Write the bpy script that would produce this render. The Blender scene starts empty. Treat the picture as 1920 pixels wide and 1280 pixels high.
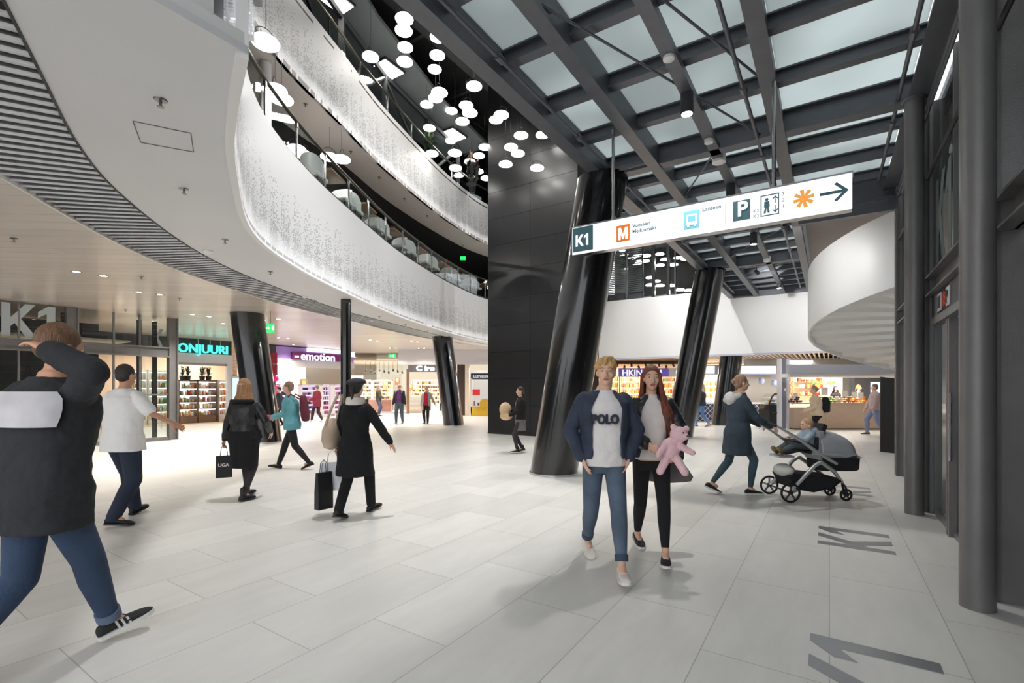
import bpy, math, random
from mathutils import Vector, Matrix
random.seed(7)
SC = bpy.context.scene
COL = SC.collection
PI = math.pi
CZ = 1.55                       # eye height of the camera
F = 907.0                       # focal length in pixels of a 1920 px wide frame
HZ = 727.0                      # horizon row
U = Vector((0.5485, 0.8361, 0)); V = Vector((-0.8361, 0.5485, 0))

def W(s, n, z=0.0):             # building frame: s along the facade, n to its right
    return Vector((0.5485*s + 0.8361*n, 0.8361*s - 0.5485*n, z))
def at(px, py, Y):              # point of the place seen at a pixel, at depth Y
    return Vector(((px-960)/F*Y, Y, CZ + (HZ-py)/F*Y))
def atz(px, py, z):             # the same, at height z
    Y = (z-CZ)*F/(HZ-py)
    return Vector(((px-960)/F*Y, Y, z))
def flo(px, py): return atz(px, py, 0.0)

# ------------------------------------------------------------ materials
def lin(c):
    return tuple(((v/255)/12.92 if v/255 <= 0.04045 else ((v/255+0.055)/1.055)**2.4) for v in c)
MATS = {}
def mat(name, rgb, rough=0.5, metal=0.0, noise=0.0, nscale=8.0, bump=0.0, bscale=40.0, emit=0.0, spec=None,
        coat=0.0, trans=0.0, alpha=1.0, ecol=None, stretch=None):
    if name in MATS: return MATS[name]
    m = bpy.data.materials.new(name); m.use_nodes = True
    nt = m.node_tree; b = nt.nodes['Principled BSDF']
    c = lin(rgb) + (1,)
    b.inputs['Base Color'].default_value = c
    b.inputs['Roughness'].default_value = rough
    b.inputs['Metallic'].default_value = metal
    if spec is not None: b.inputs['Specular IOR Level'].default_value = spec
    if coat: b.inputs['Coat Weight'].default_value = coat
    if trans: b.inputs['Transmission Weight'].default_value = trans
    if alpha < 1: b.inputs['Alpha'].default_value = alpha
    if emit:
        b.inputs['Emission Color'].default_value = (lin(ecol)+(1,)) if ecol else c
        b.inputs['Emission Strength'].default_value = emit
    tc = None
    if noise or bump:
        tc = nt.nodes.new('ShaderNodeTexCoord'); src = tc.outputs['Object']
        if stretch:
            mp = nt.nodes.new('ShaderNodeMapping'); mp.inputs['Scale'].default_value = stretch
            nt.links.new(src, mp.inputs[0]); src = mp.outputs[0]
    if noise:
        n = nt.nodes.new('ShaderNodeTexNoise'); n.inputs['Scale'].default_value = nscale
        n.inputs['Detail'].default_value = 5
        nt.links.new(src, n.inputs['Vector'])
        r = nt.nodes.new('ShaderNodeMapRange')
        r.inputs['From Min'].default_value = 0.3; r.inputs['From Max'].default_value = 0.7
        r.inputs['To Min'].default_value = 1-noise; r.inputs['To Max'].default_value = 1+noise
        nt.links.new(n.outputs['Fac'], r.inputs['Value'])
        mx = nt.nodes.new('ShaderNodeVectorMath'); mx.operation = 'SCALE'
        mx.inputs[0].default_value = c[:3]
        nt.links.new(r.outputs[0], mx.inputs['Scale'])
        nt.links.new(mx.outputs[0], b.inputs['Base Color'])
    if bump:
        n2 = nt.nodes.new('ShaderNodeTexNoise'); n2.inputs['Scale'].default_value = bscale
        nt.links.new(src, n2.inputs['Vector'])
        bp = nt.nodes.new('ShaderNodeBump'); bp.inputs['Strength'].default_value = bump
        bp.inputs['Distance'].default_value = 0.01
        nt.links.new(n2.outputs['Fac'], bp.inputs['Height'])
        nt.links.new(bp.outputs[0], b.inputs['Normal'])
    MATS[name] = m
    return m
def glow(name, rgb, strength):
    return mat(name, (20,20,20), 0.5, emit=strength, ecol=rgb)
def glassm(name, tint=(249,252,251), refl=0.04, rough=0.0):
    if name in MATS: return MATS[name]
    m = bpy.data.materials.new(name); m.use_nodes = True; nt = m.node_tree
    nt.nodes.remove(nt.nodes['Principled BSDF'])
    out = nt.nodes['Material Output']
    t = nt.nodes.new('ShaderNodeBsdfTransparent'); t.inputs[0].default_value = lin(tint)+(1,)
    g = nt.nodes.new('ShaderNodeBsdfGlossy'); g.inputs['Roughness'].default_value = rough
    l0 = nt.nodes.new('ShaderNodeLayerWeight'); l0.inputs[0].default_value = .5
    l1 = nt.nodes.new('ShaderNodeMath'); l1.operation = 'POWER'; l1.inputs[1].default_value = 5; nt.links.new(l0.outputs['Facing'], l1.inputs[0])
    lw = nt.nodes.new('ShaderNodeMath'); lw.operation = 'MULTIPLY'; lw.inputs[1].default_value = .55; nt.links.new(l1.outputs[0], lw.inputs[0])
    ad = nt.nodes.new('ShaderNodeMath'); ad.operation = 'ADD'; ad.inputs[1].default_value = refl
    mx = nt.nodes.new('ShaderNodeMixShader')
    nt.links.new(lw.outputs[0], ad.inputs[0]); nt.links.new(ad.outputs[0], mx.inputs[0])
    nt.links.new(t.outputs[0], mx.inputs[1]); nt.links.new(g.outputs[0], mx.inputs[2])
    nt.links.new(mx.outputs[0], out.inputs[0])
    MATS[name] = m
    return m

# ------------------------------------------------------------ mesh builder
class MB:
    def __init__(self): self.v = []; self.f = []; self.m = []; self.uv = None; self.cm = 0
    def add(self, vs, fs):
        o = len(self.v); self.v += [Vector(p) for p in vs]
        for f in fs: self.f.append([i+o for i in f]); self.m.append(self.cm)
        return self
    def box(self, c, s, rz=0.0, R=None):
        R = R or Matrix.Rotation(rz, 3, 'Z'); c = Vector(c)
        vs = [c + R @ Vector((x*s[0]/2, y*s[1]/2, z*s[2]/2)) for z in (-1,1) for y in (-1,1) for x in (-1,1)]
        return self.add(vs, [(0,2,3,1),(4,5,7,6),(0,1,5,4),(2,6,7,3),(1,3,7,5),(0,4,6,2)])
    def sn(self, s0, s1, n0, n1, z0, z1):      # box in the building frame
        vs = [W(s, n, z) for z in (z0,z1) for n in (n0,n1) for s in (s0,s1)]
        return self.add(vs, [(0,2,3,1),(4,5,7,6),(0,1,5,4),(2,6,7,3),(1,3,7,5),(0,4,6,2)])
    def rings(self, rings, cap=True, closed=True):
        k = len(rings[0]); vs = [p for r in rings for p in r]; fs = []
        for i in range(len(rings)-1):
            for j in range(k if closed else k-1):
                a = i*k+j; b = i*k+(j+1)%k
                fs.append((a, b, b+k, a+k))
        if cap:
            fs.append(tuple(range(k-1,-1,-1))); fs.append(tuple((len(rings)-1)*k+j for j in range(k)))
        return self.add(vs, fs)
    def tube(self, pts, r, seg=12, cap=True):
        pts = [Vector(p) for p in pts]
        rr = r if isinstance(r, (list,tuple)) else [r]*len(pts)
        rings = []; ref = None
        for i, p in enumerate(pts):
            d = (pts[min(i+1,len(pts)-1)] - pts[max(i-1,0)])
            d.normalize()
            if ref is None or abs(ref.dot(d)) > 0.99:
                ref = Vector((0,0,1)) if abs(d.z) < 0.9 else Vector((0,1,0))
            x = d.cross(ref).normalized(); y = x.cross(d).normalized(); ref = y
            rings.append([p + (x*math.cos(2*PI*j/seg) + y*math.sin(2*PI*j/seg))*rr[i] for j in range(seg)])
        return self.rings(rings, cap)
    def cap(self, p0, p1, r0, r1, seg=14):      # tapered capsule
        p0 = Vector(p0); p1 = Vector(p1); d = p1-p0
        L = d.length
        if L < 1e-6: return self.ell(p0, (r0,r0,r0))
        d.normalize(); pts = []; rr = []
        for a in (-80,-55,-28): pts.append(p0 + d*r0*math.sin(math.radians(a))); rr.append(r0*math.cos(math.radians(a)))
        pts.append(p0); rr.append(r0); pts.append(p1); rr.append(r1)
        for a in (28,55,80): pts.append(p1 + d*r1*math.sin(math.radians(a))); rr.append(r1*math.cos(math.radians(a)))
        return self.tube(pts, rr, seg)
    def ell(self, c, r, seg=16, nr=10, R=None):
        c = Vector(c); R = R or Matrix.Identity(3); rings = []
        for i in range(nr+1):
            t = -PI/2 + PI*(i+0.001)/(nr+0.002)
            t = max(-PI/2+0.05, min(PI/2-0.05, t))
            rings.append([c + R @ Vector((r[0]*math.cos(t)*math.cos(2*PI*j/seg), r[1]*math.cos(t)*math.sin(2*PI*j/seg), r[2]*math.sin(t))) for j in range(seg)])
        return self.rings(rings)
    def prism(self, poly, org, ax, ay, dep):     # 2-D outline extruded: org + x*ax + y*ay, thickness vector dep
        org = Vector(org); ax = Vector(ax); ay = Vector(ay); dep = Vector(dep); k = len(poly)
        a = [org + ax*x + ay*y for x, y in poly]; b = [p + dep for p in a]
        fs = [tuple(range(k)), tuple(range(2*k-1, k-1, -1))] + [(i, i+k, (i+1)%k+k, (i+1)%k) for i in range(k)]
        return self.add(a+b, fs)
    def lathe(self, c, prof, seg=24):            # prof: list of (r, z)
        c = Vector(c)
        return self.rings([[c + Vector((r*math.cos(2*PI*j/seg), r*math.sin(2*PI*j/seg), z)) for j in range(seg)] for r, z in prof])
    def build(self, name, mats, parent=None, smooth=False, world=True, label=None, remesh=0, subsurf=0, bevel=0):
        me = bpy.data.meshes.new(name)
        vs = self.v
        if parent is not None and world:
            M = Matrix.Identity(4); p = parent
            while p is not None: M = p.matrix_basis @ M; p = p.parent
            Mi = M.inverted(); vs = [Mi @ q for q in vs]
        me.from_pydata([tuple(q) for q in vs], [], self.f)
        if not isinstance(mats, (list,tuple)): mats = [mats]
        for m in mats: me.materials.append(m)
        if len(mats) > 1:
            for i, p in enumerate(me.polygons): p.material_index = self.m[i]
        if self.uv:
            ul = me.uv_layers.new(name='UVMap')
            for l in me.loops: ul.data[l.index].uv = self.uv[l.vertex_index]
        me.update()
        o = bpy.data.objects.new(name, me); COL.objects.link(o)
        if parent is not None: o.parent = parent
        if label: o['label'] = label
        if bevel:
            b = o.modifiers.new('bevel','BEVEL'); b.width = bevel; b.segments = 2; b.limit_method = 'ANGLE'
        if remesh:
            rm = o.modifiers.new('remesh','REMESH'); rm.mode = 'VOXEL'; rm.voxel_size = remesh; rm.use_smooth_shade = True
            sm = o.modifiers.new('smooth','SMOOTH'); sm.factor = 0.6; sm.iterations = 4
            smooth = True
        if subsurf:
            s = o.modifiers.new('subsurf','SUBSURF'); s.levels = subsurf; s.render_levels = subsurf
        if smooth:
            for p in me.polygons: p.use_smooth = True
            if not remesh and not subsurf:
                try: me.set_sharp_from_angle(angle=math.radians(38))
                except Exception: pass
        return o
def thing(name, label, cat, loc=(0,0,0), rz=0.0, group=None):
    o = bpy.data.objects.new(name, None); COL.objects.link(o)
    o.location = loc; o.rotation_euler = (0,0,rz); o.empty_display_size = 0.1
    o['label'] = label; o['category'] = cat
    if group: o['group'] = group
    o.matrix_basis = Matrix.Translation(Vector(loc)) @ Matrix.Rotation(rz, 4, 'Z')
    return o
def tag(o, label, cat=None, group=None, kind=None):
    if label: o['label'] = label
    if cat: o['category'] = cat
    if group: o['group'] = group
    if kind: o['kind'] = kind
    return o
def struct(o, label=None):
    o['kind'] = 'structure'
    if label: o['label'] = label
    return o
def copy_tree(o, parent=None):
    c = o.copy(); COL.objects.link(c); c.parent = parent
    for ch in list(o.children): copy_tree(ch, c)
    return c
def text(name, s, size, org, ax, ay, m, parent=None, dep=0.01, align='LEFT', label=None, bold=0.0, width=1.0):
    cu = bpy.data.curves.new('t','FONT'); cu.body = s; cu.size = size; cu.extrude = dep/2/1.0
    cu.align_x = align; cu.offset = bold; cu.resolution_u = 3
    to = bpy.data.objects.new('t', cu); COL.objects.link(to)
    dg = bpy.context.evaluated_depsgraph_get()
    me = bpy.data.meshes.new_from_object(to.evaluated_get(dg))
    bpy.data.objects.remove(to); bpy.data.curves.remove(cu)
    ax = Vector(ax).normalized(); ay = Vector(ay).normalized(); az = ax.cross(ay)
    org = Vector(org)
    M = Matrix.Identity(4); p = parent
    while p is not None: M = p.matrix_basis @ M; p = p.parent
    Mi = M.inverted()
    for v in me.vertices:
        v.co = Mi @ (org + ax*v.co.x*width + ay*v.co.y + az*v.co.z)
    me.materials.clear(); me.materials.append(m); me.name = name
    o = bpy.data.objects.new(name, me); COL.objects.link(o)
    if parent is not None: o.parent = parent
    if label: o['label'] = label
    return o
def cr(pts, step=0.2):           # Catmull-Rom resampled at an even step
    P = [Vector(p) for p in pts]; P = [P[0]*2-P[1]] + P + [P[-1]*2-P[-2]]
    dense = []
    for i in range(1, len(P)-2):
        for k in range(30):
            t = k/30; a,b,c,d = P[i-1],P[i],P[i+1],P[i+2]
            dense.append(0.5*((2*b)+(c-a)*t+(2*a-5*b+4*c-d)*t*t+(3*b-a-3*c+d)*t*t*t))
    dense.append(P[-2])
    L = [0]
    for i in range(1,len(dense)): L.append(L[-1]+(dense[i]-dense[i-1]).length)
    n = max(2, int(L[-1]/step)); out = []; j = 0
    for k in range(n+1):
        d = L[-1]*k/n
        while j < len(L)-2 and L[j+1] < d: j += 1
        t = (d-L[j])/max(1e-9, L[j+1]-L[j]); out.append(dense[j].lerp(dense[j+1], t))
    return out
def arc2(pts, n):                # n+1 points evenly along a curve
    L = sum((Vector(pts[i+1])-Vector(pts[i])).length for i in range(len(pts)-1))
    r = cr(pts, L/n*1.0)
    out = []
    for k in range(n+1):
        x = k/n*(len(r)-1); i = min(int(x), len(r)-2); out.append(r[i].lerp(r[i+1], x-i))
    return out

# K and 1 as the flat inlaid letters (height 1)
LK = [(0,0),(.19,0),(.19,.30),(.28,.40),(.52,0),(.76,0),(.42,.54),(.74,1),(.51,1),(.19,.56),(.19,1),(0,1)]
L1 = [(.20,0),(.40,0),(.40,1),(.24,1),(0,.80),(0,.62),(.20,.76)]
def k1(mb, org, ax, ay, dep, h=1.0, w=1.0):
    ax = Vector(ax); ay = Vector(ay)
    mb.prism(LK, org, ax*h*w, ay*h, dep)
    mb.prism(L1, Vector(org)+ax*h*w*0.80, ax*h*w, ay*h, dep)

# ------------------------------------------------------------ camera, world
cam = bpy.data.cameras.new('camera'); co = bpy.data.objects.new('camera', cam); COL.objects.link(co)
co.location = (0,0,CZ); co.rotation_euler = (PI/2,0,0)
cam.sensor_width = 36; cam.lens = 36*F/1920; cam.shift_y = (HZ-640)/1920; cam.clip_end = 200; cam.clip_start = 0.05
SC.camera = co
w = bpy.data.worlds.new('world'); SC.world = w; w.use_nodes = True
w.node_tree.nodes['Background'].inputs[0].default_value = (0.93,0.96,1.0,1)
w.node_tree.nodes['Background'].inputs[1].default_value = 2.2
SC.view_settings.view_transform = 'Standard'; SC.view_settings.look = 'None'
SC.view_settings.exposure = 0.0; SC.view_settings.gamma = 1
SC.cycles.use_denoising = True
SC.cycles.max_bounces = 8; SC.cycles.diffuse_bounces = 4; SC.cycles.transparent_max_bounces = 16
SC.cycles.caustics_reflective = False; SC.cycles.caustics_refractive = False
SC.cycles.sample_clamp_indirect = 6

def area(loc, size, power, color=(1,1,1), rot=(0,0,0), name='room_light', shape='DISK', spread=PI):
    l = bpy.data.lights.new(name, 'AREA'); l.shape = shape; l.size = size; l.energy = power; l.color = color; l.spread = spread
    o = bpy.data.objects.new(name, l); COL.objects.link(o); o.location = loc; o.rotation_euler = rot
    return o

# shared materials
M_white = mat('white_paint', (232,231,229), 0.45)
M_ceil = mat('soffit_paint', (216,216,217), 0.5, noise=0.02, nscale=0.8)
M_steel = mat('dark_grey_steel', (93,95,101), 0.42, metal=0.25, noise=0.08, nscale=6, bump=0.03)
M_steel2 = mat('facade_grey_paint', (120,118,118), 0.38, metal=0.2, noise=0.08, nscale=3, bump=0.12, bscale=120)
M_black = mat('black_lacquer', (14,14,16), 0.20, spec=0.6, coat=0.4, noise=0.1, nscale=1.2)
M_panel = mat('black_cladding', (30,30,33), 0.30, noise=0.15, nscale=2)
M_dark = mat('dark_void', (16,16,18), 0.8)
M_dgrey = mat('dark_grey_matt', (46,47,50), 0.6)
M_chrome = mat('brushed_steel', (190,190,192), 0.25, metal=1.0)
M_lamp = glow('lamp_glow', (255,252,245), 17.0)
M_warm = glow('downlight_glow', (255,240,215), 30.0)
M_glass = glassm('clear_glass')
M_rub = mat('black_rubber', (20,20,22), 0.6)
# ============================================================ FLOOR
def floor_mat():
    m = bpy.data.materials.new('stone_tiles'); m.use_nodes = True; nt = m.node_tree; N = nt.nodes; L = nt.links
    b = N['Principled BSDF']
    tc = N.new('ShaderNodeTexCoord'); mp = N.new('ShaderNodeMapping')
    mp.inputs['Rotation'].default_value = (0,0,-math.atan2(U.y,U.x)); L.new(tc.outputs['Object'], mp.inputs[0])
    mp2 = N.new('ShaderNodeMapping'); mp2.inputs['Location'].default_value = (0.35, 0.64*40, 0); L.new(mp.outputs[0], mp2.inputs[0])
    br = N.new('ShaderNodeTexBrick'); br.inputs['Scale'].default_value = 1.0
    br.inputs['Brick Width'].default_value = 1.28; br.inputs['Row Height'].default_value = 0.64
    br.inputs['Mortar Size'].default_value = 0.0035; br.inputs['Mortar Smooth'].default_value = 0.3; br.inputs['Bias'].default_value = 0
    br.offset = 0.37; br.inputs['Color1'].default_value = lin((226,224,219))+(1,); br.inputs['Color2'].default_value = lin((215,213,208))+(1,)
    br.inputs['Mortar'].default_value = lin((176,173,168))+(1,)
    L.new(mp2.outputs[0], br.inputs['Vector'])
    st = N.new('ShaderNodeMapping'); st.inputs['Scale'].default_value = (0.9,3.2,1); L.new(mp.outputs[0], st.inputs[0])
    n = N.new('ShaderNodeTexNoise'); n.inputs['Scale'].default_value = 1.6; n.inputs['Detail'].default_value = 9; n.inputs['Roughness'].default_value = 0.65
    L.new(st.outputs[0], n.inputs['Vector'])
    r = N.new('ShaderNodeMapRange'); r.inputs['From Min'].default_value = .3; r.inputs['From Max'].default_value = .7
    r.inputs['To Min'].default_value = .93; r.inputs['To Max'].default_value = 1.05; L.new(n.outputs['Fac'], r.inputs[0])
    v = N.new('ShaderNodeVectorMath'); v.operation = 'SCALE'; L.new(br.outputs['Color'], v.inputs[0]); L.new(r.outputs[0], v.inputs['Scale'])
    L.new(v.outputs[0], b.inputs['Base Color'])
    r2 = N.new('ShaderNodeMapRange'); r2.inputs['To Min'].default_value = .26; r2.inputs['To Max'].default_value = .5
    L.new(n.outputs['Fac'], r2.inputs[0]); L.new(r2.outputs[0], b.inputs['Roughness'])
    bp = N.new('ShaderNodeBump'); bp.inputs['Strength'].default_value = .25; bp.inputs['Distance'].default_value = .003; bp.invert = True
    L.new(br.outputs['Fac'], bp.inputs['Height']); L.new(bp.outputs[0], b.inputs['Normal'])
    return m
mb = MB(); mb.box((0,18,-0.1), (80,60,0.2))
fl = struct(mb.build('floor', floor_mat()))
# steel K1 inlays set flush in the floor
M_inlay = mat('inlaid_steel', (176,178,182), 0.32, metal=0.8)
for k, (s0, lab) in enumerate([(2.86,'steel K1 letters set in the floor, the pair nearest the camera by the big column'),
                               (5.70,'steel K1 letters set in the floor between the two round facade columns'),
                               (8.56,'steel K1 letters set in the floor below the wheels of the grey pushchair')]):
    mb = MB(); k1(mb, W(s0, 0.52, 0.0005), U, V, (0,0,0.003), 0.62, 0.98)
    tag(mb.build('inlaid_letters', M_inlay), lab, 'floor letters')

# ============================================================ FASCIAS (curved balconies)
Fp = [(-1.66,3.05),(-2.09,3.68),(-2.42,4.22),(-2.72,4.80),(-3.22,5.84),(-3.49,6.6),(-3.64,7.4),(-3.70,8.4),(-3.70,9.3),(-3.63,10.4),(-3.50,12.0),(-3.28,14.0),(-2.86,16.1),(-2.3,18.4),(-1.2,21.4),(0.3,23.0),(2.2,23.5),(4.3,22.25)]
Op = [(-2.35,2.0),(-2.70,2.55),(-3.13,3.22),(-3.72,4.15),(-4.17,5.08),(-4.60,6.4),(-4.86,7.62),(-4.96,8.82),(-4.92,9.9),(-4.80,11.3),(-4.52,13.3),(-3.83,15.9),(-3.05,18.7),(-2.2,21.2),(-0.8,23.8),(0.6,25.3),(2.6,25.8),(5.3,24.3)]
Ip = [(-4.1,0.9),(-4.5,2.6),(-4.86,4.0),(-5.14,5.0),(-5.37,5.72),(-5.63,6.64),(-5.86,7.74),(-5.95,8.7),(-5.96,9.82),(-5.86,11.5),(-5.55,13.2),(-4.98,15.3),(-4.4,18.0),(-3.35,21.0),(-2.0,23.6),(-0.2,26.2),(3.0,27.2),(7.0,26.0)]
def c3(p, z): return [(x,y,z) for x,y in p]
Fc = cr(c3(Fp,0), 0.15)
def perf_mat(name, lo=0.05, blockw=0.46):
    m = bpy.data.materials.new(name); m.use_nodes = True; nt = m.node_tree; N = nt.nodes; L = nt.links
    b = N['Principled BSDF']; b.inputs['Roughness'].default_value = .4
    def math_(op, a=None, c=None, d=None):
        q = N.new('ShaderNodeMath'); q.operation = op
        for i, x in enumerate((a,c,d)):
            if x is None: continue
            if isinstance(x,(int,float)): q.inputs[i].default_value = x
            else: L.new(x, q.inputs[i])
        return q.outputs[0]
    def rng(x, a, c, lo_, hi_):
        q = N.new('ShaderNodeMapRange'); L.new(x, q.inputs[0])
        q.inputs[1].default_value = a; q.inputs[2].default_value = c; q.inputs[3].default_value = lo_; q.inputs[4].default_value = hi_
        return q.outputs[0]
    uv = N.new('ShaderNodeUVMap'); sp = N.new('ShaderNodeSeparateXYZ'); L.new(uv.outputs[0], sp.inputs[0])
    u, v = sp.outputs[0], sp.outputs[1]
    vo = N.new('ShaderNodeTexVoronoi'); vo.voronoi_dimensions = '2D'; vo.inputs['Scale'].default_value = 34; vo.inputs['Randomness'].default_value = .35
    sc = N.new('ShaderNodeMapping'); sc.inputs['Scale'].default_value = (0.7,1.25,1); L.new(uv.outputs[0], sc.inputs[0]); L.new(sc.outputs[0], vo.inputs['Vector'])
    dot = math_('LESS_THAN', vo.outputs['Distance'], .36)
    sr = N.new('ShaderNodeSeparateColor'); L.new(vo.outputs['Color'], sr.inputs[0]); rnd = sr.outputs[0]
    no = N.new('ShaderNodeTexNoise'); no.noise_dimensions = '2D'; no.inputs['Scale'].default_value = 2.6; no.inputs['Detail'].default_value = 3
    L.new(uv.outputs[0], no.inputs['Vector'])
    # each block reaches its own height, with a scattered top
    blk = math_('FRACT', math_('DIVIDE', u, blockw)); inb = math_('MULTIPLY', math_('GREATER_THAN', blk, .10), math_('LESS_THAN', blk, .86))
    hgt = math_('ADD', v, math_('MULTIPLY', math_('SUBTRACT', no.outputs['Fac'], .5), .9))
    hgt = math_('ADD', hgt, math_('MULTIPLY', blk, .22))
    dens = rng(hgt, .35, 1.35, .85, 0.0)
    scat = math_('LESS_THAN', rnd, math_('MULTIPLY', dens, math_('MAXIMUM', inb, .25)))
    hole = math_('MULTIPLY', dot, scat)
    # holes near the bottom are back-lit by the light strip behind
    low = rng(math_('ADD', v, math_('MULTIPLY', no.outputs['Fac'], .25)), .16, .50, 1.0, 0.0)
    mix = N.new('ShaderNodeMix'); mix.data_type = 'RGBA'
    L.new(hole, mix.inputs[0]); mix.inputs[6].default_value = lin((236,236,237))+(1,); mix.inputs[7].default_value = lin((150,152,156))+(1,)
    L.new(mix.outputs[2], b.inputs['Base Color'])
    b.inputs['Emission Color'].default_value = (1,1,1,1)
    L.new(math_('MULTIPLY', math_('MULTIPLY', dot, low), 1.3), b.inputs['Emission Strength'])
    bp = N.new('ShaderNodeBump'); bp.inputs['Strength'].default_value = .5; bp.inputs['Distance'].default_value = .004; bp.invert = True
    L.new(hole, bp.inputs['Height']); L.new(bp.outputs[0], b.inputs['Normal'])
    return m
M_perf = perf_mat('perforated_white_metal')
def fascia(curve, z0, z1, name, lab, thick=0.07):
    mb = MB(); uv = []; n = len(curve)
    nor = []
    for i in range(n):
        t = (curve[min(i+1,n-1)]-curve[max(i-1,0)]).normalized(); nor.append(Vector((t.y,-t.x,0)))
    d = [0]
    for i in range(1,n): d.append(d[-1]+(curve[i]-curve[i-1]).length)
    vs = []
    for i, p in enumerate(curve):
        q = p - nor[i]*thick
        for (a, z) in ((p,z0),(p,z1),(q,z1),(q,z0)):
            vs.append(Vector((a.x,a.y,z))); uv.append((d[i], z-z0))
    fs = []
    for i in range(n-1):
        for j in range(4):
            a = i*4+j; b = i*4+(j+1)%4; fs.append((a, a+4, b+4, b))
    fs += [(0,1,2,3), tuple((n-1)*4+j for j in (3,2,1,0))]
    mb.add(vs, fs); mb.uv = uv
    mb.m = [0 if (k < (n-1)*4 and k % 4 == 0) else 1 for k in range(len(mb.m))]
    return struct(mb.build(name, [M_perf, M_white], smooth=True), lab)
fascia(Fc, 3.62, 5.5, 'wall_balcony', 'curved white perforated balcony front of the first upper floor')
F2p = [(-2.7,2.6),(-3.3,4.2),(-3.85,5.8),(-4.2,7.2),(-4.32,8.3),(-4.28,9.1),(-4.20,9.7),(-4.05,10.5),(-3.86,11.5),(-3.62,13.0),(-3.14,14.9),(-2.5,17.1),(-1.8,18.95),(-0.99,20.5),(0.6,22.3),(2.6,22.9)]
F2c = cr(c3(F2p,0), 0.15)
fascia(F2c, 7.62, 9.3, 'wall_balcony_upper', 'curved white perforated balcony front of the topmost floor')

def strip(name, A, B, z, m, n=110, up=False, thick=0.05):
    a = arc2(c3(A,z), n); b = arc2(c3(B,z), n)
    mb = MB(); vs = []
    for p, q in zip(a, b): vs += [p, q, q+Vector((0,0,thick)), p+Vector((0,0,thick))]
    fs = []
    for i in range(n):
        for j in range(4): fs.append((i*4+j, i*4+(j+1)%4, i*4+4+(j+1)%4, i*4+4+j))
    fs += [(0,3,2,1), (n*4,n*4+1,n*4+2,n*4+3)]
    mb.add(vs, fs); o = mb.build(name, m); return o
ZC = 3.65
struct(strip('ceiling', Fp, Op, ZC, M_ceil), 'pale plaster soffit along the curved balcony')
# slatted band: dark recess with radial slats
struct(strip('ceiling_recess', Op, Ip, ZC+0.16, mat('recess_grey',(120,120,122),.6)), 'dark recess above the slatted ceiling band')
M_slat = mat('grey_metal_slats', (228,228,229), 0.4, metal=0.1)
a = arc2(c3(Op,0), 230); b = arc2(c3(Ip,0), 230); mb = MB()
for p, q in zip(a, b):
    t = (q-p).normalized(); s = Vector((-t.y,t.x,0)); p = p+t*0.02; q = q-t*0.02
    w2, zt, zb = 0.054, ZC+0.14, ZC+0.005
    vs = []
    for e in (p, q):
        vs += [e-s*w2+Vector((0,0,zb+0.035)), e+s*w2+Vector((0,0,zb)), e+s*w2+Vector((0,0,zb+0.02)), e-s*(w2-0.012)+Vector((0,0,zt-0.03)), e-s*w2+Vector((0,0,zt-0.03))]
    mb.add(vs, [(0,1,2,3,4),(9,8,7,6,5)] + [(j,j+5,(j+1)%5+5,(j+1)%5) for j in range(5)])
struct(mb.build('ceiling_slats', M_slat), 'curved band of grey metal ceiling slats')
for nm, P_ in (('trim_1',Op),('trim_2',Ip)):
    c = cr(c3(P_,ZC+0.06), .2); mb = MB(); vs = []
    for p in c: vs += [p+Vector((0,0,-.07)), p+Vector((0,0,.12))]
    mb.add(vs, [(2*i,2*i+2,2*i+3,2*i+1) for i in range(len(c)-1)])
    o = mb.build(nm, M_dgrey if nm == 'trim_1' else M_white); sd = o.modifiers.new('s','SOLIDIFY'); sd.thickness = .015; struct(o)
# planked ceiling over the shops
def plank_mat():
    m = bpy.data.materials.new('ceiling_planks'); m.use_nodes = True; nt = m.node_tree; N = nt.nodes; L = nt.links; b = N['Principled BSDF']
    tc = N.new('ShaderNodeTexCoord'); mp = N.new('ShaderNodeMapping'); mp.inputs['Rotation'].default_value = (0,0,-.08); L.new(tc.outputs['Object'], mp.inputs[0])
    br = N.new('ShaderNodeTexBrick'); br.inputs['Scale'].default_value = 1; br.inputs['Brick Width'].default_value = 4.2; br.inputs['Row Height'].default_value = .30
    br.inputs['Mortar Size'].default_value = .004; br.inputs['Color1'].default_value = lin((216,206,196))+(1,); br.inputs['Color2'].default_value = lin((208,198,188))+(1,)
    br.inputs['Mortar'].default_value = lin((170,160,150))+(1,); L.new(mp.outputs[0], br.inputs['Vector'])
    st = N.new('ShaderNodeMapping'); st.inputs['Scale'].default_value = (.35,4,1); L.new(mp.outputs[0], st.inputs[0])
    n = N.new('ShaderNodeTexNoise'); n.inputs['Scale'].default_value = 3; n.inputs['Detail'].default_value = 6; L.new(st.outputs[0], n.inputs['Vector'])
    r = N.new('ShaderNodeMapRange'); r.inputs[1].default_value = .3; r.inputs[2].default_value = .7; r.inputs[3].default_value = .95; r.inputs[4].default_value = 1.03; L.new(n.outputs['Fac'], r.inputs[0])
    v = N.new('ShaderNodeVectorMath'); v.operation = 'SCALE'; L.new(br.outputs['Color'], v.inputs[0]); L.new(r.outputs[0], v.inputs['Scale']); L.new(v.outputs[0], b.inputs['Base Color'])
    b.inputs['Roughness'].default_value = .24
    return m
far = [(-4.1,.9-2),(-8,-1.5),(-14,0),(-20,2),(-24,6),(-26,10),(-27,14),(-27,18),(-27,24),(-26,30),(-22,34),(-16,37),(-8,38),(0,38),(8,38),(14,38)]
struct(strip('ceiling_planked', Ip, far, ZC, plank_mat(), n=60), 'beige planked ceiling over the shop fronts')

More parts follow.
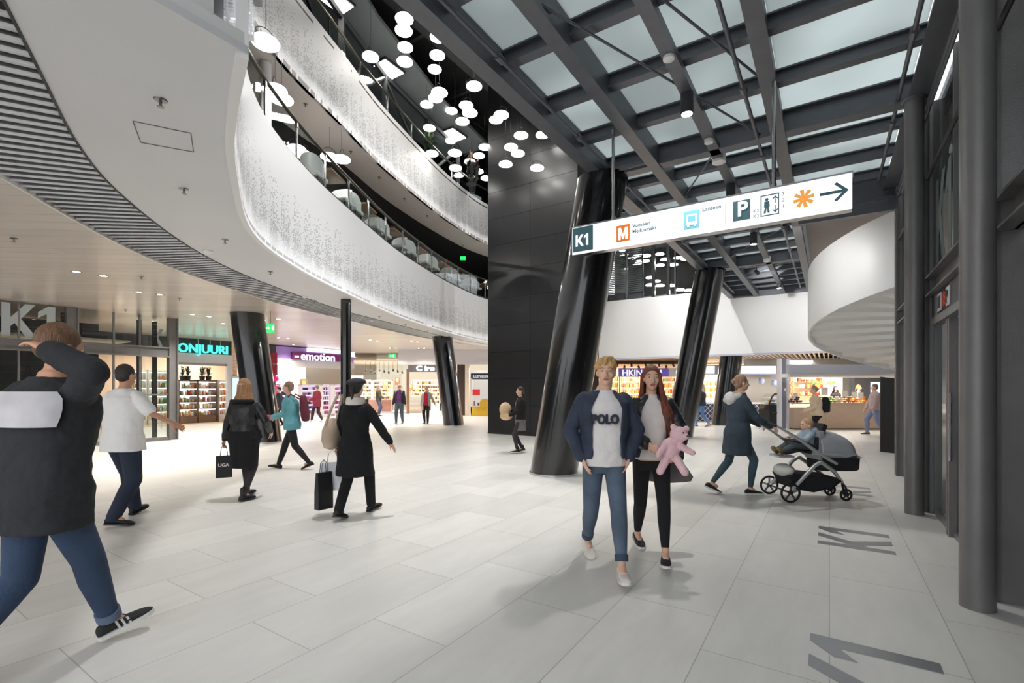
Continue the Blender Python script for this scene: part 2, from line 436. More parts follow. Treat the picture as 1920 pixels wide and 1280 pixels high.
# slab edge above the cut line of the soffit (building frame n = -3.06)
mb = MB()
mb.sn(1.2, 1.45, -3.19, -3.10, ZC+.1, 4.2)
edge = mb
edge.cm = 0
struct(edge.build('trim_3', M_white))
mb = MB(); mb.sn(1.27, 1.62, -3.45, -3.20, ZC+.03, 9.5)
struct(mb.build('wall_left_end', mat('pale_grey_wall',(196,197,200),.5)), 'pale grey wall end above the soffit corner')
mb = MB(); mb.sn(-0.6, 1.64, -3.2, -3.07, ZC+.02, ZC+.13); struct(mb.build('trim_4', M_white))
mb = MB()
for i in range(2):
    z = ZC+.13 + i*1.1
mb.uv = None
# perforated return panel closing the balcony end
pm = MB(); P0 = W(1.62,-3.10); P1 = Vector((-1.66,3.05,0))
d_ = (P1-P0).normalized(); q0 = Vector((-1.845,2.76,0)); q1 = Vector((-1.60,3.12,0))
for z0,z1 in ((ZC+.13,4.02),(4.12,5.5),(5.6,9.5)):
    a0 = Vector((-1.80,3.02,0)); a1 = Vector((-1.64,3.06,0))
    pm.add([Vector((a0.x,a0.y,z0)),Vector((a1.x,a1.y,z0)),Vector((a1.x,a1.y,z1)),Vector((a0.x,a0.y,z1)),
            Vector((a0.x-.02,a0.y+.06,z0)),Vector((a1.x-.02,a1.y+.06,z0)),Vector((a1.x-.02,a1.y+.06,z1)),Vector((a0.x-.02,a0.y+.06,z1))],
           [(0,1,2,3),(7,6,5,4),(0,4,5,1),(1,5,6,2),(2,6,7,3),(3,7,4,0)])
pm.uv = [(v.x*1.0, (v.z-ZC) % 1.3) for v in pm.v]
struct(pm.build('trim_5', M_perf), 'perforated white panel closing the end of the balcony')
mb = MB(); mb.add([Vector((-1.84,2.98,4.02)),Vector((-1.60,3.04,4.02)),Vector((-1.62,3.14,4.02)),Vector((-1.86,3.10,4.02)),
                   Vector((-1.84,2.98,4.12)),Vector((-1.60,3.04,4.12)),Vector((-1.62,3.14,4.12)),Vector((-1.86,3.10,4.12))],
                  [(0,3,2,1),(4,5,6,7),(0,1,5,4),(1,2,6,5),(2,3,7,6),(3,0,4,7)])
struct(mb.build('trim_6', mat('ledge_grey',(150,151,152),.4)))
mb = MB(); mb.sn(-4.0, 1.27, -3.9, -3.7, ZC+.02, 9.5); struct(mb.build('wall_left_recess', M_dark))

# ============================================================ UPPER FLOORS, VOID
M_dfloor = mat('dark_upper_floor',(40,38,36),.5)
back = [(-6,-1),(-9,1),(-12,4),(-14,8),(-14,12),(-13,17),(-11,22),(-6,28),(0,31),(6,30)]
struct(strip('floor_upper', [(x-0.05,y) for x,y in Fp[1:]], back, 5.49, M_dfloor, thick=.08, n=60), 'dark floor of the first upper storey')
S2 = [(-3.9,2.2),(-4.7,4.0),(-5.2,5.8),(-5.5,7.2),(-5.6,8.3),(-5.6,9.1),(-5.5,9.9),(-5.3,10.8),(-5.05,11.8),(-4.6,13.1),(-4.15,15.3),(-3.45,17.6),(-2.6,19.8),(-1.7,21.6),(0,23.6),(2,24.2)]
struct(strip('ceiling_upper', F2p, S2, 7.62, mat('upper_soffit',(200,194,190),.5), thick=.1), 'grey soffit under the topmost balcony')
struct(strip('ceiling_dark', S2, back, 7.68, M_dark, n=60), 'black ceiling of the cafe floor')
struct(strip('floor_top', F2p, back, 9.12, M_dfloor, n=60, thick=.05), 'dark floor of the topmost storey')
mb = MB(); c = cr(c3(back,3.9), .5); vs = []
for p in c: vs += [p, p+Vector((0,0,9.5))]
mb.add(vs, [(2*i,2*i+2,2*i+3,2*i+1) for i in range(len(c)-1)])
o = mb.build('wall_back_upper', M_dark); sd = o.modifiers.new('s','SOLIDIFY'); sd.thickness = .1; struct(o, 'black rear wall of the upper storeys')
# black roof over the atrium, with dark beams
mb = MB(); mb.sn(-12, 34, -20, -3.15, 12.9, 13.1); struct(mb.build('ceiling_atrium', M_dark), 'black roof over the atrium')
mb = MB(); mb.sn(-8, 34, -3.34, -3.26, 5.62, 12.9); struct(mb.build('wall_sky_block', M_dark), 'unseen black wall above the steel canopy, added to block sky light')  # out of view, added to keep sky light out of the atrium
mb = MB(); mb.sn(-8,-7.9, -14, -3.3, 5.6, 12.9); struct(mb.build('wall_atrium_rear', M_dark))
M_tr = mat('roof_steel',(52,53,56),.5)
for k, (n0) in enumerate((-12.6,-10.2,-7.9,-5.6)):
    r = thing('roof_beam', ['dark roof beam of the atrium furthest to the left','dark roof beam left of the pendant lamps','dark roof beam above the pendant lamps','dark roof beam of the atrium nearest the steel canopy'][k], 'beam', W(10,n0,12.2))
    mb = MB(); mb.sn(-2,30,n0-.12,n0+.12,12.25,12.29); mb.sn(-2,30,n0-.12,n0+.12,12.75,12.79); mb.build('flange', M_tr, r)
    mb = MB(); mb.sn(-2,30,n0-.02,n0+.02,12.29,12.75); mb.build('web', M_tr, r)
mb = MB()
for s in range(2, 30, 3): mb.sn(s, s+.12, -14, -3.4, 12.5, 12.7)
struct(mb.build('trim_7', M_tr), 'dark purlins under the atrium roof')
# grey dropped ceiling fields with square light panels over the topmost balcony
M_drop = mat('grey_ceiling_field',(128,134,136),.6)
for (px,py,hx,lab) in ((628,2,.75,'nearest of the square light panels over the top balcony'),(729,130,.75,'square light panel beside the single pendant lamp over the top balcony'),(852,253,.8,'square light panel behind the lamp cluster over the top balcony')):
    c = atz(px,py,11.4)
    r = thing('light_panel', lab, 'ceiling light', c, math.atan2(U.y,U.x), group='square light panels over the top balcony')
    mb = MB(); mb.box(c+Vector((0,0,.03)), (hx*1.1,.60,.06), math.atan2(U.y,U.x)); mb.build('frame', M_dgrey, r)
    mb = MB(); mb.box(c+Vector((0,0,-.005)), (hx,.5,.02), math.atan2(U.y,U.x)); mb.build('diffuser', M_lamp, r)
mb = MB(); P_ = [(-5.9,7.0),(-4.2,9.5),(-3.6,13.0),(-2.3,17.0),(-0.9,20.0),(-3.0,21.0),(-5.2,17.0),(-7.0,12.0),(-8.2,8.0)]
mb.add([(x,y,11.48) for x,y in P_]+[(x,y,11.6) for x,y in P_], [tuple(range(9)),tuple(range(17,8,-1))]+[(i,i+9,(i+1)%9+9,(i+1)%9) for i in range(9)])
struct(mb.build('ceiling_field', M_drop), 'grey dropped ceiling field over the top balcony')

# balustrades: glass with hand rail
def rail(curve, zb, zr, lab, off=.25, step=8):
    r = thing('glass_balustrade', lab, 'balustrade', (curve[0].x,curve[0].y,zb))
    n = len(curve); pts = []
    for i, p in enumerate(curve):
        t = (curve[min(i+1,n-1)]-curve[max(i-1,0)]).normalized(); pts.append(p-Vector((t.y,-t.x,0))*off)
    mb = MB(); vs = []
    for p in pts: vs += [Vector((p.x,p.y,zb)), Vector((p.x,p.y,zr))]
    mb.add(vs, [(2*i,2*i+2,2*i+3,2*i+1) for i in range(n-1)])
    g = mb.build('glass_pane', M_glass, r); sd = g.modifiers.new('s','SOLIDIFY'); sd.thickness = .015
    mb = MB(); mb.tube([Vector((p.x,p.y,zr+.02)) for p in pts[::2]], .032, 8)
    mb.build('hand_rail', mat('bronze_rail',(96,92,80),.3,metal=.8), r, smooth=True)
    for p in pts[4::step]:
        mb = MB(); mb.box((p.x,p.y,(zb+zr)/2), (.03,.03,zr-zb)); mb.box((p.x,p.y,zr-.05),(.05,.05,.08))
        mb.build('post', M_chrome if off>.2 else M_steel, r)
rail(Fc[6:], 5.5, 6.42, 'glass balustrade with bronze hand rail along the cafe floor')
rail(F2c[4:-3], 9.1, 10.05, 'glass balustrade with hand rail along the topmost balcony', off=.26, step=10)
# dark diagonal steel frames behind the top balcony
r = thing('steel_truss', 'dark zigzag steel truss behind the topmost balustrade', 'truss', (-5.2,9,9))
tp = [(-5.0,8.2),(-4.9,10.4),(-4.5,12.8),(-4.0,15.2),(-3.1,17.6),(-2.2,19.8)]
for i,(x,y) in enumerate(tp):
    mb = MB(); mb.box((x,y,10.2),(.14,.14,2.4)); mb.build('post', M_tr, r)
    if i < 5:
        x2,y2 = tp[i+1]; mb = MB(); mb.tube([(x,y,11.3 if i%2 else 9.3),(x2,y2,9.3 if i%2 else 11.3)], .06, 6); mb.build('diagonal', M_tr, r)
mb = MB(); mb.tube([(x,y,11.36) for x,y in tp], .09, 6); mb.build('top_chord', M_tr, r)

# ============================================================ BLACK CLADDED CORE
r = thing('elevator_core', 'tall black panelled lift core standing behind the leaning column', 'lift core', W(13.3,-8.0))
def core_line(t): return Vector((-.82+.8361*t, 16.5-.5485*t, 0))
c0 = core_line(0); s0 = c0.x*.5485+c0.y*.8361; n0 = c0.x*.8361-c0.y*.5485
mb = MB(); mb.sn(s0+.03, s0+1.6, n0+.01, n0+3.36, 0.03, 12.2); mb.build('backing', M_dark, r)
for i in range(2):
    for k in range(13):
        mb = MB(); mb.sn(s0, s0+.03, n0+i*1.68+.004, n0+(i+1)*1.68-.004, .05+k*.9+.004, .05+(k+1)*.9-.004)
        mb.build('panel', M_panel, r)
mb = MB(); mb.sn(s0-.005, s0+1.6, n0-.01, n0+3.37, 0, .05); mb.build('plinth', M_dgrey, r)

# ============================================================ LEANING COLUMNS
def column(b, t, rad, lab, grp=None, zt=None, sock=True):
    b = Vector(b); t = Vector(t)
    r = thing('leaning_column' if (Vector((b.x,b.y,0))-Vector((t.x,t.y,0))).length > .1 else 'column', lab, 'column', b, group=grp)
    seg = 48; rings = []
    for k in range(13):
        c = b.lerp(t, k/12); rings.append([c+Vector((rad*math.cos(2*PI*j/seg), rad*math.sin(2*PI*j/seg), 0)) for j in range(seg)])
    mb = MB(); mb.rings(rings); mb.build('shaft', M_black, r, smooth=True)
    if sock:
        mb = MB(); mb.lathe(b, [(rad+.012,0),(rad+.012,.035),(rad-.01,.04)], 48); mb.build('base_ring', M_chrome, r, smooth=True)
column(W(7.78,-4.20), W(7.78,-3.25,5.12), .43, 'big leaning black column behind the young couple')
column(W(15.6,-3.98), W(15.6,-3.02,5.12), .43, 'leaning black column just right of the long-haired young woman')
column(W(21.5,-3.7), W(21.5,-3.35,2.93), .43, 'leaning black column furthest back under the white bulkhead')
column((-7.05,13.83,0), (-7.50,13.7,ZC+.02), .44, 'leaning black column at the green organic shop on the left')
column((-2.40,19.95,0), (-2.90,20.1,ZC+.02), .42, 'leaning black column beside the couple of elderly walkers')
column((-3.95,11.5,0), (-3.95,11.5,ZC+.02), .12, 'slender upright black column behind the woman in the black coat', sock=False)

# ============================================================ STEEL CANOPY
r = thing('steel_canopy', 'dark grey steel beam grid with frosted glass panes overhead', 'canopy', W(7.8,-1.2,5.1))
NB = [-3.24,-2.34,-.6,.93]
def ibeam_s(mb, n, s0, s1, zb, zt, w=.18):
    mb.sn(s0,s1,n-w/2,n+w/2,zb,zb+.025); mb.sn(s0,s1,n-w/2,n+w/2,zt-.025,zt); mb.sn(s0,s1,n-.012,n+.012,zb+.025,zt-.025)
def ibeam_n(mb, s, n0, n1, zb, zt, w=.16):
    mb.sn(s-w/2,s+w/2,n0,n1,zb,zb+.02); mb.sn(s-w/2,s+w/2,n0,n1,zt-.02,zt); mb.sn(s-.01,s+.01,n0,n1,zb+.02,zt-.02)
ends = [20.8,20.8,20.8,11.0]
for n, e in zip(NB, ends):
    mb = MB()
    if n < -3: mb.sn(-1.5,e,n-.10,n+.10,5.10,5.46)
    elif n > .5: mb.sn(-1.5,e,n-.12,n+.12,5.10,5.14); mb.sn(-1.5,e,n-.02,n+.06,5.14,5.46)
    else: mb.sn(-1.5,e,n-.085,n+.085,5.08,5.13); mb.sn(-1.5,e,n-.06,n+.06,5.13,5.42)
    mb.build('long_beam', M_steel, r)
mb = MB(); mb.sn(-1.5,20.8,-1.51,-1.37,5.10,5.20); mb.build('cable_tray', M_steel, r)
mb = MB()
crosses = [7.79-1.05*k for k in range(1,9)] + [7.79+ .97*k for k in range(1,8)] + [15.56+.87*k for k in range(1,6)]
for s in crosses:
    mb = MB(); e = .93 if s < 11 else -.6
    ibeam_n(mb, s, -3.2, e, 5.25, 5.42, .13); mb.build('cross_beam', M_steel, r)
for s in (0.0, 7.79, 15.56, 20.8):
    mb = MB(); e = .93 if s < 11 else -.6
    mb.sn(s-.10,s+.10,-3.2,e,5.10,5.13); mb.sn(s-.012,s+.012,-3.2,e,5.13,5.4); mb.sn(s-.10,s+.10,-3.2,e,5.40,5.42); mb.build('main_beam', M_steel, r)
# frosted glass: daylight from the sky above shines through it
mg = bpy.data.materials.new('frosted_glass'); mg.use_nodes = True; nt = mg.node_tree; nt.nodes.remove(nt.nodes['Principled BSDF'])
tr = nt.nodes.new('ShaderNodeBsdfTranslucent'); tr.inputs[0].default_value = (.80,.84,.83,1)
gl = nt.nodes.new('ShaderNodeBsdfDiffuse'); gl.inputs[0].default_value = (.35,.37,.37,1)
tc = nt.nodes.new('ShaderNodeTexCoord'); nz = nt.nodes.new('ShaderNodeTexNoise'); nz.inputs['Scale'].default_value = .9; nz.inputs['Detail'].default_value = 1
nt.links.new(tc.outputs['Object'], nz.inputs['Vector'])
rg = nt.nodes.new('ShaderNodeMapRange'); rg.inputs[1].default_value = .35; rg.inputs[2].default_value = .65; rg.inputs[3].default_value = .78; rg.inputs[4].default_value = 1.0
nt.links.new(nz.outputs['Fac'], rg.inputs[0]); vm = nt.nodes.new('ShaderNodeVectorMath'); vm.operation = 'SCALE'; vm.inputs[0].default_value = (.70,.74,.73)
nt.links.new(rg.outputs[0], vm.inputs['Scale']); nt.links.new(vm.outputs[0], tr.inputs[0])
ms = nt.nodes.new('ShaderNodeMixShader'); ms.inputs[0].default_value = .12
nt.links.new(tr.outputs[0], ms.inputs[1]); nt.links.new(gl.outputs[0], ms.inputs[2]); nt.links.new(ms.outputs[0], nt.nodes['Material Output'].inputs[0])
allc = sorted([s for s in crosses if s > -1] + [0.0,7.79,15.56,20.8])
for a_, b_ in zip(allc, allc[1:]):
    for na, nb_ in ((-3.2,-2.34),(-2.34,-.6),(-.6,.93)):
        if nb_ > .5 and b_ > 11.3: continue
        mb = MB(); mb.sn(a_+.01,b_-.01,na+.06,nb_-.06,5.43,5.445); mb.build('glass_pane', mg, r)
# pipes and tie rods
for n, z in ((-3.02,5.16),(-.86,5.12),(.72,5.16)):
    mb = MB(); e = 20 if n < .5 else 10.6
    mb.tube([W(-1,n,z), W(e,n,z)], .024, 10)
    for s in range(0, int(e), 2): mb.tube([W(s+.3,n,z),W(s+.42,n,z)], .042, 8)
    mb.build('pipe', M_steel, r, smooth=True)
for (s,n,s2,n2) in ((4.0,-2.3,6.2,-1.44),(6.2,-1.44,8.4,-.6),(2.0,-2.3,4.2,-1.44),(4.2,-1.44,6.6,-.6),(9.5,-2.3,7.9,-1.44),(12.5,-2.3,10.2,-.6),(14.5,-2.3,12.3,-.6),(10.4,-2.3,12.6,-1.44),(17.5,-2.3,15.7,-.6)):
    mb = MB(); mb.tube([W(s,n,5.2),W(s2,n2,5.2)], .014, 8); mb.tube([W(s,n,5.2),W(s,n,5.2).lerp(W(s2,n2,5.2),.06)], .024, 8); mb.build('tie_rod', M_steel, r, smooth=True)
for s,n in ((7.6,-3.0),(15.4,-2.9)):
    mb = MB(); mb.tube([W(s,n-.1,5.14),W(s,n+.65,5.14)], .035, 10); mb.build('pipe', M_steel, r, smooth=True)
# ceiling lights and detectors hung from the canopy
def spot_can(px, py, z, lab, rad=.075, h=.26):
    n = -1.44; rr = (px-960)/F; Y = n/(.8361*rr-.5485)
    c = Vector((rr*Y, Y, CZ+(HZ-py)/F*Y))
    t = thing('cylinder_spotlight', lab, 'spotlight', c, group=None)
    mb = MB(); mb.lathe(c, [(rad,0),(rad,h),(rad*.3,h+.002)], 28); mb.build('housing', M_dgrey, t, smooth=True)
    mb = MB(); mb.lathe(c, [(rad*.86,.006),(rad*.86,-.002),(rad*.1,-.003)], 24); mb.build('lens', M_lamp, t)
    mb = MB(); mb.tube([c+Vector((0,0,h)), Vector((c.x,c.y,5.1))], .012, 6); mb.build('stem', M_dgrey, t)
    l = bpy.data.lights.new('spot_beam','SPOT'); l.energy = 260; l.spot_size = 1.7; l.spot_blend = .7; l.shadow_soft_size = .07; l.color = (1,.97,.93)
    o = bpy.data.objects.new('spot_beam', l); COL.objects.link(o); o.location = c - Vector((0,0,.02)); 
spot_can(1288,214,0,'black cylinder spotlight nearest, hanging over the lit direction sign')
spot_can(1370,373,0,'black cylinder spotlight just above the lit direction sign')
spot_can(1413,458,0,'black cylinder spotlight seen just below the lit direction sign')
spot_can(1461,540,0,'small cylinder spotlight second from the end of the canopy')
spot_can(1470,560,0,'small cylinder spotlight at the far end of the canopy')
for (px,py,rad,lab) in ((1254,112,.06,'round white smoke detector on the tray nearest the camera'),(1329,268,.06,'round white smoke detector where the main beam crosses the tray'),(1348,305,.10,'round white drum fitting hanging above the lit sign'),(1438,490,.09,'white security camera hanging behind the lit sign')):
    rr = (px-960)/F; Y = -1.44/(.8361*rr-.5485); c = Vector((rr*Y,Y,CZ+(HZ-py)/F*Y))
    mb = MB(); h = .05 if rad < .09 else .13
    mb.lathe(c, [(rad*.5,-.012),(rad,0),(rad,h),(rad*.4,h+.01)], 24)
    if c.z+h < 5.1: mb.tube([c+Vector((0,0,h)),Vector((c.x,c.y,5.1))], .012, 6)
    tag(mb.build('smoke_detector' if rad < .09 else ('drum_fitting' if rad > .095 else 'security_camera'), M_white, smooth=True), lab, 'ceiling device')

# ============================================================ BULKHEAD + far right structure
BS = 20.9
mb = MB(); mb.sn(BS,BS+.25,-9.2,5.0,2.9,5.5)
struct(mb.build('wall_bulkhead', M_white), 'long white bulkhead wall over the market stalls')
mb = MB(); mb.sn(BS-.02,BS+.3,-9.2,5.0,2.84,2.9); struct(mb.build('trim_8', mat('bulkhead_trim',(190,190,205),.4)))
# upper glazing above the bulkhead with louvres and stand-in lamps for reflections behind
mb = MB(); mb.sn(BS+3.5,BS+3.6,-9.5,5,5.4,9); struct(mb.build('wall_back_right', M_dark))
mb = MB(); mb.sn(BS+.3,BS+3.6,-9.5,5,8.2,8.3); struct(mb.build('ceiling_back_right', M_dark))
gz = thing('upper_glazing', 'tall glazed screen with steel mullions above the white bulkhead', 'glazing', W(BS,-6,5.5))
def s_n(px, s): # n at which a pixel column meets the plane s
    rr = (px-960)/F; return s*(.8361*rr-.5485)/(.8361+.5485*rr)
for px, wd in ((1173,.05),(1224,.14),(1252,.12),(1265,.05),(1130,.1)):
    n = s_n(px, BS); mb = MB(); mb.sn(BS+.05,BS+.17,n-wd/2,n+wd/2,5.5,8.2); mb.build('mullion', M_steel if wd < .1 else M_chrome, gz)
mb = MB(); mb.sn(BS+.1,BS+.115,-8.2,0,5.5,8.2); mb.build('glass_pane', M_glass, gz)
mb = MB(); mb.sn(BS+.05,BS+.2,-8.2,0,8.15,8.3); mb.build('head_rail', M_steel, gz)
lv = thing('louvre_screen', 'grey horizontal louvre screen behind the upper glazing on the left', 'louvre screen', W(BS+1,-6.5,5.9))
mb = MB()
for k in range(30): mb.sn(BS+.9,BS+.96,s_n(1138,BS+.9),s_n(1204,BS+.9),6.0+k*.085,6.045+k*.085)
mb.build('slats', mat('louvre_grey',(140,142,146),.4), lv)
mb = MB()
for px in (1138,1171,1204): n = s_n(px,BS+.9); mb.sn(BS+.96,BS+1.0,n-.03,n+.03,5.4,8.6)
mb.build('frame', M_steel, lv)
mb = MB(); mb.sn(BS+1.0,BS+1.1,s_n(1136,BS+1),s_n(1206,BS+1),5.4,6.0); struct(mb.build('trim_9', mat('parapet_grey',(120,119,124),.5)))
mb = MB(); mb.sn(BS+1.2,BS+1.3,s_n(1206,BS+1.2),s_n(1262,BS+1.2),5.4,5.78); struct(mb.build('trim_10', mat('parapet_pale',(190,192,190),.5)))
# beyond the canopy on the right: ceiling field and beams over the spiral stair
mb = MB(); mb.sn(11.3,20.9,-.5,6.5,5.62,5.66); struct(mb.build('ceiling_stair', mat('taupe_ceiling',(178,168,164),.6)), 'taupe ceiling behind the spiral stair')
hb = thing('header_beam','heavy grey steel beam across the head of the spiral stair','beam',W(11.05,.3,5.0))
mb = MB(); mb.sn(10.85,11.1,-.5,6,4.92,4.97); mb.sn(10.85,11.1,-.5,6,5.4,5.45); mb.sn(10.95,11.0,-.5,6,4.97,5.4); mb.build('beam_body', M_steel, hb)
mb = MB(); mb.sn(10.84,10.95,-.5,1.0,4.70,4.9); mb.build('rail', M_steel, hb)
mb = MB(); mb.sn(11.2,30,5.6,5.7,0,5.1); struct(mb.build('wall_right_far', M_white), 'white wall behind the spiral stair')

# ============================================================ SPIRAL STAIR
sc_ = Vector((9.8,12.0,0)); R0, R1 = .14, 2.1
st = thing('spiral_staircase', 'white spiral staircase with a solid curved parapet at the right', 'staircase', sc_)
def zst(a): return 3.08 + (a-149)*.0102      # soffit height, angle in degrees, falling as it turns back
A0, A1 = -40, 238
mb = MB(); vs = []; n = 110
for i in range(n+1):
    a = A0+(A1-A0)*i/n; c, s = math.cos(math.radians(a)), math.sin(math.radians(a)); z = zst(a)
    for (r_, dz) in ((R1,-.11),(R1,1.55),(R1-.05,1.55),(R1-.05,-.11)): vs.append(sc_+Vector((r_*c,r_*s,z+dz)))
fs = [(i*4+j,i*4+4+j,i*4+4+(j+1)%4,i*4+(j+1)%4) for i in range(n) for j in range(4)] + [(0,1,2,3),(n*4+3,n*4+2,n*4+1,n*4)]
mb.add(vs, fs); mb.build('parapet', mat('stair_white',(226,226,224),.42), st, smooth=True)
mb = MB(); stepd = 17.0; a = A0
while a < A1:
    z = zst(a)
    segs = 5; top=[]; 
    vs = []
    for i in range(segs+1):
        t = math.radians(a+stepd*i/segs); zz = z + stepd*i/segs*.0102
        bulge = .10*(i/segs)**1.6
        for r_ in (R0, R1-.04):
            vs.append(sc_+Vector((r_*math.cos(t), r_*math.sin(t), zz+.02-bulge*1.0)))
        for r_ in (R0, R1-.04):
            vs.append(sc_+Vector((r_*math.cos(t), r_*math.sin(t), z+.26)))
    fs = []
    for i in range(segs):
        o = i*4; fs += [(o,o+4,o+5,o+1),(o+2,o+3,o+7,o+6),(o,o+2,o+6,o+4),(o+1,o+5,o+7,o+3)]
    fs += [(0,1,3,2),(segs*4,segs*4+2,segs*4+3,segs*4+1)]
    mb = MB(); mb.add(vs, fs); mb.build('step', mat('stair_soffit',(224,221,217),.5), st, smooth=True)
    a += stepd
mb = MB(); mb.lathe(sc_, [(R0,0),(R0,5.4)], 32); mb.build('newel', M_white, st, smooth=True)

# ============================================================ RIGHT FACADE
def fcol(s, lab):
    c = W(s,.875); t = thing('round_steel_column', lab, 'column', c)
    mb = MB(); mb.lathe(c, [(.098,0),(.098,5.10)], 40); mb.build('shaft', M_steel2, t, smooth=True)
    mb = MB(); mb.lathe(c+Vector((0,0,5.08)), [(.11,0),(.13,.02)], 32); mb.build('cap_plate', M_steel, t)
fcol(4.66,'round dark grey facade column nearest at the right edge'); fcol(7.71,'round dark grey facade column standing second at the right')
fr = thing('facade_frame', 'dark grey steel and glass entrance front along the right side', 'facade', W(7.7,1.1))
for s, wd in ((4.86,.14),(7.86,.12),(10.85,.16)):
    mb = MB(); mb.sn(s,s+.03,.98,1.16 if s > 5 else 1.30,0,5.1); mb.sn(s,s+wd,1.0,1.04,0,5.1); mb.sn(s+wd,s+wd+.03,.98,1.16,0,5.1); mb.build('post', M_steel2, fr)
for z0, z1, n0 in ((2.68,2.92,1.0),):
    mb = MB(); mb.sn(1.5,10.9,n0,1.16,z0,z0+.02); mb.sn(1.5,10.9,n0,1.16,z1-.02,z1); mb.sn(1.5,10.9,n0+.10,n0+.12,z0,z1); mb.build('transom', M_steel2, fr)
mb = MB(); mb.tube([W(1.5,1.02,4.15),W(10.8,1.02,4.15)], .022, 8); mb.build('rail', M_dgrey, fr, smooth=True)
for z in (4.90,5.0): 
    mb = MB(); mb.tube([W(1.5,1.0,z),W(10.8,1.0,z)], .02, 8); mb.build('rail', M_steel, fr, smooth=True)
for s0_, s1_ in ((5.03,6.65),(6.69,7.86),(8.0,9.4),(9.44,10.85)):
    mb = MB(); mb.sn(s0_,s1_,1.10,1.115,2.92,5.1); mb.build('window_pane', M_glass, fr)
    mb = MB(); mb.sn(s1_,s1_+.05,1.07,1.14,2.92,5.1); mb.build('mullion', M_steel2, fr)
mb = MB(); mb.sn(1.9,4.86,1.24,1.255,2.92,5.1); mb.build('window_pane', M_glass, fr)
# low wall and door
mb = MB(); mb.sn(7.86,10.85,1.08,1.10,0,2.68); mb.build('solid_panel', M_steel2, fr)
mb = MB(); mb.sn(1.5,4.86,1.26,1.30,0,2.68); mb.build('solid_panel', M_dgrey, fr)
mb = MB(); mb.sn(5.0,7.86,1.06,1.10,2.36,2.68); mb.build('sign_board', mat('sign_black',(26,27,30),.35), fr)
mb = MB(); mb.sn(5.0,7.5,1.0,1.1,2.28,2.36); mb.build('door_header', M_steel2, fr)
# icons on the board
def fac(s, z, ln=1.055): return W(s, ln, z)
ic = MB(); ic.sn(7.20,7.42,1.05,1.058,2.43,2.63); ic.build('icon_plate', mat('icon_white',(225,226,228),.4), fr)
ic = MB(); ic.sn(7.24,7.38,1.045,1.05,2.46,2.60); ic.build('icon_mark', mat('icon_dark',(60,62,66),.4), fr)
mstar = mat('icon_orange',(214,72,38),.5)
ic = MB()
for k in range(4):
    a_ = k*PI/4; cc = W(7.05,1.05,2.53); dx = Vector((U.x*math.cos(a_),U.y*math.cos(a_),math.sin(a_))); dy = Vector((-U.x*math.sin(a_),-U.y*math.sin(a_),math.cos(a_)))
    ic.prism([(-.09,-.02),(.09,-.02),(.09,.02),(-.09,.02)], cc, dx, dy, W(0,.006))
ic.build('icon_star', mstar, fr)
ic = MB(); ic.sn(6.74,6.94,1.05,1.058,2.43,2.63); ic.build('icon_plate', MATS['icon_white'], fr)
text('icon_letter','P',.2, W(6.91,1.045,2.46), -U, (0,0,1), MATS['icon_dark'], fr, .006)
d1 = thing('glass_door','tall glass sliding door between the two round facade columns','door',W(6.9,1.1)); 
mb = MB(); mb.sn(6.86,7.84,1.10,1.112,.05,2.28); mb.build('glass_pane', M_glass, d1)
mb = MB(); mb.sn(6.78,6.86,1.04,1.13,0,2.28); mb.sn(7.84,7.88,1.08,1.13,0,2.28); mb.sn(6.78,7.88,1.08,1.13,0,.06); mb.build('door_frame', M_steel2, d1)
mb = MB(); mb.sn(5.0,5.06,1.04,1.13,0,2.28); mb.sn(6.70,6.76,1.04,1.13,0,2.28); mb.sn(5.0,6.76,1.08,1.13,0,.06); mb.build('door_frame', M_steel2, d1)
mb = MB(); mb.sn(5.06,6.70,1.10,1.112,.05,2.28); mb.build('glass_pane', M_glass, d1)
mb = MB(); mb.tube([W(6.6,1.03,.8),W(6.6,1.03,1.5)],.015,8); mb.build('handle', M_chrome, d1, smooth=True)
# inner lobby behind: dark wall and floor
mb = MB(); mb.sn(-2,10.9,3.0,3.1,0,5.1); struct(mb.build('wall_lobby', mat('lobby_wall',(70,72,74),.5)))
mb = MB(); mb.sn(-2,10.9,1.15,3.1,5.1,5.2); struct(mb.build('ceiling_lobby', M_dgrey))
# frosted K1 on the glass above, and a line drawing
M_frost = mat('frosted_film',(120,132,130),.5)
mb = MB(); k1(mb, W(7.75,1.085,3.05), -U, (0,0,1), W(0,.004), 1.0, .72); tag(mb.build('glass_letters', M_frost), 'frosted K1 letters on the glass beside the second round column', 'window letters')
mb = MB()
pts = [(4.55,3.10),(4.60,3.35),(4.40,3.8),(4.62,4.3),(4.66,4.5),(4.5,4.55),(4.66,4.66),(4.62,4.9),(4.35,5.02)]
mb.tube([W(s_,1.235,z_) for s_,z_ in pts], .014, 6); mb.tube([W(s_-.08,1.235,z_) for s_,z_ in pts[:-2]], .012, 6)
tag(mb.build('glass_drawing', M_frost, smooth=True), 'pale line drawing on the dark glass at the right edge', 'window film')

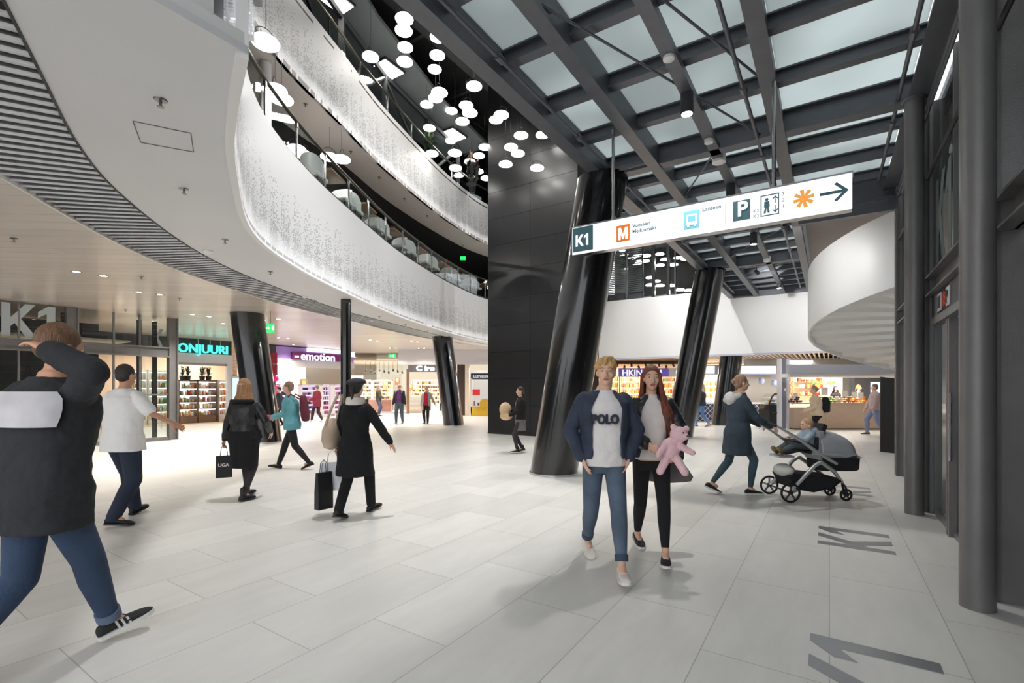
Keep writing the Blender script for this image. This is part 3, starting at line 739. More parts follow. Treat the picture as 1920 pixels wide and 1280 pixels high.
# spotlights added under the atrium roof and on the canopy purely to brighten surfaces
def fill_spot(p, tgt, power, lab, grp, size=.9, soft=.05):
    p = Vector(p); tgt = Vector(tgt); d = (tgt-p).normalized()
    t = thing('added_spotlight', lab, 'spotlight', p, group=grp)
    mb = MB(); mb.tube([p, p-d*.16], [.06,.05], 14); mb.build('housing', M_dgrey, t, smooth=True)
    mb = MB(); mb.tube([p-d*.1, p-d*.1+Vector((0,0,.25))], .012, 6); mb.build('bracket', M_dgrey, t)
    l = bpy.data.lights.new('fill_beam','SPOT'); l.energy = power; l.spot_size = size; l.spot_blend = 1.0; l.shadow_soft_size = soft
    o = bpy.data.objects.new('fill_beam', l); COL.objects.link(o); o.location = p+d*.02; o.rotation_euler = d.to_track_quat('-Z','Y').to_euler()
for k in range(5):
    s_ = 7.5+k*3.0; q = Fc[min(len(Fc)-1, int(38+k*20))]
    fill_spot(W(s_, -3.40, 5.35), (q.x, q.y, 4.7), 330, 'added black spotlight on the outer canopy beam that brightens the curved balcony', 'added spotlights on the outer canopy beam', 1.5)
for k in range(5):
    p = W(5+k*3.4, -5.2-.2*k, 12.4); fill_spot(p, (p.x-.6, p.y, 0), 3000, 'added black spotlight under the atrium roof that brightens the floor', 'added spotlights under the atrium roof', 1.0, .35)
for k in range(4):
    fill_spot(W(16.2, -5.6+k*1.9, 5.0) if k > 1 else W(15.0,-5.0-k*1.2,12.3), W(20.9, -6.0+k*2.6, 4.0), 420 if k > 1 else 3000, 'added black spotlight that brightens the white bulkhead', 'added spotlights aimed at the bulkhead', 1.5 if k > 1 else .7)
fill_spot(W(12.0,-.75,4.98), W(15.0,.2,3.6), 170, 'added black spotlight on the canopy beam that brightens the spiral stair', None, 1.7)
# ============================================================ PENDANT LAMPS
M_hoop = mat('lamp_wire',(60,60,62),.3,metal=.8)
M_lampcap = mat('lamp_cap',(205,205,205),.4)
def make_pendant(loc, ztop, lab, grp):
    loc = Vector(loc)
    t = thing('pendant_lamp', lab, 'pendant lamp', loc, group=grp)
    mb = MB(); mb.lathe((0,0,0), [(.02,.0),(.20,.0),(.205,.02),(.18,.045)], 28); mb.build('diffuser', M_lamp, t, smooth=True, world=False)
    mb = MB(); mb.lathe((0,0,0), [(.19,.046),(.15,.075),(.04,.10),(.01,.102)], 24); mb.build('cap', M_lampcap, t, smooth=True, world=False)
    a = random.uniform(0,PI); mb = MB()
    mb.tube([(.2*math.cos(k*PI/12)*math.cos(a),.2*math.cos(k*PI/12)*math.sin(a),.02+.22*math.sin(k*PI/12)) for k in range(13)], .006, 6)
    mb.build('hoop', M_hoop, t, smooth=True, world=False)
    mb = MB(); mb.tube([(0,0,.24),(0,0,max(.3,ztop-loc.z))], .004, 5); mb.build('cord', M_hoop, t, world=False)
    return t
PL = [(758,37,34),(757,59,33),(760,90,29),(759,117,30),(821,71,30),(820,105,29),(815,131,26),(695,108,31),(889,163,30),(824,175,31),(817,185,28),(800,197,24),(847,209,22),(874,199,27),(881,213,29),(867,229,26),(805,241,23),(845,265,20),(810,289,24),(853,288,26),(854,316,24),(898,293,22),(881,304,21),(884,323,19),(897,322,19),(909,277,23),(911,335,17),(940,217,29),(930,226,25),(977,255,27),(1017,254,25),(958,277,24),(971,289,26),(948,309,24),(1007,316,26),(895,-6,34),(600,-20,30),(680,-30,36)]
for px, py, wd in PL:
    Y = min(.42*F/wd, 19.5)
    if px > 912: Y = min(Y, 14.7)
    make_pendant(at(px,py,Y), 12.85, 'white disc lamp with wire hoop hanging in the dark atrium', 'disc lamps hanging in the atrium')
for px, py in ((498,82),(516,171),(528,188),(556,281),(570,292),(640,300),(618,296)):
    make_pendant(atz(px,py,6.9), 7.66, 'disc lamp hanging over the cafe floor behind its glass balustrade', 'disc lamps over the cafe floor')
for px, py in ((1170,479),(1186,484),(1196,479),(1212,480),(1199,491),(1210,490),(1195,496),(1237,477),(1247,487),(1238,498),(1263,497),(1271,484),(1285,486),(1219,535),(1238,536),(1259,536),(1230,528),(1275,544),(1292,545),(1219,521)):
    rr = (px-960)/F; s_ = BS+1.6+random.random()*1.2; Y = s_/(.8361+.5485*rr)
    make_pendant(at(px,py,Y), 8.15, 'disc lamp behind the upper glazing, put there in place of a lamp reflection', 'disc lamps standing in for reflections in the upper glazing')  # these lamps stand in for pendant reflections in the glazing

# ============================================================ HANGING DIRECTION SIGN
SS = 6.26; zt_, zb_ = 3.83, 3.45
sg = thing('direction_sign', 'long illuminated direction sign hanging from the canopy with K1, metro and parking symbols', 'sign', W(SS,-1.4,3.64))
nA, nB = s_n(1073,SS), s_n(1598,SS)
mb = MB(); mb.sn(SS+.012,SS+.14,nA,nB,zb_,zt_); mb.sn(SS-.002,SS+.15,nA-.01,nB+.01,zt_,zt_+.02); mb.build('housing', M_chrome, sg)
mb = MB(); mb.sn(SS,SS+.012,nA,nB,zb_,zt_); mb.build('lit_face', glow('sign_glow',(250,252,255),1.35), sg)
mb = MB(); mb.tube([W(SS+.06,s_n(1147,SS),3.84),W(SS+.06,s_n(1147,SS),5.09)], .022, 10); mb.lathe(W(SS+.06,s_n(1147,SS),3.84),[(.03,0),(.03,.06)],12); mb.build('hanging_rod', M_chrome, sg, smooth=True)
mb = MB(); mb.tube([W(SS+.06,s_n(1450,SS),3.84),W(SS+.06,s_n(1450,SS),5.09)], .022, 10); mb.lathe(W(SS+.06,s_n(1450,SS),3.84),[(.03,0),(.03,.06)],12); mb.build('hanging_rod', M_chrome, sg, smooth=True)
AX = -V; UP = Vector((0,0,1)); SF = SS-.001
g_teal = mat('sign_teal',(62,98,106),.5,emit=.25,ecol=(62,98,106)); g_or = mat('sign_orange',(226,120,40),.5,emit=.4,ecol=(226,120,40))
g_lb = mat('sign_blue',(120,190,212),.5,emit=.4,ecol=(120,190,212)); g_st = mat('sign_star',(244,170,80),.5,emit=.5,ecol=(244,170,80))
g_w = glow('sign_letter_glow',(255,255,255),1.3)
def zat(fr): return zt_ - fr*(zt_-zb_)
def sbox(px0, px1, f0, f1, m, nm, off=.004):
    mb = MB(); mb.sn(SF-off,SF,s_n(px0,SS),s_n(px1,SS),zat(f1),zat(f0)); return mb.build(nm, m, sg)
def stext(s_, px, fbase, size, m, nm='lettering', off=.006, w_=1.0, bold=0.0):
    return text(nm, s_, size, W(SF-off, s_n(px,SS), zat(fbase)), AX, UP, m, sg, .004, bold=bold, width=w_)
sbox(1074,1112,.02,.92,g_teal,'gate_plate')
mb = MB(); k1(mb, W(SF-.008, s_n(1080,SS), zat(.72)), AX, UP, U*.003, .16, 1.0); mb.build('gate_letters', g_w, sg)
sbox(1156,1181,.24,.82,g_or,'metro_plate')
mb = MB(); n_ = s_n(1159.5,SS); w_ = s_n(1177.5,SS)-n_; h_ = .42*.38
mb.prism([(0,0),(.25,0),(.25,.55),(.42,.05),(.58,.05),(.75,.55),(.75,0),(1,0),(1,1),(.72,1),(.5,.45),(.28,1),(0,1)], W(SF-.009,n_,zat(.75)), AX*w_, UP*h_, U*.003); mb.build('metro_letter', g_w, sg)
stext('Vuosaari',1186,.40,.068,g_teal,bold=.001); stext('Mellunmäki',1186,.60,.068,g_teal,bold=.001)
sbox(1282,1311,.20,.80,g_lb,'bus_plate')
mb = MB(); n_ = s_n(1287,SS); w_ = s_n(1307,SS)-n_
mb.sn(SF-.007,SF-.004,n_,n_+w_,zat(.66),zat(.32)); mb.sn(SF-.007,SF-.004,n_+.01,n_+.035,zat(.72),zat(.66)); mb.sn(SF-.007,SF-.004,n_+w_-.035,n_+w_-.01,zat(.72),zat(.66)); mb.build('bus_symbol', g_w, sg)
mb = MB(); mb.sn(SF-.010,SF-.007,n_+.02,n_+w_-.02,zat(.56),zat(.37)); mb.build('bus_window', g_lb, sg)
stext('Länteen',1317,.30,.068,g_teal,bold=.001)
sbox(1360,1361.2,.2,.85,mat('sign_line',(190,195,200),.5),'divider')
sbox(1374,1407,.18,.80,g_teal,'parking_plate'); stext('P',1382,.66,.24,g_w,'parking_letter',bold=.006,w_=.95)
stext('K2',1412,.64,.055,g_teal); stext('K3',1412,.80,.055,g_teal)
mb = MB(); n0_, n1_ = s_n(1426,SS), s_n(1461,SS); z0_, z1_ = zat(.80), zat(.16); t_ = .012
mb.sn(SF-.004,SF,n0_,n1_,z0_,z0_+t_); mb.sn(SF-.004,SF,n0_,n1_,z1_-t_,z1_); mb.sn(SF-.004,SF,n0_,n0_+t_,z0_,z1_); mb.sn(SF-.004,SF,n1_-t_,n1_,z0_,z1_)
c_ = W(SF-.004, n0_+.065, z1_-.055); 
mb.prism([(.018*math.cos(a*PI/6),.018*math.sin(a*PI/6)) for a in range(12)], c_, AX, UP, U*.003)
mb.prism([(-.025,-.02),(.025,-.02),(.03,-.09),(.02,-.09),(.03,-.155),(.008,-.155),(0,-.10),(-.012,-.155),(-.034,-.155),(-.02,-.09),(-.03,-.09)], c_, AX, UP, U*.003)
for sg_ in (1,-1):
    o_ = W(SF-.004, n0_+.15, (z0_+z1_)/2 + sg_*.012)
    mb.prism([(-.005,0),(.005,0),(.005,.06),(.022,.045),(.03,.052),(0,.085),(-.03,.052),(-.022,.045),(-.005,.06)], o_, AX*sg_, UP*sg_, U*.003)
mb.build('lift_symbol', g_teal, sg)
for k,ch in enumerate('321'): stext(ch,1466,.28+k*.18,.055,g_teal)
mb = MB(); cs = W(SF-.004, s_n(1507,SS), zat(.48))
for k in range(4):
    a_ = k*PI/4+.2; dx = AX*math.cos(a_)+UP*math.sin(a_); dy = -AX*math.sin(a_)+UP*math.cos(a_)
    mb.prism([(-.10,-.021),(0,-.012),(.10,-.021),(.10,.021),(0,.012),(-.10,.021)], cs, dx, dy, U*.003)
mb.build('star_symbol', g_st, sg)
mb = MB(); mb.prism([(-.13,-.016),(.07,-.016),(.0,-.085),(.022,-.105),(.13,0),(.022,.105),(.0,.085),(.07,.016),(-.13,.016)], W(SF-.004,s_n(1564,SS),zat(.46)), AX, UP, U*.003); mb.build('arrow', g_teal, sg)

# ============================================================ CEILING FITTINGS (left)
DL = [(143,509),(194,517),(260,547),(300,552),(360,589),(392,593),(418,606),(440,609),(522,598),(522,633),(540,634),(694,637),(707,639),(771,639),(783,641),(731,653),(742,654),(785,653),(795,655),(550,646)]
for px, py in DL:
    c = atz(px,py,ZC)
    if c.y > 25.5: c = Vector((c.x*25.5/c.y, 25.5, ZC))
    t = thing('downlight', 'small round recessed downlight in the beige planked ceiling', 'downlight', c, group='recessed downlights in the planked ceiling')
    mb = MB(); mb.lathe(c, [(.085,0),(.085,-.008),(.06,-.008),(.058,-.002)], 20); mb.build('ring', M_chrome, t, smooth=True)
    mb = MB(); mb.lathe(c, [(.058,-.003),(.01,-.0035)], 16); mb.build('lens', M_warm, t)
    l = bpy.data.lights.new('downlight_beam','SPOT'); l.energy = 260; l.spot_size = 2.3; l.spot_blend = .9; l.shadow_soft_size = .05; l.color = (1,.94,.87)
    o = bpy.data.objects.new('downlight_beam', l); COL.objects.link(o); o.location = c+Vector((0,0,-.03))
M_spr = mat('sprinkler_metal',(120,118,116),.3,metal=.9)
for px, py, z in ((301,187,ZC),(345,354,ZC),(422,449,ZC),(507,509,ZC),(26,446,ZC),(265,518,ZC),(337,559,ZC),(236,580,ZC),(590,563,ZC),(645,572,ZC),(711,593,ZC),(760,608,ZC),(802,620,ZC),(842,630,ZC),
                  (573,195,7.62),(658,284,7.62),(711,332,7.62),(758,372,7.62),(801,404,7.62)):
    c = atz(px,py,z); mb = MB(); mb.lathe(c, [(.045,.012),(.045,0),(.04,-.008),(.014,-.010)], 14); mb.lathe(c, [(.010,-.009),(.010,-.05)], 8); mb.lathe(c, [(.024,-.05),(.024,-.055)], 10)
    tag(mb.build('sprinkler', M_spr, smooth=True), 'small metal sprinkler head set in the pale soffit', 'sprinkler', 'sprinkler heads in the soffits')
for px, py, lab in ((390,470,'white round detector on the curved soffit nearest the camera'),(572,555,'white round detector on the curved soffit above the woman in the black coat'),(697,600,'white round detector on the curved soffit above the elderly man')):
    c = atz(px,py,ZC); mb = MB(); mb.lathe(c, [(.07,0),(.07,-.02),(.04,-.04),(.01,-.042)], 20); tag(mb.build('smoke_detector', M_white, smooth=True), lab, 'smoke detector')
q = [atz(249,227,ZC-.003), atz(358,250,ZC-.003), atz(363,285,ZC-.003), atz(264,267,ZC-.003)]
mb = MB()
for a_, b_ in zip(q, q[1:]+q[:1]): mb.tube([a_,b_], .0035, 4)
tag(mb.build('access_hatch', mat('hatch_joint',(110,106,102),.6)), 'thin outline of a closed hatch in the pale soffit', 'hatch')
# green exit signs
M_exit = glow('exit_green',(30,190,90),2.0); M_exw = glow('exit_white',(240,255,245),2.2)
def exit_sign(c, lab, w_=.34, h_=.17):
    t = thing('exit_sign', lab, 'exit sign', c)
    mb = MB(); mb.box(c, (w_,.05,h_)); mb.build('box', M_exit, t)
    mb = MB(); c2 = Vector(c)+Vector((0,-.027,0))
    mb.prism([(-.09,-.01),(-.03,-.01),(-.03,-.05),(.03,.0),(-.03,.05),(-.03,.015),(-.09,.015)], c2+Vector((-.02,0,0)), (1,0,0),(0,0,1),(0,-.004,0)); mb.box(c2+Vector((.08,0,0)), (.05,.006,.11)); mb.build('pictogram', M_exw, t)
    mb = MB(); mb.tube([Vector(c)+Vector((0,0,h_/2)), Vector((c[0],c[1],ZC))], .008, 6); mb.build('hanger', M_dgrey, t)
exit_sign(at(507,615,13.2), 'green lit exit sign beside the top of the left leaning column', .20,.24)
exit_sign(at(735,667,24.5), 'green lit exit sign hanging in front of the optician')
t = thing('information_sign','small lit white sign hanging behind the slender black column','sign',at(655,664,14.5))
c = at(655,664,14.5); mb = MB(); mb.box(c,(.32,.05,.15)); mb.build('box', glow('info_white',(255,255,255),1.6), t)
mb = MB(); mb.box(c+Vector((-.07,-.028,0)),(.07,.004,.07)); mb.build('symbol', M_dgrey, t); mb = MB(); mb.tube([c+Vector((0,0,.07)),Vector((c.x,c.y,ZC))],.008,6); mb.build('hanger', M_dgrey, t)

# ============================================================ CAFE FURNITURE ON THE UPPER FLOOR
M_chairw = mat('white_leather',(232,234,233),.4); M_wood = mat('oak_top',(158,118,82),.4,noise=.15,nscale=6,stretch=(1,8,1))
def make_chair():
    t = thing('tub_chair','white leather tub chair with black legs at a cafe table by the balustrade','chair',group='white chairs along the balustrade')
    mb = MB(); mb.box((0,0,.44),(.46,.46,.10)); mb.build('seat', M_chairw, t, world=False, bevel=.03, smooth=True)
    mb = MB(); R_ = []
    for k in range(13):
        a = PI*(-.08) + PI*1.16*k/12; x, y = .25*math.cos(a), -.03-.25*math.sin(a); h = .66+.20*max(0,math.sin(a))**.6
        R_.append([Vector((x,y,.40)),Vector((x,y,h)),Vector((x*.86,y*.86,h)),Vector((x*.86,y*.86,.40))])
    mb.rings(R_); mb.build('backrest', M_chairw, t, world=False, smooth=True)
    for sx in (-1,1):
        for sy in (-1,1):
            mb = MB(); mb.tube([(sx*.17,sy*.17,.40),(sx*.21,sy*.21,0)], [.016,.011], 8); mb.build('leg', M_rub, t, world=False, smooth=True)
    return t
def make_table():
    t = thing('cafe_table','square oak cafe table on a black pedestal by the balustrade','table',group='oak tables along the balustrade')
    mb = MB(); mb.box((0,0,.735),(.75,.75,.04)); mb.build('tabletop', M_wood, t, world=False, bevel=.005)
    mb = MB(); mb.tube([(0,0,.02),(0,0,.72)],.03,12); mb.build('pedestal', M_rub, t, world=False, smooth=True)
    mb = MB(); mb.box((0,0,.012),(.45,.06,.025)); mb.box((0,0,.012),(.06,.45,.025)); mb.build('foot', M_rub, t, world=False)
    return t
ZF = 5.57
ch0 = make_chair(); tb0 = make_table(); usedc = [False,False]
def put(proto, k, p, a):
    o = proto if not usedc[k] else copy_tree(proto); usedc[k] = True
    o.location = p; o.rotation_euler = (0,0,a); o.matrix_basis = Matrix.Translation(Vector(p)) @ Matrix.Rotation(a,4,'Z')
    return o
dist = 0; seg = []
for i in range(1,len(Fc)):
    dist += (Fc[i]-Fc[i-1]).length; seg.append((dist, Fc[i], (Fc[i]-Fc[i-1]).normalized()))
def oncurve(d, off):
    for dd, p, t_ in seg:
        if dd >= d: return p - Vector((t_.y,-t_.x,0))*off, t_
    return seg[-1][1], seg[-1][2]
for g_ in range(7):
    d0 = 8.2 + g_*1.95
    p, t_ = oncurve(d0,.66); ang = math.atan2(t_.y,t_.x)
    put(tb0, 1, (p.x,p.y,ZF), ang)
    p1, _ = oncurve(d0-.67,.58); put(ch0, 0, (p1.x,p1.y,ZF), ang-PI/2)
    p2, _ = oncurve(d0+.67,.58); put(ch0, 0, (p2.x,p2.y,ZF), ang+PI/2)
    p3, _ = oncurve(d0,.66)
    l = thing('table_lantern','small glass lantern on an oak cafe table by the balustrade','lantern',(p3.x,p3.y,ZF+.755),group='lanterns on the cafe tables')
    mb = MB(); mb.lathe((0,0,0),[(.05,0),(.05,.02),(.03,.03)],12); mb.build('base', M_rub, l, world=False)
    mb = MB(); mb.lathe((0,0,0),[(.045,.03),(.045,.16)],12); mb.build('glass', M_glass, l, world=False)
    mb = MB(); mb.lathe((0,0,0),[(.02,.035),(.02,.10)],10); mb.build('candle', glow('candle',(255,220,170),4), l, world=False)
# round white columns on the cafe floor
def ucol(x, y, r0, lab, fl_=False):
    t = thing('column', lab, 'column', (x,y,ZF)); mb = MB()
    prof = [(r0,0),(r0,1.1),(r0*1.15,1.6),(r0*1.5,2.08)] if fl_ else [(r0,0),(r0,2.04)]
    mb.lathe((x,y,ZF), prof, 32); mb.build('shaft', M_white, t, smooth=True)
p, _ = oncurve(14.2,2.6); ucol(p.x,p.y,.34,'white flared column behind the cafe tables',True)
p, _ = oncurve(6.4,.9); ucol(p.x,p.y,.10,'thin white column behind the cafe balustrade')
exc = oncurve(19.5,1.6)[0]
c = at(868,484,20.5); t = thing('exit_sign','small green lit sign at the far end of the cafe floor','exit sign',c); mb = MB(); mb.box(c,(.22,.04,.16)); mb.build('box', M_exit, t)
mb = MB(); mb.tube([c+Vector((0,0,.08)),(c.x,c.y,7.66)],.008,6); mb.build('hanger', M_dgrey, t)
# dark back-wall lights and shelves on the cafe floor: warm spots
for k in range(8):
    p, _ = oncurve(7.5+k*1.9, 3.2+random.random()*2.5)
    mb = MB(); c = Vector((p.x,p.y,7.55)); mb.lathe(c,[(.07,.06),(.08,0),(.01,-.002)],14)
    if k % 2: area((p.x,p.y,7.5), .25, 130, (1,.97,.92), name='cafe_fill')  # area light added to brighten the cafe furniture
    tag(mb.build('round_spot', M_lamp), 'small bright spot under the black cafe ceiling', 'ceiling spot', 'spots under the cafe ceiling')
# planter shrubs and glazing on the topmost floor
M_leaf = mat('plant_leaf',(44,66,38),.5)
def shrub(c, h, r_, n, name, lab, grp=None, potm=None, pot=True, m=None):
    t = thing(name, lab, 'plant', c, group=grp); c = Vector(c)
    if pot: mb = MB(); mb.lathe(c, [(r_*.32,0),(r_*.42,h*.3),(r_*.38,h*.3)], 16); mb.build('pot', potm or M_dgrey, t, smooth=True)
    mb = MB()
    for i in range(n):
        a = random.uniform(0,2*PI); tl = random.uniform(.1,.9); d = Vector((math.cos(a)*tl*r_, math.sin(a)*tl*r_, 0)); z = random.uniform(.35,1)*h
        b0 = c+Vector((0,0,h*.28)); p1 = c+d*.6+Vector((0,0,z)); p2 = c+d*1.3+Vector((0,0,z-.05*h)); w_ = Vector((-math.sin(a),math.cos(a),0))*r_*.10
        mb.add([b0, p1-w_, p1+w_, p2], [(0,1,2),(1,3,2)])
    mb.build('leaves', m or M_leaf, t); return t
for px, py in ((838,318),(915,375)):
    c = at(px,py,17.0 if px < 900 else 19.0); c.z = 9.2; c.x -= .62; shrub(c, 1.6, .35, 120, 'potted_shrub', 'leafy dark green plant on the topmost balcony, %s' % ('left of the seated person' if px < 900 else 'beside the black core'), pot=True)
wv = thing('sloped_window','slanting daylit windows behind the topmost balcony','window',at(760,225,15))
for k in range(7):
    p, _ = oncurve(10.2+k*1.5, 1.7); q_, _ = oncurve(10.2+k*1.5+1.3, 1.7)
    mb = MB(); mb.add([(p.x,p.y,9.3),(q_.x,q_.y,9.3),(q_.x,q_.y,10.9),(p.x,p.y,10.9),(p.x-.05,p.y,9.3),(q_.x-.05,q_.y,9.3),(q_.x-.05,q_.y,10.9),(p.x-.05,p.y,10.9)],[(0,1,2,3),(7,6,5,4),(0,4,5,1),(3,2,6,7),(0,3,7,4),(1,5,6,2)])
    if k in (1,4,5,6): mb.build('pane', glow('dim_window',(170,190,190),.45), wv)
    else: mb.build('pane', M_dgrey, wv)
# ============================================================ SHARED SHOP KIT
GOODS = {}
def proto_goods():
    cols = {'white':(235,232,225),'cream':(232,214,176),'orange':(226,132,52),'green':(92,140,74),'red':(176,52,48),'brown':(120,78,48),'dark':(50,44,44),'amber':(214,160,84),'purple':(120,88,160),'pink':(214,120,150)}
    for cn, c in cols.items():
        m = mat('goods_'+cn, c, .45, noise=.12, nscale=30)
        a = MB(); a.box((0,0,.5),(.8,.8,1)); b = MB(); b.lathe((0,0,0),[(.36,0),(.38,.55),(.14,.75),(.14,1)],8)
        c_ = MB(); c_.lathe((0,0,0),[(.4,0),(.4,.7),(.33,.75),(.33,1)],8)
        for kn, mb in (('packet',a),('bottle',b),('jar',c_),('cosmetic_pack',a),('spectacles_case',a),('carton',a)):
            me = bpy.data.meshes.new('goods_'+kn); me.from_pydata([tuple(v) for v in mb.v],[],mb.f); me.materials.append(m); GOODS[(kn,cn)] = me
proto_goods()
def good(kind, col, p, w_, d_, h_, rz, lab, cat, grp):
    o = bpy.data.objects.new(kind, GOODS[(kind,col)]); COL.objects.link(o)
    o.location = p; o.scale = (w_,d_,h_); o.rotation_euler = (0,0,rz)
    return tag(o, lab, cat, grp)
def shelf_unit(name, lab, c, w_, d_, h_, rz, ns, mbody, gm, goods=None, z0=.15, top=True, backm=None):
    """open unit facing local -Y; goods = (kinds, cols, per shelf, label, category, group)"""
    t = thing(name, lab, 'shelf unit', c, rz); mb = MB()
    mb.box((-w_/2+.02,0,h_/2),(.04,d_,h_)); mb.box((w_/2-.02,0,h_/2),(.04,d_,h_))
    if top: mb.box((0,0,h_-.03),(w_,d_,.06))
    mb.box((0,0,z0/2),(w_,d_,z0)); mb.build('frame', mbody, t, world=False)
    mb = MB(); mb.box((0,d_/2-.01,h_/2+z0/2),(w_-.08,.02,h_-z0-.06)); mb.build('back_panel', backm or mbody, t, world=False)
    M_ = Matrix.Translation(Vector(c)) @ Matrix.Rotation(rz,4,'Z'); gap = (h_-z0-.08)/ns
    for k in range(ns):
        z = z0+k*gap; mb = MB(); mb.box((0,0,z+.01),(w_-.08,d_-.06,.02)); mb.build('shelf', mbody, t, world=False)
        if gm: mb = MB(); mb.box((0,-d_/2+.05,z+gap-.02),(w_-.1,.03,.015)); mb.build('light_strip', gm, t, world=False)
        if goods:
            kinds, cols, per, gl_, gc, gg = goods
            for j in range(per):
                if random.random() < .08: continue
                x = -w_/2+.08+(w_-.16)*(j+.5)/per; hh = gap*random.uniform(.45,.75)
                p = M_ @ Vector((x, -d_*.12, z+.021)); good(random.choice(kinds), random.choice(cols), p, (w_-.16)/per*.85, min(.2,d_*.5), hh, rz, gl_, gc, gg)
    return t
AU = math.atan2(U.y,U.x)               # along the facade
NS = -22.5                              # shop line on the left
def P(px, n=NS, z=0.0):
    rr = (px-960)/F; Y = n/(.8361*rr-.5485); return Vector((rr*Y,Y,z))
def sat(px, n=NS):
    p = P(px,n); return p.x*.5485+p.y*.8361
G_strip = glow('shelf_strip',(255,246,230),7)
M_cream = mat('shop_cream',(232,216,196),.6); M_shopw = mat('shop_white',(240,236,230),.6); M_beige = mat('shop_floor',(222,196,166),.5)
M_silver = mat('silver_header',(206,206,212),.3,metal=.3)
# far enclosure of the market hall
mb = MB(); mb.box((0,38,2),(80,.2,4)); struct(mb.build('wall_back', M_cream), 'cream rear wall of the market hall')
mb = MB(); mb.box((-27,16,2),(.2,50,4)); struct(mb.build('wall_left', M_dgrey))
mb = MB(); mb.box((32,20,2.6),(.2,50,5.2)); struct(mb.build('wall_right', M_cream))
# ---- organic shop
s0, s1 = sat(318), sat(426); s2 = sat(512)
sh = thing('shopfront','organic shop front with glowing turquoise letters and a white header','shopfront',W((s0+s1)/2,NS))
mb = MB(); mb.sn(s0,s1+.25,NS-.15,NS,2.62,3.02); mb.build('header', M_silver, sh)
mb = MB(); mb.sn(s1,s1+.22,NS-.15,NS+.02,0,2.62); mb.build('jamb', M_silver, sh)
mb = MB(); mb.sn(s0,s1,NS-.1,NS-.06,2.52,2.62); mb.build('shutter_rail', M_chrome, sh)
mb = MB(); mb.sn(s0-4,s2,NS-.2,NS-.16,3.02,3.65); struct(mb.build('trim_11', M_dgrey))
text('shop_letters','ONJUURI',.50, W(sat(331),NS+.10,3.05), U, (0,0,1), glow('turquoise_glow',(70,225,205),1.9), sh, .08, bold=.008, width=(sat(438)-sat(331))/2.35)
mb = MB()
for px in (370,392,412): s_ = sat(px); mb.sn(s_,s_+.04,NS+.0,NS+.04,3.4,3.65)
mb.build('sign_bracket', M_chrome, sh)
# brick pier
mbk = bpy.data.materials.new('tan_brick'); mbk.use_nodes = True; nt = mbk.node_tree; br = nt.nodes.new('ShaderNodeTexBrick'); br.inputs['Scale'].default_value = 4
br.inputs['Color1'].default_value = lin((206,170,136))+(1,); br.inputs['Color2'].default_value = lin((188,146,112))+(1,); br.inputs['Mortar'].default_value = lin((225,214,200))+(1,)
tcx = nt.nodes.new('ShaderNodeTexCoord'); mpp = nt.nodes.new('ShaderNodeMapping'); mpp.inputs['Rotation'].default_value = (PI/2,0,0); nt.links.new(tcx.outputs['Object'], mpp.inputs[0]); nt.links.new(mpp.outputs[0], br.inputs['Vector'])
nt.links.new(br.outputs['Color'], nt.nodes['Principled BSDF'].inputs['Base Color'])
mb = MB(); mb.sn(s1+.25,sat(446),NS-.4,NS-.05,0,3.65); struct(mb.build('wall_brick', mbk), 'tan brick pier right of the organic shop')
sc = thing('display_screen','pale lit advertising screen on the brick pier beside the left leaning column','screen',W(sat(437),NS+.02,1.4))
mb = MB(); mb.sn(sat(434),sat(448),NS+.0,NS+.05,.5,2.1); mb.build('case', M_silver, sc)
mb = MB(); mb.sn(sat(435),sat(447),NS+.05,NS+.055,.6,2.0); mb.build('screen', glow('screen_pale',(215,240,240),1.2), sc)
mb = MB(); mb.sn(s0-6,s1+.3,NS-6,NS-.1,0,.012); struct(mb.build('floor_shop', M_beige))
mb = MB(); mb.sn(s0-6,s2+.0,NS-4.1,NS-4,0,3.6); struct(mb.build('wall_shop_1', mat('shop_taupe',(196,172,152),.6)))
mb = MB(); mb.sn(s0-6,s2,NS-4,NS-.2,3.3,3.34); struct(mb.build('ceiling_shop', M_cream))
gA = (['packet','bottle','jar'],['white','cream','white','cream','white','orange','green','amber','red'],9,'small packaged goods on the lit shelves of the organic shop','goods','goods in the organic shop fridges')
def unit_at(px, n, *a, **k): return P(px,n)
mwb = mat('fridge_frame',(110,84,66),.4)
for k,(px, ww, lab) in enumerate(((347,.78,'lit refrigerated cabinet behind the vestibule post in the organic shop'),(381,.82,'lit refrigerated cabinet in the middle of the organic shop'),(413,.45,'lit white shelf unit at the right of the organic shop'))):
    c = P(px, NS-1.0); shelf_unit('fridge_cabinet', lab, c, ww, .7, 1.9, AU, 5, mwb if k < 2 else M_shopw, G_strip, gA, .32, backm=glow('fridge_back',(255,248,238),1.3))
for px in (294,250):
    c = P(px, NS-1.4); shelf_unit('shop_shelf', 'lit wall shelving seen through the vestibule glass, %s bay' % ('right' if px > 280 else 'left'), c, .8, .5, 2.3, AU, 6, M_shopw, G_strip, gA, .2, backm=glow('shelf_back',(235,240,225),.7))
for px, kind in ((342,0),(352,0),(379,1),(391,1)):
    c = P(px, NS-1.0, 1.905); shrub(c, .62, .30, 26 if kind == 0 else 40, 'potted_plant', ('spiky aloe in a black pot on the fridge cabinet, %s one' % ('left' if px < 345 else 'right')) if kind == 0 else ('small palm in a black pot on the fridge cabinet, %s one' % ('left' if px < 385 else 'right')))
l_ = area(P(375,NS-2.5,3.25), 2.2, 180, (1,.93,.82), name='organic_shop_lamp'); area(P(290,NS-1.5,3.25), 2, 160, (1,.95,.86), name='organic_shop_lamp')
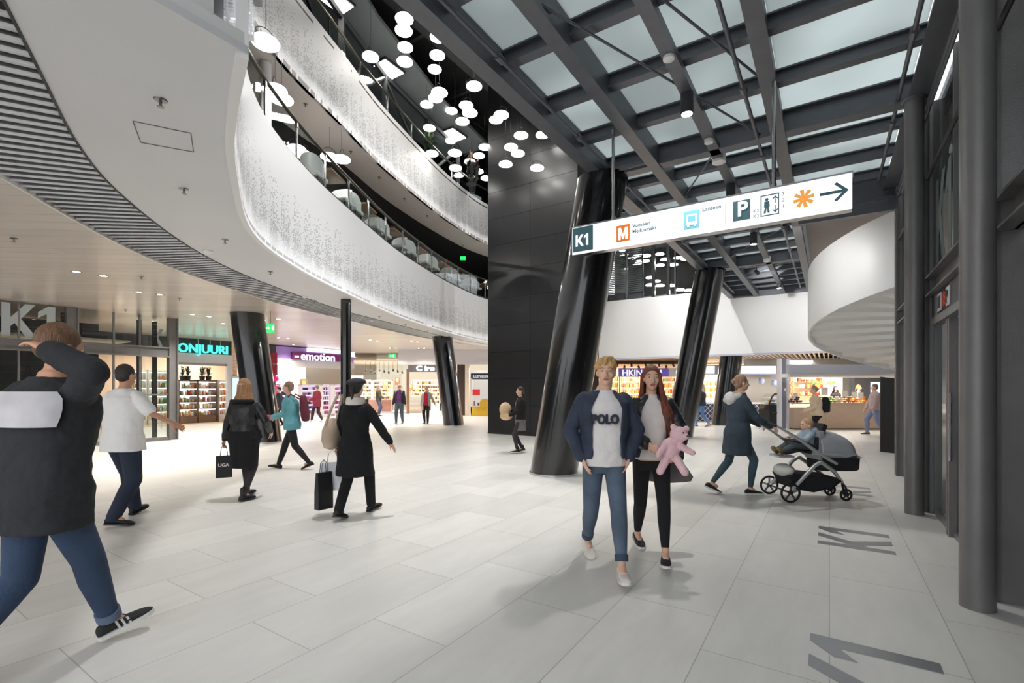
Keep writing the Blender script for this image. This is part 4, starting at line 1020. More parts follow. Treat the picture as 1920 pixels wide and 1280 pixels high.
# ---- purple cosmetics shop
sa, sb = sat(515), sat(664)
cs_ = thing('shopfront','cosmetics shop front with purple fascia and white glowing word emotion','shopfront',W((sa+sb)/2,NS))
mpur = mat('purple_fascia',(150,120,190),.4,emit=.12,ecol=(150,120,200))
mb = MB(); mb.sn(sa,sb,NS-.2,NS-.05,3.0,3.60); mb.build('fascia', mpur, cs_)
mb = MB(); mb.sn(sa+.1,sb,NS-.2,NS+.02,2.62,3.0); mb.build('header', M_silver, cs_)
mb = MB(); mb.sn(sat(546),sat(642),NS-.05,NS+.1,2.98,3.36); mb.build('sign_panel', mat('sign_magenta',(104,30,92),.4), cs_)
mb = MB(); mb.sn(sat(550),sat(558),NS+.1,NS+.12,3.08,3.18); mb.build('sign_badge', glow('badge_white',(255,255,255),1.2), cs_)
text('shop_letters','emotion',.60, W(sat(561),NS+.12,2.98), U, (0,0,1), glow('violet_white',(236,222,255),1.6), cs_, .06, bold=.006, width=(sat(632)-sat(561))/2.25)
mb = MB(); mb.sn(sat(575),sat(640),NS+.0,NS+.12,3.42,3.62); tag(mb.build('lit_ceiling_sign', glow('white_panel',(255,250,255),1.7)), 'blank glowing white panel above the word emotion', 'light panel')
mb = MB(); mb.sn(sa-.25,sa+.05,NS-.2,NS+.02,0,3.6); struct(mb.build('trim_12', M_dgrey))
ps = thing('blade_sign','dark red vertical sign beside the left leaning column','sign',P(514,NS+.1,2.8))
mb = MB(); mb.box(P(514,NS+.25,2.98),(.30,.06,.5)); mb.box(P(514,NS+.25,2.42),(.30,.06,.5)); mb.build('panels', mat('wine_red',(132,22,40),.4), ps)
mb = MB(); mb.sn(sa-.2,sb+.3,NS-5.1,NS-5,0,3.6); struct(mb.build('wall_shop_2', M_shopw))
mb = MB(); mb.sn(sa-.15,sa,NS-5,NS-.2,0,3.6); struct(mb.build('wall_shop_side', M_shopw))
mb = MB(); mb.sn(sa-.2,sb+.3,NS-5,NS-.2,3.3,3.34); struct(mb.build('ceiling_shop_2', M_shopw))
gB = (['cosmetic_pack'],['white','pink','purple','dark','red'],5,'small cosmetics packs on the violet-lit display stands','goods','cosmetics on the display stands')
gv = glow('violet_strip',(205,170,255),5)
for px, n, ww, lab in ((532,NS-.7,.6,'violet-lit cosmetics stand behind the woman in turquoise'),(608,NS-.35,.45,'violet-lit cosmetics stand just right of the person in wine red'),(632,NS-.5,.6,'violet-lit cosmetics stand behind the head of the woman in the black coat'),(578,NS-1.6,1.0,'violet-lit cosmetics stand behind the person in wine red')):
    shelf_unit('cosmetics_stand', lab, P(px,n), ww, .35, 1.75, AU, 6, M_shopw, gv, gB, .12, backm=glow('violet_back',(240,225,255),.8))
po = thing('poster','framed poster on the rear wall of the cosmetics shop','poster',P(569,NS-4.9,1.9))
mb = MB(); mb.sn(sat(563,NS-4.9),sat(577,NS-4.9),NS-4.95,NS-4.9,1.3,2.1); mb.build('frame', mat('poster_brown',(130,112,90),.5), po)
mb = MB(); mb.sn(sat(567,NS-4.9),sat(573,NS-4.9),NS-4.9,NS-4.89,1.45,2.0); mb.build('print', mat('poster_yellow',(196,180,70),.5), po)
bl = thing('balloon_bunch','three magenta balloons stacked by the left leaning column','balloons',P(517,NS+.3,1.2))
for z in (2.0,1.55,1.32): mb = MB(); mb.ell(P(517,NS+.4,z),(.13,.13,.15)); mb.build('balloon', mat('balloon_magenta',(226,40,130),.25), bl, smooth=True)
mb = MB(); mb.tube([P(517,NS+.4,0),P(517,NS+.4,1.9)],.01,6); mb.build('stick', M_chrome, bl)
area(P(590,NS-2.5,3.25), 2.6, 230, (.95,.88,1), name='cosmetics_shop_lamp')
# ---- optician, facing the hall
YO = 29.4
def X(px, Y): return (px-960)/F*Y
op = thing('shopfront','optician shop front of frameless glass with warm bright interior','shopfront',(X(750,YO),YO,0))
for a_, b_ in ((664,689),(689,735),(735,764)):
    mb = MB(); mb.box(((X(a_,YO)+X(b_,YO))/2,YO,1.45),(X(b_,YO)-X(a_,YO)-.03,.02,2.9)); mb.build('glass_pane', M_glass, op)
mb = MB(); mb.box(((X(664,YO)+X(764,YO))/2,YO,.06),(X(764,YO)-X(664,YO),.06,.12)); mb.build('sill', M_silver, op)
mb = MB(); mb.box((X(765,YO),YO,1.35),(.14,.2,2.7)); mb.build('jamb', mat('bronze_jamb',(150,112,84),.4), op)
mb = MB(); mb.box(((X(766,YO)+X(830,YO))/2,YO,2.73),(X(830,YO)-X(766,YO),.25,.42)); mb.build('sign_panel', mat('optic_grey',(120,122,130),.4), op)
text('shop_letters','C iro',.42,(X(781,YO),YO-.17,2.60),(1,0,0),(0,0,1),glow('optic_glow',(245,250,255),2.4),op,.05,bold=.015,width=1.25)
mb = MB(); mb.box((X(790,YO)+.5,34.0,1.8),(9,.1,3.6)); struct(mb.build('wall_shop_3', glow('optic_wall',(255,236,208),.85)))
mb = MB(); mb.box((X(760,YO),31.5,3.2),(9,5,.04)); struct(mb.build('ceiling_shop_3', M_cream))
gC = (['spectacles_case'],['dark','brown','amber','white'],8,'tiny spectacle frames on the bright optician shelves','spectacles','spectacles on the optician shelves')
for px, Y, lab in ((680,32.6,'bright display wall at the left of the optician'),(718,33.2,'bright display wall behind the woman in the green jacket'),(808,33.0,'bright display wall behind the woman in the grey coat'),(790,33.2,'bright display wall right of the optician jamb')):
    shelf_unit('display_wall', lab, (X(px,Y),Y,0), 1.3, .3, 2.1, 0, 6, M_shopw, None, gC, .5, backm=glow('optic_back',(255,240,215),1.0))
for px, w_, lab, col in ((700,1.1,'pink display counter by the woman in the green jacket',(222,160,140)),(724,.7,'rose display counter between the two people by the optician',(206,140,124)),(681,.8,'pale pink display counter at the left optician window',(226,176,156))):
    t = thing('display_counter', lab, 'counter', (X(px,30.3),30.3,0)); mb = MB(); mb.box((X(px,30.3),30.3,.42),(w_,.5,.8)); mb.build('body', mat('counter_%d'%px,col,.5), t); mb = MB(); mb.box((X(px,30.3),30.3,.83),(w_+.04,.54,.03)); mb.build('top', M_shopw, t)
t = thing('drawer_cabinet','cream drawer cabinet between the two elderly walkers','cabinet',(X(778,30.5),30.5,0)); mb = MB(); mb.box((X(778,30.5),30.5,.5),(.9,.5,.95)); mb.build('body', M_cream, t)
for z in (.3,.6,.85): mb = MB(); mb.box((X(778,30.5),30.24,z),(.82,.02,.2)); mb.build('drawer', M_shopw, t)
for px, z, lab, cc in ((723,1.75,'portrait poster behind the woman in the green jacket',(214,160,104)),(770,1.6,'portrait poster of a face right of the optician jamb',(206,132,92)),(745,2.0,'brown poster behind the elderly man',(150,104,72))):
    t = thing('poster', lab, 'poster', (X(px,32),32,z)); mb = MB(); mb.box((X(px,32),32.0,z),(.32,.03,.5)); mb.build('frame', mat('p_%d'%px,cc,.5), t); mb = MB(); mb.ell((X(px,32),31.98,z+.05),(.09,.02,.13)); mb.build('print', mat('p_face',(236,190,160),.5), t, smooth=True)
for k in range(9):
    c = at(686+k*8.5, 692+(k%3)*2, 29.9); t = thing('track_spotlight','small black track spotlight inside the optician window','spotlight',c,group='track spotlights in the optician window')
    mb = MB(); mb.tube([c,c+Vector((.05,-.14,-.10))],[.05,.06],10); mb.build('head', M_dgrey, t); mb = MB(); mb.tube([c,(c.x,c.y,3.2)],.01,5); mb.build('stem', M_dgrey, t)
area((X(715,31.5),31.5,3.1), 3, 260, (1,.9,.75), name='optician_lamp'); area((X(790,31.5),31.5,3.1), 2, 160, (1,.9,.76), name='optician_lamp')
stn = thing('standing_sign','lit white standing sign behind the slender black column','sign',(X(668,27),27,0))
mb = MB(); mb.box((X(668,27),27,1.45),(.75,.12,1.6)); mb.build('screen', glow('standing_white',(240,246,255),1.2), stn); mb = MB(); mb.box((X(668,27),27,.33),(.2,.1,.66)); mb.build('foot', M_silver, stn)
text('lettering','OPTIKA',.13,(X(660,27),26.93,2.0),(1,0,0),(0,0,1),M_dgrey,stn,.01)
# grey lintel and the cheese kiosk
mb = MB(); x0, x1 = X(746,26.5), 3.0; mb.box(((x0+x1)/2,26.65,3.25),(x1-x0,.3,.8)); struct(mb.build('trim_13', mat('lintel_grey',(200,198,204),.5)), 'pale grey lintel beside the black core')
mb = MB(); mb.box((X(866,27.5),27.5,1.45),(.5,.3,2.9)); struct(mb.build('wall_dark_pier', mat('dark_brown',(58,42,40),.5)))
mb = MB(); mb.box((X(876,27.2),27.2,1.45),(.22,.3,2.9)); struct(mb.build('trim_14', M_cream))
kk = thing('cheese_kiosk','small cheese kiosk with dark sign and yellow base left of the black core','kiosk',(X(900,27.0),27.0,0))
mb = MB(); mb.box(((X(883,27)+X(925,27))/2,27.0,2.2),(X(925,27)-X(883,27),.2,.34)); mb.build('sign_panel', mat('kiosk_navy',(32,36,52),.4), kk)
text('lettering','JUUSTOKUNIN',.20,(X(887,27),26.88,2.12),(1,0,0),(0,0,1),glow('kiosk_white',(240,240,240),1.0),kk,.01,width=.72,bold=.004)
mb = MB(); mb.box(((X(883,27)+X(925,27))/2,27.0,.25),(X(925,27)-X(883,27),.3,.5)); mb.build('base', mat('kiosk_yellow',(206,168,40),.5), kk)
mb = MB(); mb.box((X(884,27),27.0,1.1),(.06,.3,2.0)); mb.box(((X(883,27)+X(925,27))/2,27.0,.53),(X(925,27)-X(883,27),.34,.06)); mb.build('frame', M_cream, kk)
mb = MB(); mb.lathe((0,0,0),[(.30,-.04),(.30,.04)],20); mb.v = [Vector((X(909,26.7)+v.x,26.7+v.z,.66+v.y)) for v in mb.v]; mb.build('wheel', mat('kiosk_wheel',(190,150,40),.5), kk)
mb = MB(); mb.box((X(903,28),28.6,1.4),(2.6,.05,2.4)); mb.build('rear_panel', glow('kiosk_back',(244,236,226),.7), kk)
mb = MB(); mb.box((X(893,27.6),27.6,1.3),(.42,.1,.35)); mb.build('red_panel', mat('kiosk_red',(206,44,52),.5), kk)
gK = (['packet','bottle'],['cream','amber','purple','white'],6,'jars and cheeses on the kiosk shelf left of the black core','goods','goods in the cheese kiosk')
for j in range(8):
    good('packet', ['cream','purple','white','dark'][j%4], Vector((X(886+j*3.6,27.0),26.98,.56)), .09,.1,.16+.1*(j%3),0,gK[3],'goods',gK[5])
area((X(900,27.8),27.8,2.7), 1.2, 90, (1,.93,.85), name='kiosk_lamp')

# ============================================================ LEFT GLASS VESTIBULE
VN = -16.5
def vs(px, n=VN): return sat(px, n)
ve = thing('glass_vestibule','grey steel and glass entrance vestibule with K1 letters at the left edge','vestibule',W(5,VN))
for px, ww in ((332,.24),(146,.24),(-60,.24)):
    s_ = vs(px); mb = MB(); mb.sn(s_-ww,s_-ww+.03,VN-.1,VN+.1,0,3.64); mb.sn(s_-ww,s_,VN-.015,VN+.015,0,3.64); mb.sn(s_-.03,s_,VN-.1,VN+.1,0,3.64); mb.build('post', M_steel2, ve)
e0, e1 = vs(-60), vs(332)-.24
mb = MB(); mb.sn(e0,e1,VN-.1,VN+.1,2.46,2.50); mb.sn(e0,e1,VN-.1,VN+.1,2.72,2.76); mb.sn(e0,e1,VN-.02,VN+.02,2.5,2.72); mb.build('transom', M_steel2, ve)
mb = MB(); mb.sn(e0,e1,VN-.06,VN+.06,0,.10); mb.build('sill', M_steel2, ve)
for a_, b_ in ((-60,35),(35,146),(154,213),(213,262),(262,318)):
    mb = MB(); mb.sn(vs(a_),vs(b_),VN-.005,VN+.005,2.76,3.64); mb.build('window_pane', M_glass, ve)
    mb = MB(); mb.sn(vs(b_)-.02,vs(b_)+.02,VN-.03,VN+.03,.1,3.64); mb.build('mullion', M_steel2, ve)
    mb = MB(); mb.sn(vs(a_),vs(b_),VN-.005,VN+.005,.1,2.46); mb.build('window_pane', M_glass, ve)
mb = MB(); mb.sn(vs(262),vs(318),VN-.03,VN+.03,1.33,1.37); mb.build('rail', M_steel2, ve)
mb = MB(); mb.tube([W(vs(300),VN+.08,.35),W(vs(300),VN+.08,1.0)],.014,8); mb.tube([W(vs(294),VN+.08,1.05),W(vs(306),VN+.08,1.05)],.014,8); mb.build('handle', M_chrome, ve, smooth=True)
mb = MB(); k1(mb, W(vs(2),VN+.02,2.80), U, (0,0,1), W(0,.004)*1.0, .80, 1.0); tag(mb.build('glass_letters', mat('frost_grey',(176,184,188),.5)), 'big pale K1 letters on the vestibule glass at the left edge', 'window letters')
mb = MB(); mb.sn(vs(262,VN-1.5),vs(318,VN-1.5),VN-1.52,VN-1.5,0,3.64); mb.build('inner_pane', M_glass, ve)
mb = MB(); k1(mb, W(vs(285,VN-1.5),VN-1.5,2.84), U, (0,0,1), W(0,.004), .6, .7); tag(mb.build('glass_letters', MATS['frost_grey']), 'small pale K1 letters on the inner glass beside the vestibule corner', 'window letters')
for px in (100,120,262,291):
    s_ = vs(px,VN-.9); mb = MB(); mb.sn(s_-.05,s_+.05,VN-1.0,VN-.9,0,3.6); mb.build('inner_post', M_rub, ve)
    mb = MB()
    for k in range(5):
        for j in (-1,1): mb.box(W(s_+j*.025,VN-.893,3.15+k*.09),(.016,.016,.016))
    mb.build('bolts', M_chrome, ve)
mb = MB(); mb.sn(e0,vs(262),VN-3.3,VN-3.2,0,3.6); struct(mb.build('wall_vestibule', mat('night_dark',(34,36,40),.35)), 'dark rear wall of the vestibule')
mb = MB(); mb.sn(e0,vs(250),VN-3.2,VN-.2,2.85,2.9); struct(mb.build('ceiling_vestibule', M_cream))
for px,n_ in ((165,VN-1.5),(190,VN-1.5),(50,VN-1.2),(82,VN-1.2),(225,VN-2)):
    c = P(px,n_,2.84); mb = MB(); mb.lathe(c,[(.07,0),(.01,-.003)],12); tag(mb.build('downlight', M_warm), 'round downlight in the low ceiling inside the glass vestibule', 'downlight', 'vestibule downlights')

# ============================================================ RIGHT MARKET
M_wpan = mat('wood_panel',(196,172,150),.5,noise=.06,nscale=3,stretch=(1,1,9)); M_blue = mat('fascia_bluegrey',(158,161,170),.45)
# slatted soffit beyond the bulkhead
mb = MB(); mb.sn(BS+.3,40,-14,11,3.2,3.25); struct(mb.build('ceiling_market', mat('market_dark',(70,64,60),.7)))
mb = MB()
for k in range(90):
    n_ = -6.0+k*.17; mb.sn(BS+.3,34,n_,n_+.05,2.92,3.02)
struct(mb.build('ceiling_slats_market', mat('pale_wood_slats',(214,200,184),.5)), 'pale wooden ceiling slats over the market stalls')
mb = MB()
for k in range(6): s_ = BS+1+k*2.1; mb.sn(s_,s_+.06,-6,9.3,3.03,3.10)
struct(mb.build('trim_15', M_dgrey))
# stall with purple sign
YP = 25.5
sp = thing('market_stall','market stall with purple sign behind the young couple','stall',(X(1215,YP),YP,0))
def bx(px0,px1,py0,py1,Y,d_=.1):
    a_ = at(px0,py0,Y); b_ = at(px1,py1,Y); return ((a_.x+b_.x)/2,Y+d_/2,(a_.z+b_.z)/2),(abs(b_.x-a_.x),d_,abs(a_.z-b_.z))
def pbox(mb, *a): mb.box(*bx(*a))
mb = MB(); pbox(mb,1160,1254,690,706,YP,.1); mb.build('sign_panel', mat('purple_sign',(92,76,164),.4,emit=.25,ecol=(92,76,164)), sp)
text('lettering','HKINÄ',.45,(X(1166,YP),YP-.02,at(0,704,YP).z),(1,0,0),(0,0,1),glow('sign_white',(245,245,250),1.1),sp,.02,bold=.008,width=1.0)
text('lettering','I',.45,(X(1237,YP),YP-.02,at(0,704,YP).z),(1,0,0),(0,0,1),MATS['sign_white'],sp,.02,bold=.008)
mb = MB(); pbox(mb,1254,1285,690,706,YP,.1); mb.build('sign_end', M_blue, sp)
mb = MB(); pbox(mb,1150,1300,764,783,YP+.5,.6); mb.build('counter', M_wpan, sp)
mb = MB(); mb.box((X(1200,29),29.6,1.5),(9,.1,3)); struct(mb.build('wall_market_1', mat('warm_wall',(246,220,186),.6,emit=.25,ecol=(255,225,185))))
gM = (['carton','jar'],['amber','orange','red','brown','cream','green'],9,'jars and bottles on the warm-lit shelves under the purple sign','goods','goods under the purple sign')
for k, px in enumerate((1180,1219,1258,1141)):
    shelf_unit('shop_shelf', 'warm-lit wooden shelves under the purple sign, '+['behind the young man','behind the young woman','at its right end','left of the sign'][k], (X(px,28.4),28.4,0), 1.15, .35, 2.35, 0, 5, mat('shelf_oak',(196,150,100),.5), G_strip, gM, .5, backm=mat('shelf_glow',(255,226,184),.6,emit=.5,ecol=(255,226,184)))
for k in range(10):
    c = at(1158+k*13,683+(k%2)*3,24.6); t = thing('track_spotlight','small black track spotlight under the market ceiling','spotlight',c,group='track spotlights over the market stalls')
    mb = MB(); mb.tube([c,c+Vector((-.06+.02*(k%5),-.12,-.10))],[.05,.06],10); mb.build('head', M_dgrey, t); mb = MB(); mb.tube([c,(c.x,c.y,2.92)],.01,5); mb.build('stem', M_dgrey, t)
area((X(1200,27),27,2.85), 2.5, 300, (1,.9,.76), name='market_lamp')
# blue-tiled deli counter
YD = 22.6
de = thing('deli_counter','deli counter with navy lattice tiles behind the woman in the dark coat','counter',(X(1380,YD),YD,0))
mtl = bpy.data.materials.new('navy_lattice'); mtl.use_nodes = True; nt = mtl.node_tree; ck = nt.nodes.new('ShaderNodeTexBrick'); ck.offset = 0; ck.inputs['Scale'].default_value = 1
ck.inputs['Brick Width'].default_value = .17; ck.inputs['Row Height'].default_value = .17; ck.inputs['Mortar Size'].default_value = .012
ck.inputs['Color1'].default_value = lin((34,52,92))+(1,); ck.inputs['Color2'].default_value = lin((42,62,104))+(1,); ck.inputs['Mortar'].default_value = lin((214,220,230))+(1,)
tcx = nt.nodes.new('ShaderNodeTexCoord'); m1 = nt.nodes.new('ShaderNodeMapping'); m1.inputs['Rotation'].default_value = (PI/2,0,0); m2 = nt.nodes.new('ShaderNodeMapping'); m2.inputs['Rotation'].default_value = (0,0,PI/4)
nt.links.new(tcx.outputs['Object'],m1.inputs[0]); nt.links.new(m1.outputs[0],m2.inputs[0]); nt.links.new(m2.outputs[0],ck.inputs['Vector']); nt.links.new(ck.outputs['Color'],nt.nodes['Principled BSDF'].inputs['Base Color'])
mb = MB(); pbox(mb,1305,1432,757,791,YD,.5); mb.build('tiled_front', mtl, de)
mb = MB(); pbox(mb,1303,1434,754,757,YD-.03,.6); mb.build('worktop', M_shopw, de)
mb = MB(); pbox(mb,1300,1465,684,702,YD,.12); mb.build('fascia', M_blue, de)
for a_, b_ in ((1312,1340),(1386,1455)):
    mb = MB(); pbox(mb,a_,b_,686,700,YD-.03,.03); mb.build('sign_letters', glow('ice_glow',(190,215,255),2.6), de)
mb = MB(); mb.box((X(1395,26),26.4,1.4),(6.0,.1,2.9)); struct(mb.build('wall_market_2', MATS['warm_wall']))
gD = (['jar'],['amber','cream','orange','white'],10,'warm-lit jars on the shelf above the deli counter','goods','jars above the deli counter')
for k,px in enumerate((1330,1390,1432)):
    shelf_unit('shop_shelf','warm-lit shelves behind the deli counter, '+['left of the furthest column','behind the woman in the dark coat','behind the glass display case'][k],(X(px,25.8),25.8,0),1.08,.3,2.05,0,3,M_shopw,G_strip,gD,1.0,backm=MATS['shelf_glow'])
area((X(1390,24.6),24.6,2.8), 2.2, 300, (1,.9,.78), name='deli_lamp')
b_ = thing('bulletin_frames','stack of small black frames on the wall above the tiled counter','frames',at(1418,748,25.3))
for z in (736,751): mb = MB(); pbox(mb,1412,1421,z-6,z+6,25.3,.04); mb.build('frame', M_dgrey, b_)
for px, py, lab in ((1427,714,'pale blue balloon left of the white-framed pillar'),(1452,718,'pale lilac balloon beside the white-framed pillar')):
    mb = MB(); mb.ell(at(px,py,21.5),(.14,.14,.16)); tag(mb.build('balloon', mat('balloon_blue',(176,190,228),.3), smooth=True), lab, 'balloon')
# glass display case with black frame
YC = 18.9
dc = thing('display_case','black-framed curved glass food display case by the white-framed pillar','display case',(X(1446,YC),YC,0))
c0_ = X(1430,YC); c1_ = X(1461,YC)
mb = MB(); mb.box(((c0_+c1_)/2+.05,YC,.45),(c1_-c0_,.8,.90)); mb.build('body', M_rub, dc)
prof = [(c0_,.72),(c0_+.06,1.0),(c0_+.16,1.22),(c0_+.26,1.32)]
mb = MB(); mb.tube([(x_,YC-.4,z_) for x_,z_ in prof]+[(c1_,YC-.4,1.32),(c1_,YC-.4,.6)],.03,6); mb.tube([(c0_,YC-.4,.72),(c0_+.15,YC-.4,.56),(c1_,YC-.4,.66)],.03,6); mb.build('frame', M_rub, dc)
mb = MB(); mb.rings([[Vector((x_,YC-.38,z_)),Vector((x_,YC+.3,z_)),Vector((x_+.01,YC+.3,z_)),Vector((x_+.01,YC-.38,z_))] for x_,z_ in prof]); mb.build('curved_glass', M_glass, dc)
mb = MB(); mb.box(((c0_+c1_)/2+.06,YC,1.0),(c1_-c0_-.14,.7,.012)); mb.box(((c0_+c1_)/2+.08,YC,1.16),(c1_-c0_-.2,.7,.012)); mb.build('shelf', glow('case_light',(240,246,255),.8), dc)
gx = (c0_+c1_)/2
for j in range(10):
    good('packet',['amber','purple','green','cream','orange'][j%5],Vector((c0_+.14+(j%5)*.09,YC-.2,.905 if j < 5 else 1.008)),.07,.1,.08,0,'small food packs inside the glass display case','goods','food in the display case')
# white framed pillar
pl = thing('white_pillar','slim pillar with white posts either side of a grey panel','pillar',(X(1471,18.4),18.4,0))
mb = MB(); pbox(mb,1462,1466.5,672,804,18.3,.2); pbox(mb,1476,1480.5,672,804,18.3,.2); mb.build('post', mat('pillar_white',(226,222,226),.4), pl)
mb = MB(); pbox(mb,1466.5,1476,672,803,18.4,.1); mb.build('panel', mat('pillar_grey',(128,130,144),.4), pl)
mb = MB(); pbox(mb,1471,1474,728,733,18.38,.02); mb.build('socket', M_shopw, pl)
# fruit stall
YFs = 18.0
fs_ = thing('fruit_counter','long pale wooden counter of the fruit stall','counter',(X(1570,YFs),YFs,0))
for a_,b_,t0 in ((1488,1548,765),(1548,1622,757),(1622,1672,757)):
    mb = MB(); pbox(mb,a_+.2,b_-.2,t0,803,YFs,.7); mb.build('front_panel', M_wpan, fs_)
mb = MB(); pbox(mb,1488,1672,803,806,YFs+.05,.6); mb.build('plinth', M_dgrey, fs_)
mb = MB(); pbox(mb,1488,1672,754.5,757,YFs-.02,.75); mb.build('worktop', M_wpan, fs_)
FR = {}
for nm, col, lab, n_, px0, px1 in (('orange',(240,146,30),'round orange in the pile at the right end of the fruit counter',34,1600,1628),('green_apple',(128,168,60),'green apple in the pile on the fruit counter left of the vendor in black',40,1540,1566),('mushroom',(226,214,190),'pale mushroom in the pile in the middle of the fruit counter',26,1566,1582),('potato',(180,128,80),'brown potato in the pile beside the oranges',26,1582,1600),('plum',(92,44,70),'dark plum in the basket by the white-framed pillar',22,1484,1512)):
    me = None
    for j in range(n_):
        lay = 0 if j < n_*.45 else (1 if j < n_*.8 else 2); px = random.uniform(px0+lay*1.5,px1-lay*1.5)
        zt0 = at(0,754.5,YFs).z if px0 > 1520 else at(0,754.5,YFs).z
        p = (X(px,YFs+.1), YFs+.06+random.random()*.4, zt0+.045+lay*.07)
        if me is None:
            mb = MB(); mb.ell((0,0,0),(.045,.045,.042),10,7); me = mb.build(nm, mat('fruit_'+nm,col,.4), smooth=True); o = me
        else: o = me.copy(); COL.objects.link(o)
        o.location = p; tag(o, lab, nm.replace('_',' '), nm.replace('_',' ')+' pile on the fruit counter')
for k,(px,py) in enumerate(((1546,733),(1584,738),(1602,740),(1614,741),(1491,742))):
    c = at(px,py,YFs+.1); t = thing('price_card',['tall white price card over the green apples','white price card over the mushrooms','white price card over the potatoes','white price card over the oranges','white price card beside the white-framed pillar'][k],'price card',c)
    mb = MB(); mb.box(c,(.2 if k else .24,.01,.22 if k else .3)); mb.build('card', M_shopw, t); mb = MB(); mb.tube([(c.x,c.y+.01,c.z),(c.x,c.y+.01,1.0)],.006,5); mb.build('stick', M_dgrey, t)
mb = MB(); pbox(mb,1480,1690,683,700,17.3,.2); struct(mb.build('trim_16', M_blue), 'blue-grey fascia over the fruit stall')
mb = MB(); pbox(mb,1480,1700,700,707,17.4,.6); struct(mb.build('trim_17', M_shopw))
mb = MB(); mb.box((X(1580,23),23.5,1.5),(9.0,.1,3.0)); struct(mb.build('wall_market_3', mat('market_wall_grey',(196,196,196),.5)))
cl = thing('stall_cabinet','dark grey cabinet with a lit screen behind the fruit counter','cabinet',at(1625,740,21))
mb = MB(); pbox(mb,1602,1660,708,790,21,.3); mb.build('body', mat('cab_grey',(84,84,88),.5), cl); mb = MB(); pbox(mb,1633,1650,716,736,20.97,.03); mb.build('screen', glow('cab_screen',(225,235,240),1.3), cl)
wl = thing('shop_shelf','warm-lit shelves hung with garlands by the white-framed pillar','shelf unit',at(1500,740,20.5))
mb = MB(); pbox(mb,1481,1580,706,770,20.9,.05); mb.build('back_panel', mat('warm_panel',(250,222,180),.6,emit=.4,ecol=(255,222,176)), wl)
for py in (716,728,741): mb = MB(); pbox(mb,1496,1542,py,py+1,20.6,.3); mb.build('shelf', M_wpan, wl)
for j in range(26):
    py = (715.5,727.5,740.5)[j%3]; c = at(1498+j*1.65,py,20.55); good(random.choice(['packet','bottle']),random.choice(['amber','orange','dark','white','brown','red']),c,.13,.12,.17,0,'small goods on the warm-lit shelves behind the fruit counter','goods','goods behind the fruit counter')
t = thing('garland','hanging string of dried garlands beside the white-framed pillar','garland',at(1484,730,20)); mb = MB()
for j in range(70): mb.ell(at(1484+random.uniform(-3,3),706+j*.75,20.1),(.04,.04,.04),6,5)
o = mb.build('strings', mat('garland_tan',(206,160,120),.6), t); o['kind'] = 'stuff'
gl_ = thing('garland','green leafy garland over the fruit stall vendors','garland',at(1545,716,20)); mb = MB()
for j in range(90):
    c = at(1520+random.random()*45,714+random.random()*7,20); a_ = random.uniform(0,6.28); mb.add([c,c+Vector((.09*math.cos(a_),.02,.09*math.sin(a_))),c+Vector((.05*math.cos(a_+1),0,.05*math.sin(a_+1)))],[(0,1,2)])
o = mb.build('leaves', mat('garland_leaf',(96,140,50),.5), gl_); o['kind'] = 'stuff'
area((X(1560,19.5),19.5,2.6), 2.4, 300, (1,.93,.82), name='fruit_stall_lamp')
dp = thing('black_panel','tall black freestanding panel at the foot of the spiral stair','panel',(X(1667,11.7),11.7,0))
mb = MB(); a_ = at(1654,707,11.7); b2 = at(1680,712,11.5); mb.add([(a_.x,11.75,0),(b2.x,11.3,0),(b2.x+.03,11.36,0),(a_.x+.03,11.81,0),(a_.x,11.75,1.82),(b2.x,11.3,1.75),(b2.x+.03,11.36,1.75),(a_.x+.03,11.81,1.82)],[(3,2,1,0),(4,5,6,7),(0,1,5,4),(1,2,6,5),(2,3,7,6),(3,0,4,7)])
mb.build('board', M_rub, dp); mb = MB(); mb.ell((b2.x-.02,11.36,.92),(.02,.02,.02)); mb.build('knob', M_chrome, dp)
# walls under bulkhead to close the hall, added area lights as general market fill
for (x,y,pw) in ((2.5,24.0,260),(7.5,27.5,260),(14,24,220)):
    area((x,y,2.88), 1.6, pw, (1,.95,.88), name='market_fill_light')
# ============================================================ PEOPLE
def ik(a, t, l1, l2, pole):
    a = Vector(a); t = Vector(t); d = t-a; L = min(d.length, (l1+l2)*.999); d.normalize()
    x = (l1*l1-l2*l2+L*L)/(2*L); h = math.sqrt(max(0, l1*l1-x*x))
    p = Vector(pole); p = p - d*p.dot(d); p.normalize()
    return a+d*x+p*h, a+d*L
TM = [(.80,.150,.105),(.90,.170,.120),(.98,.158,.112),(1.08,.148,.108),(1.20,.160,.115),(1.33,.172,.120),(1.405,.166,.104),(1.455,.120,.082),(1.49,.072,.066),(1.53,.060,.058)]
TF = [(.80,.155,.110),(.90,.175,.125),(.98,.160,.115),(1.08,.128,.098),(1.20,.145,.112),(1.30,.150,.126),(1.385,.145,.098),(1.435,.104,.074),(1.475,.062,.060),(1.515,.050,.050)]
def tsec(T, z):
    if z <= T[0][0]: return T[0][1:], 
    for a, b in zip(T, T[1:]):
        if z <= b[0]:
            k = (z-a[0])/(b[0]-a[0]); return (a[1]+(b[1]-a[1])*k, a[2]+(b[2]-a[2])*k),
    return T[-1][1:],
def tdim(T, z): return tsec(T, z)[0]
def ring(cx, cy, z, hw, hd, n=24, a0=None, a1=None, th=0, e=2.4):
    def pt(a, dw):
        c, s = math.cos(a), math.sin(a)
        return Vector((cx+(hw-dw)*math.copysign(abs(c)**(2/e),c), cy+(hd-dw)*math.copysign(abs(s)**(2/e),s), z))
    if a0 is None: return [pt(2*PI*j/n, 0) for j in range(n)]
    return [pt(a0+(a1-a0)*j/n, 0) for j in range(n+1)] + [pt(a1-(a1-a0)*j/n, th) for j in range(n+1)]

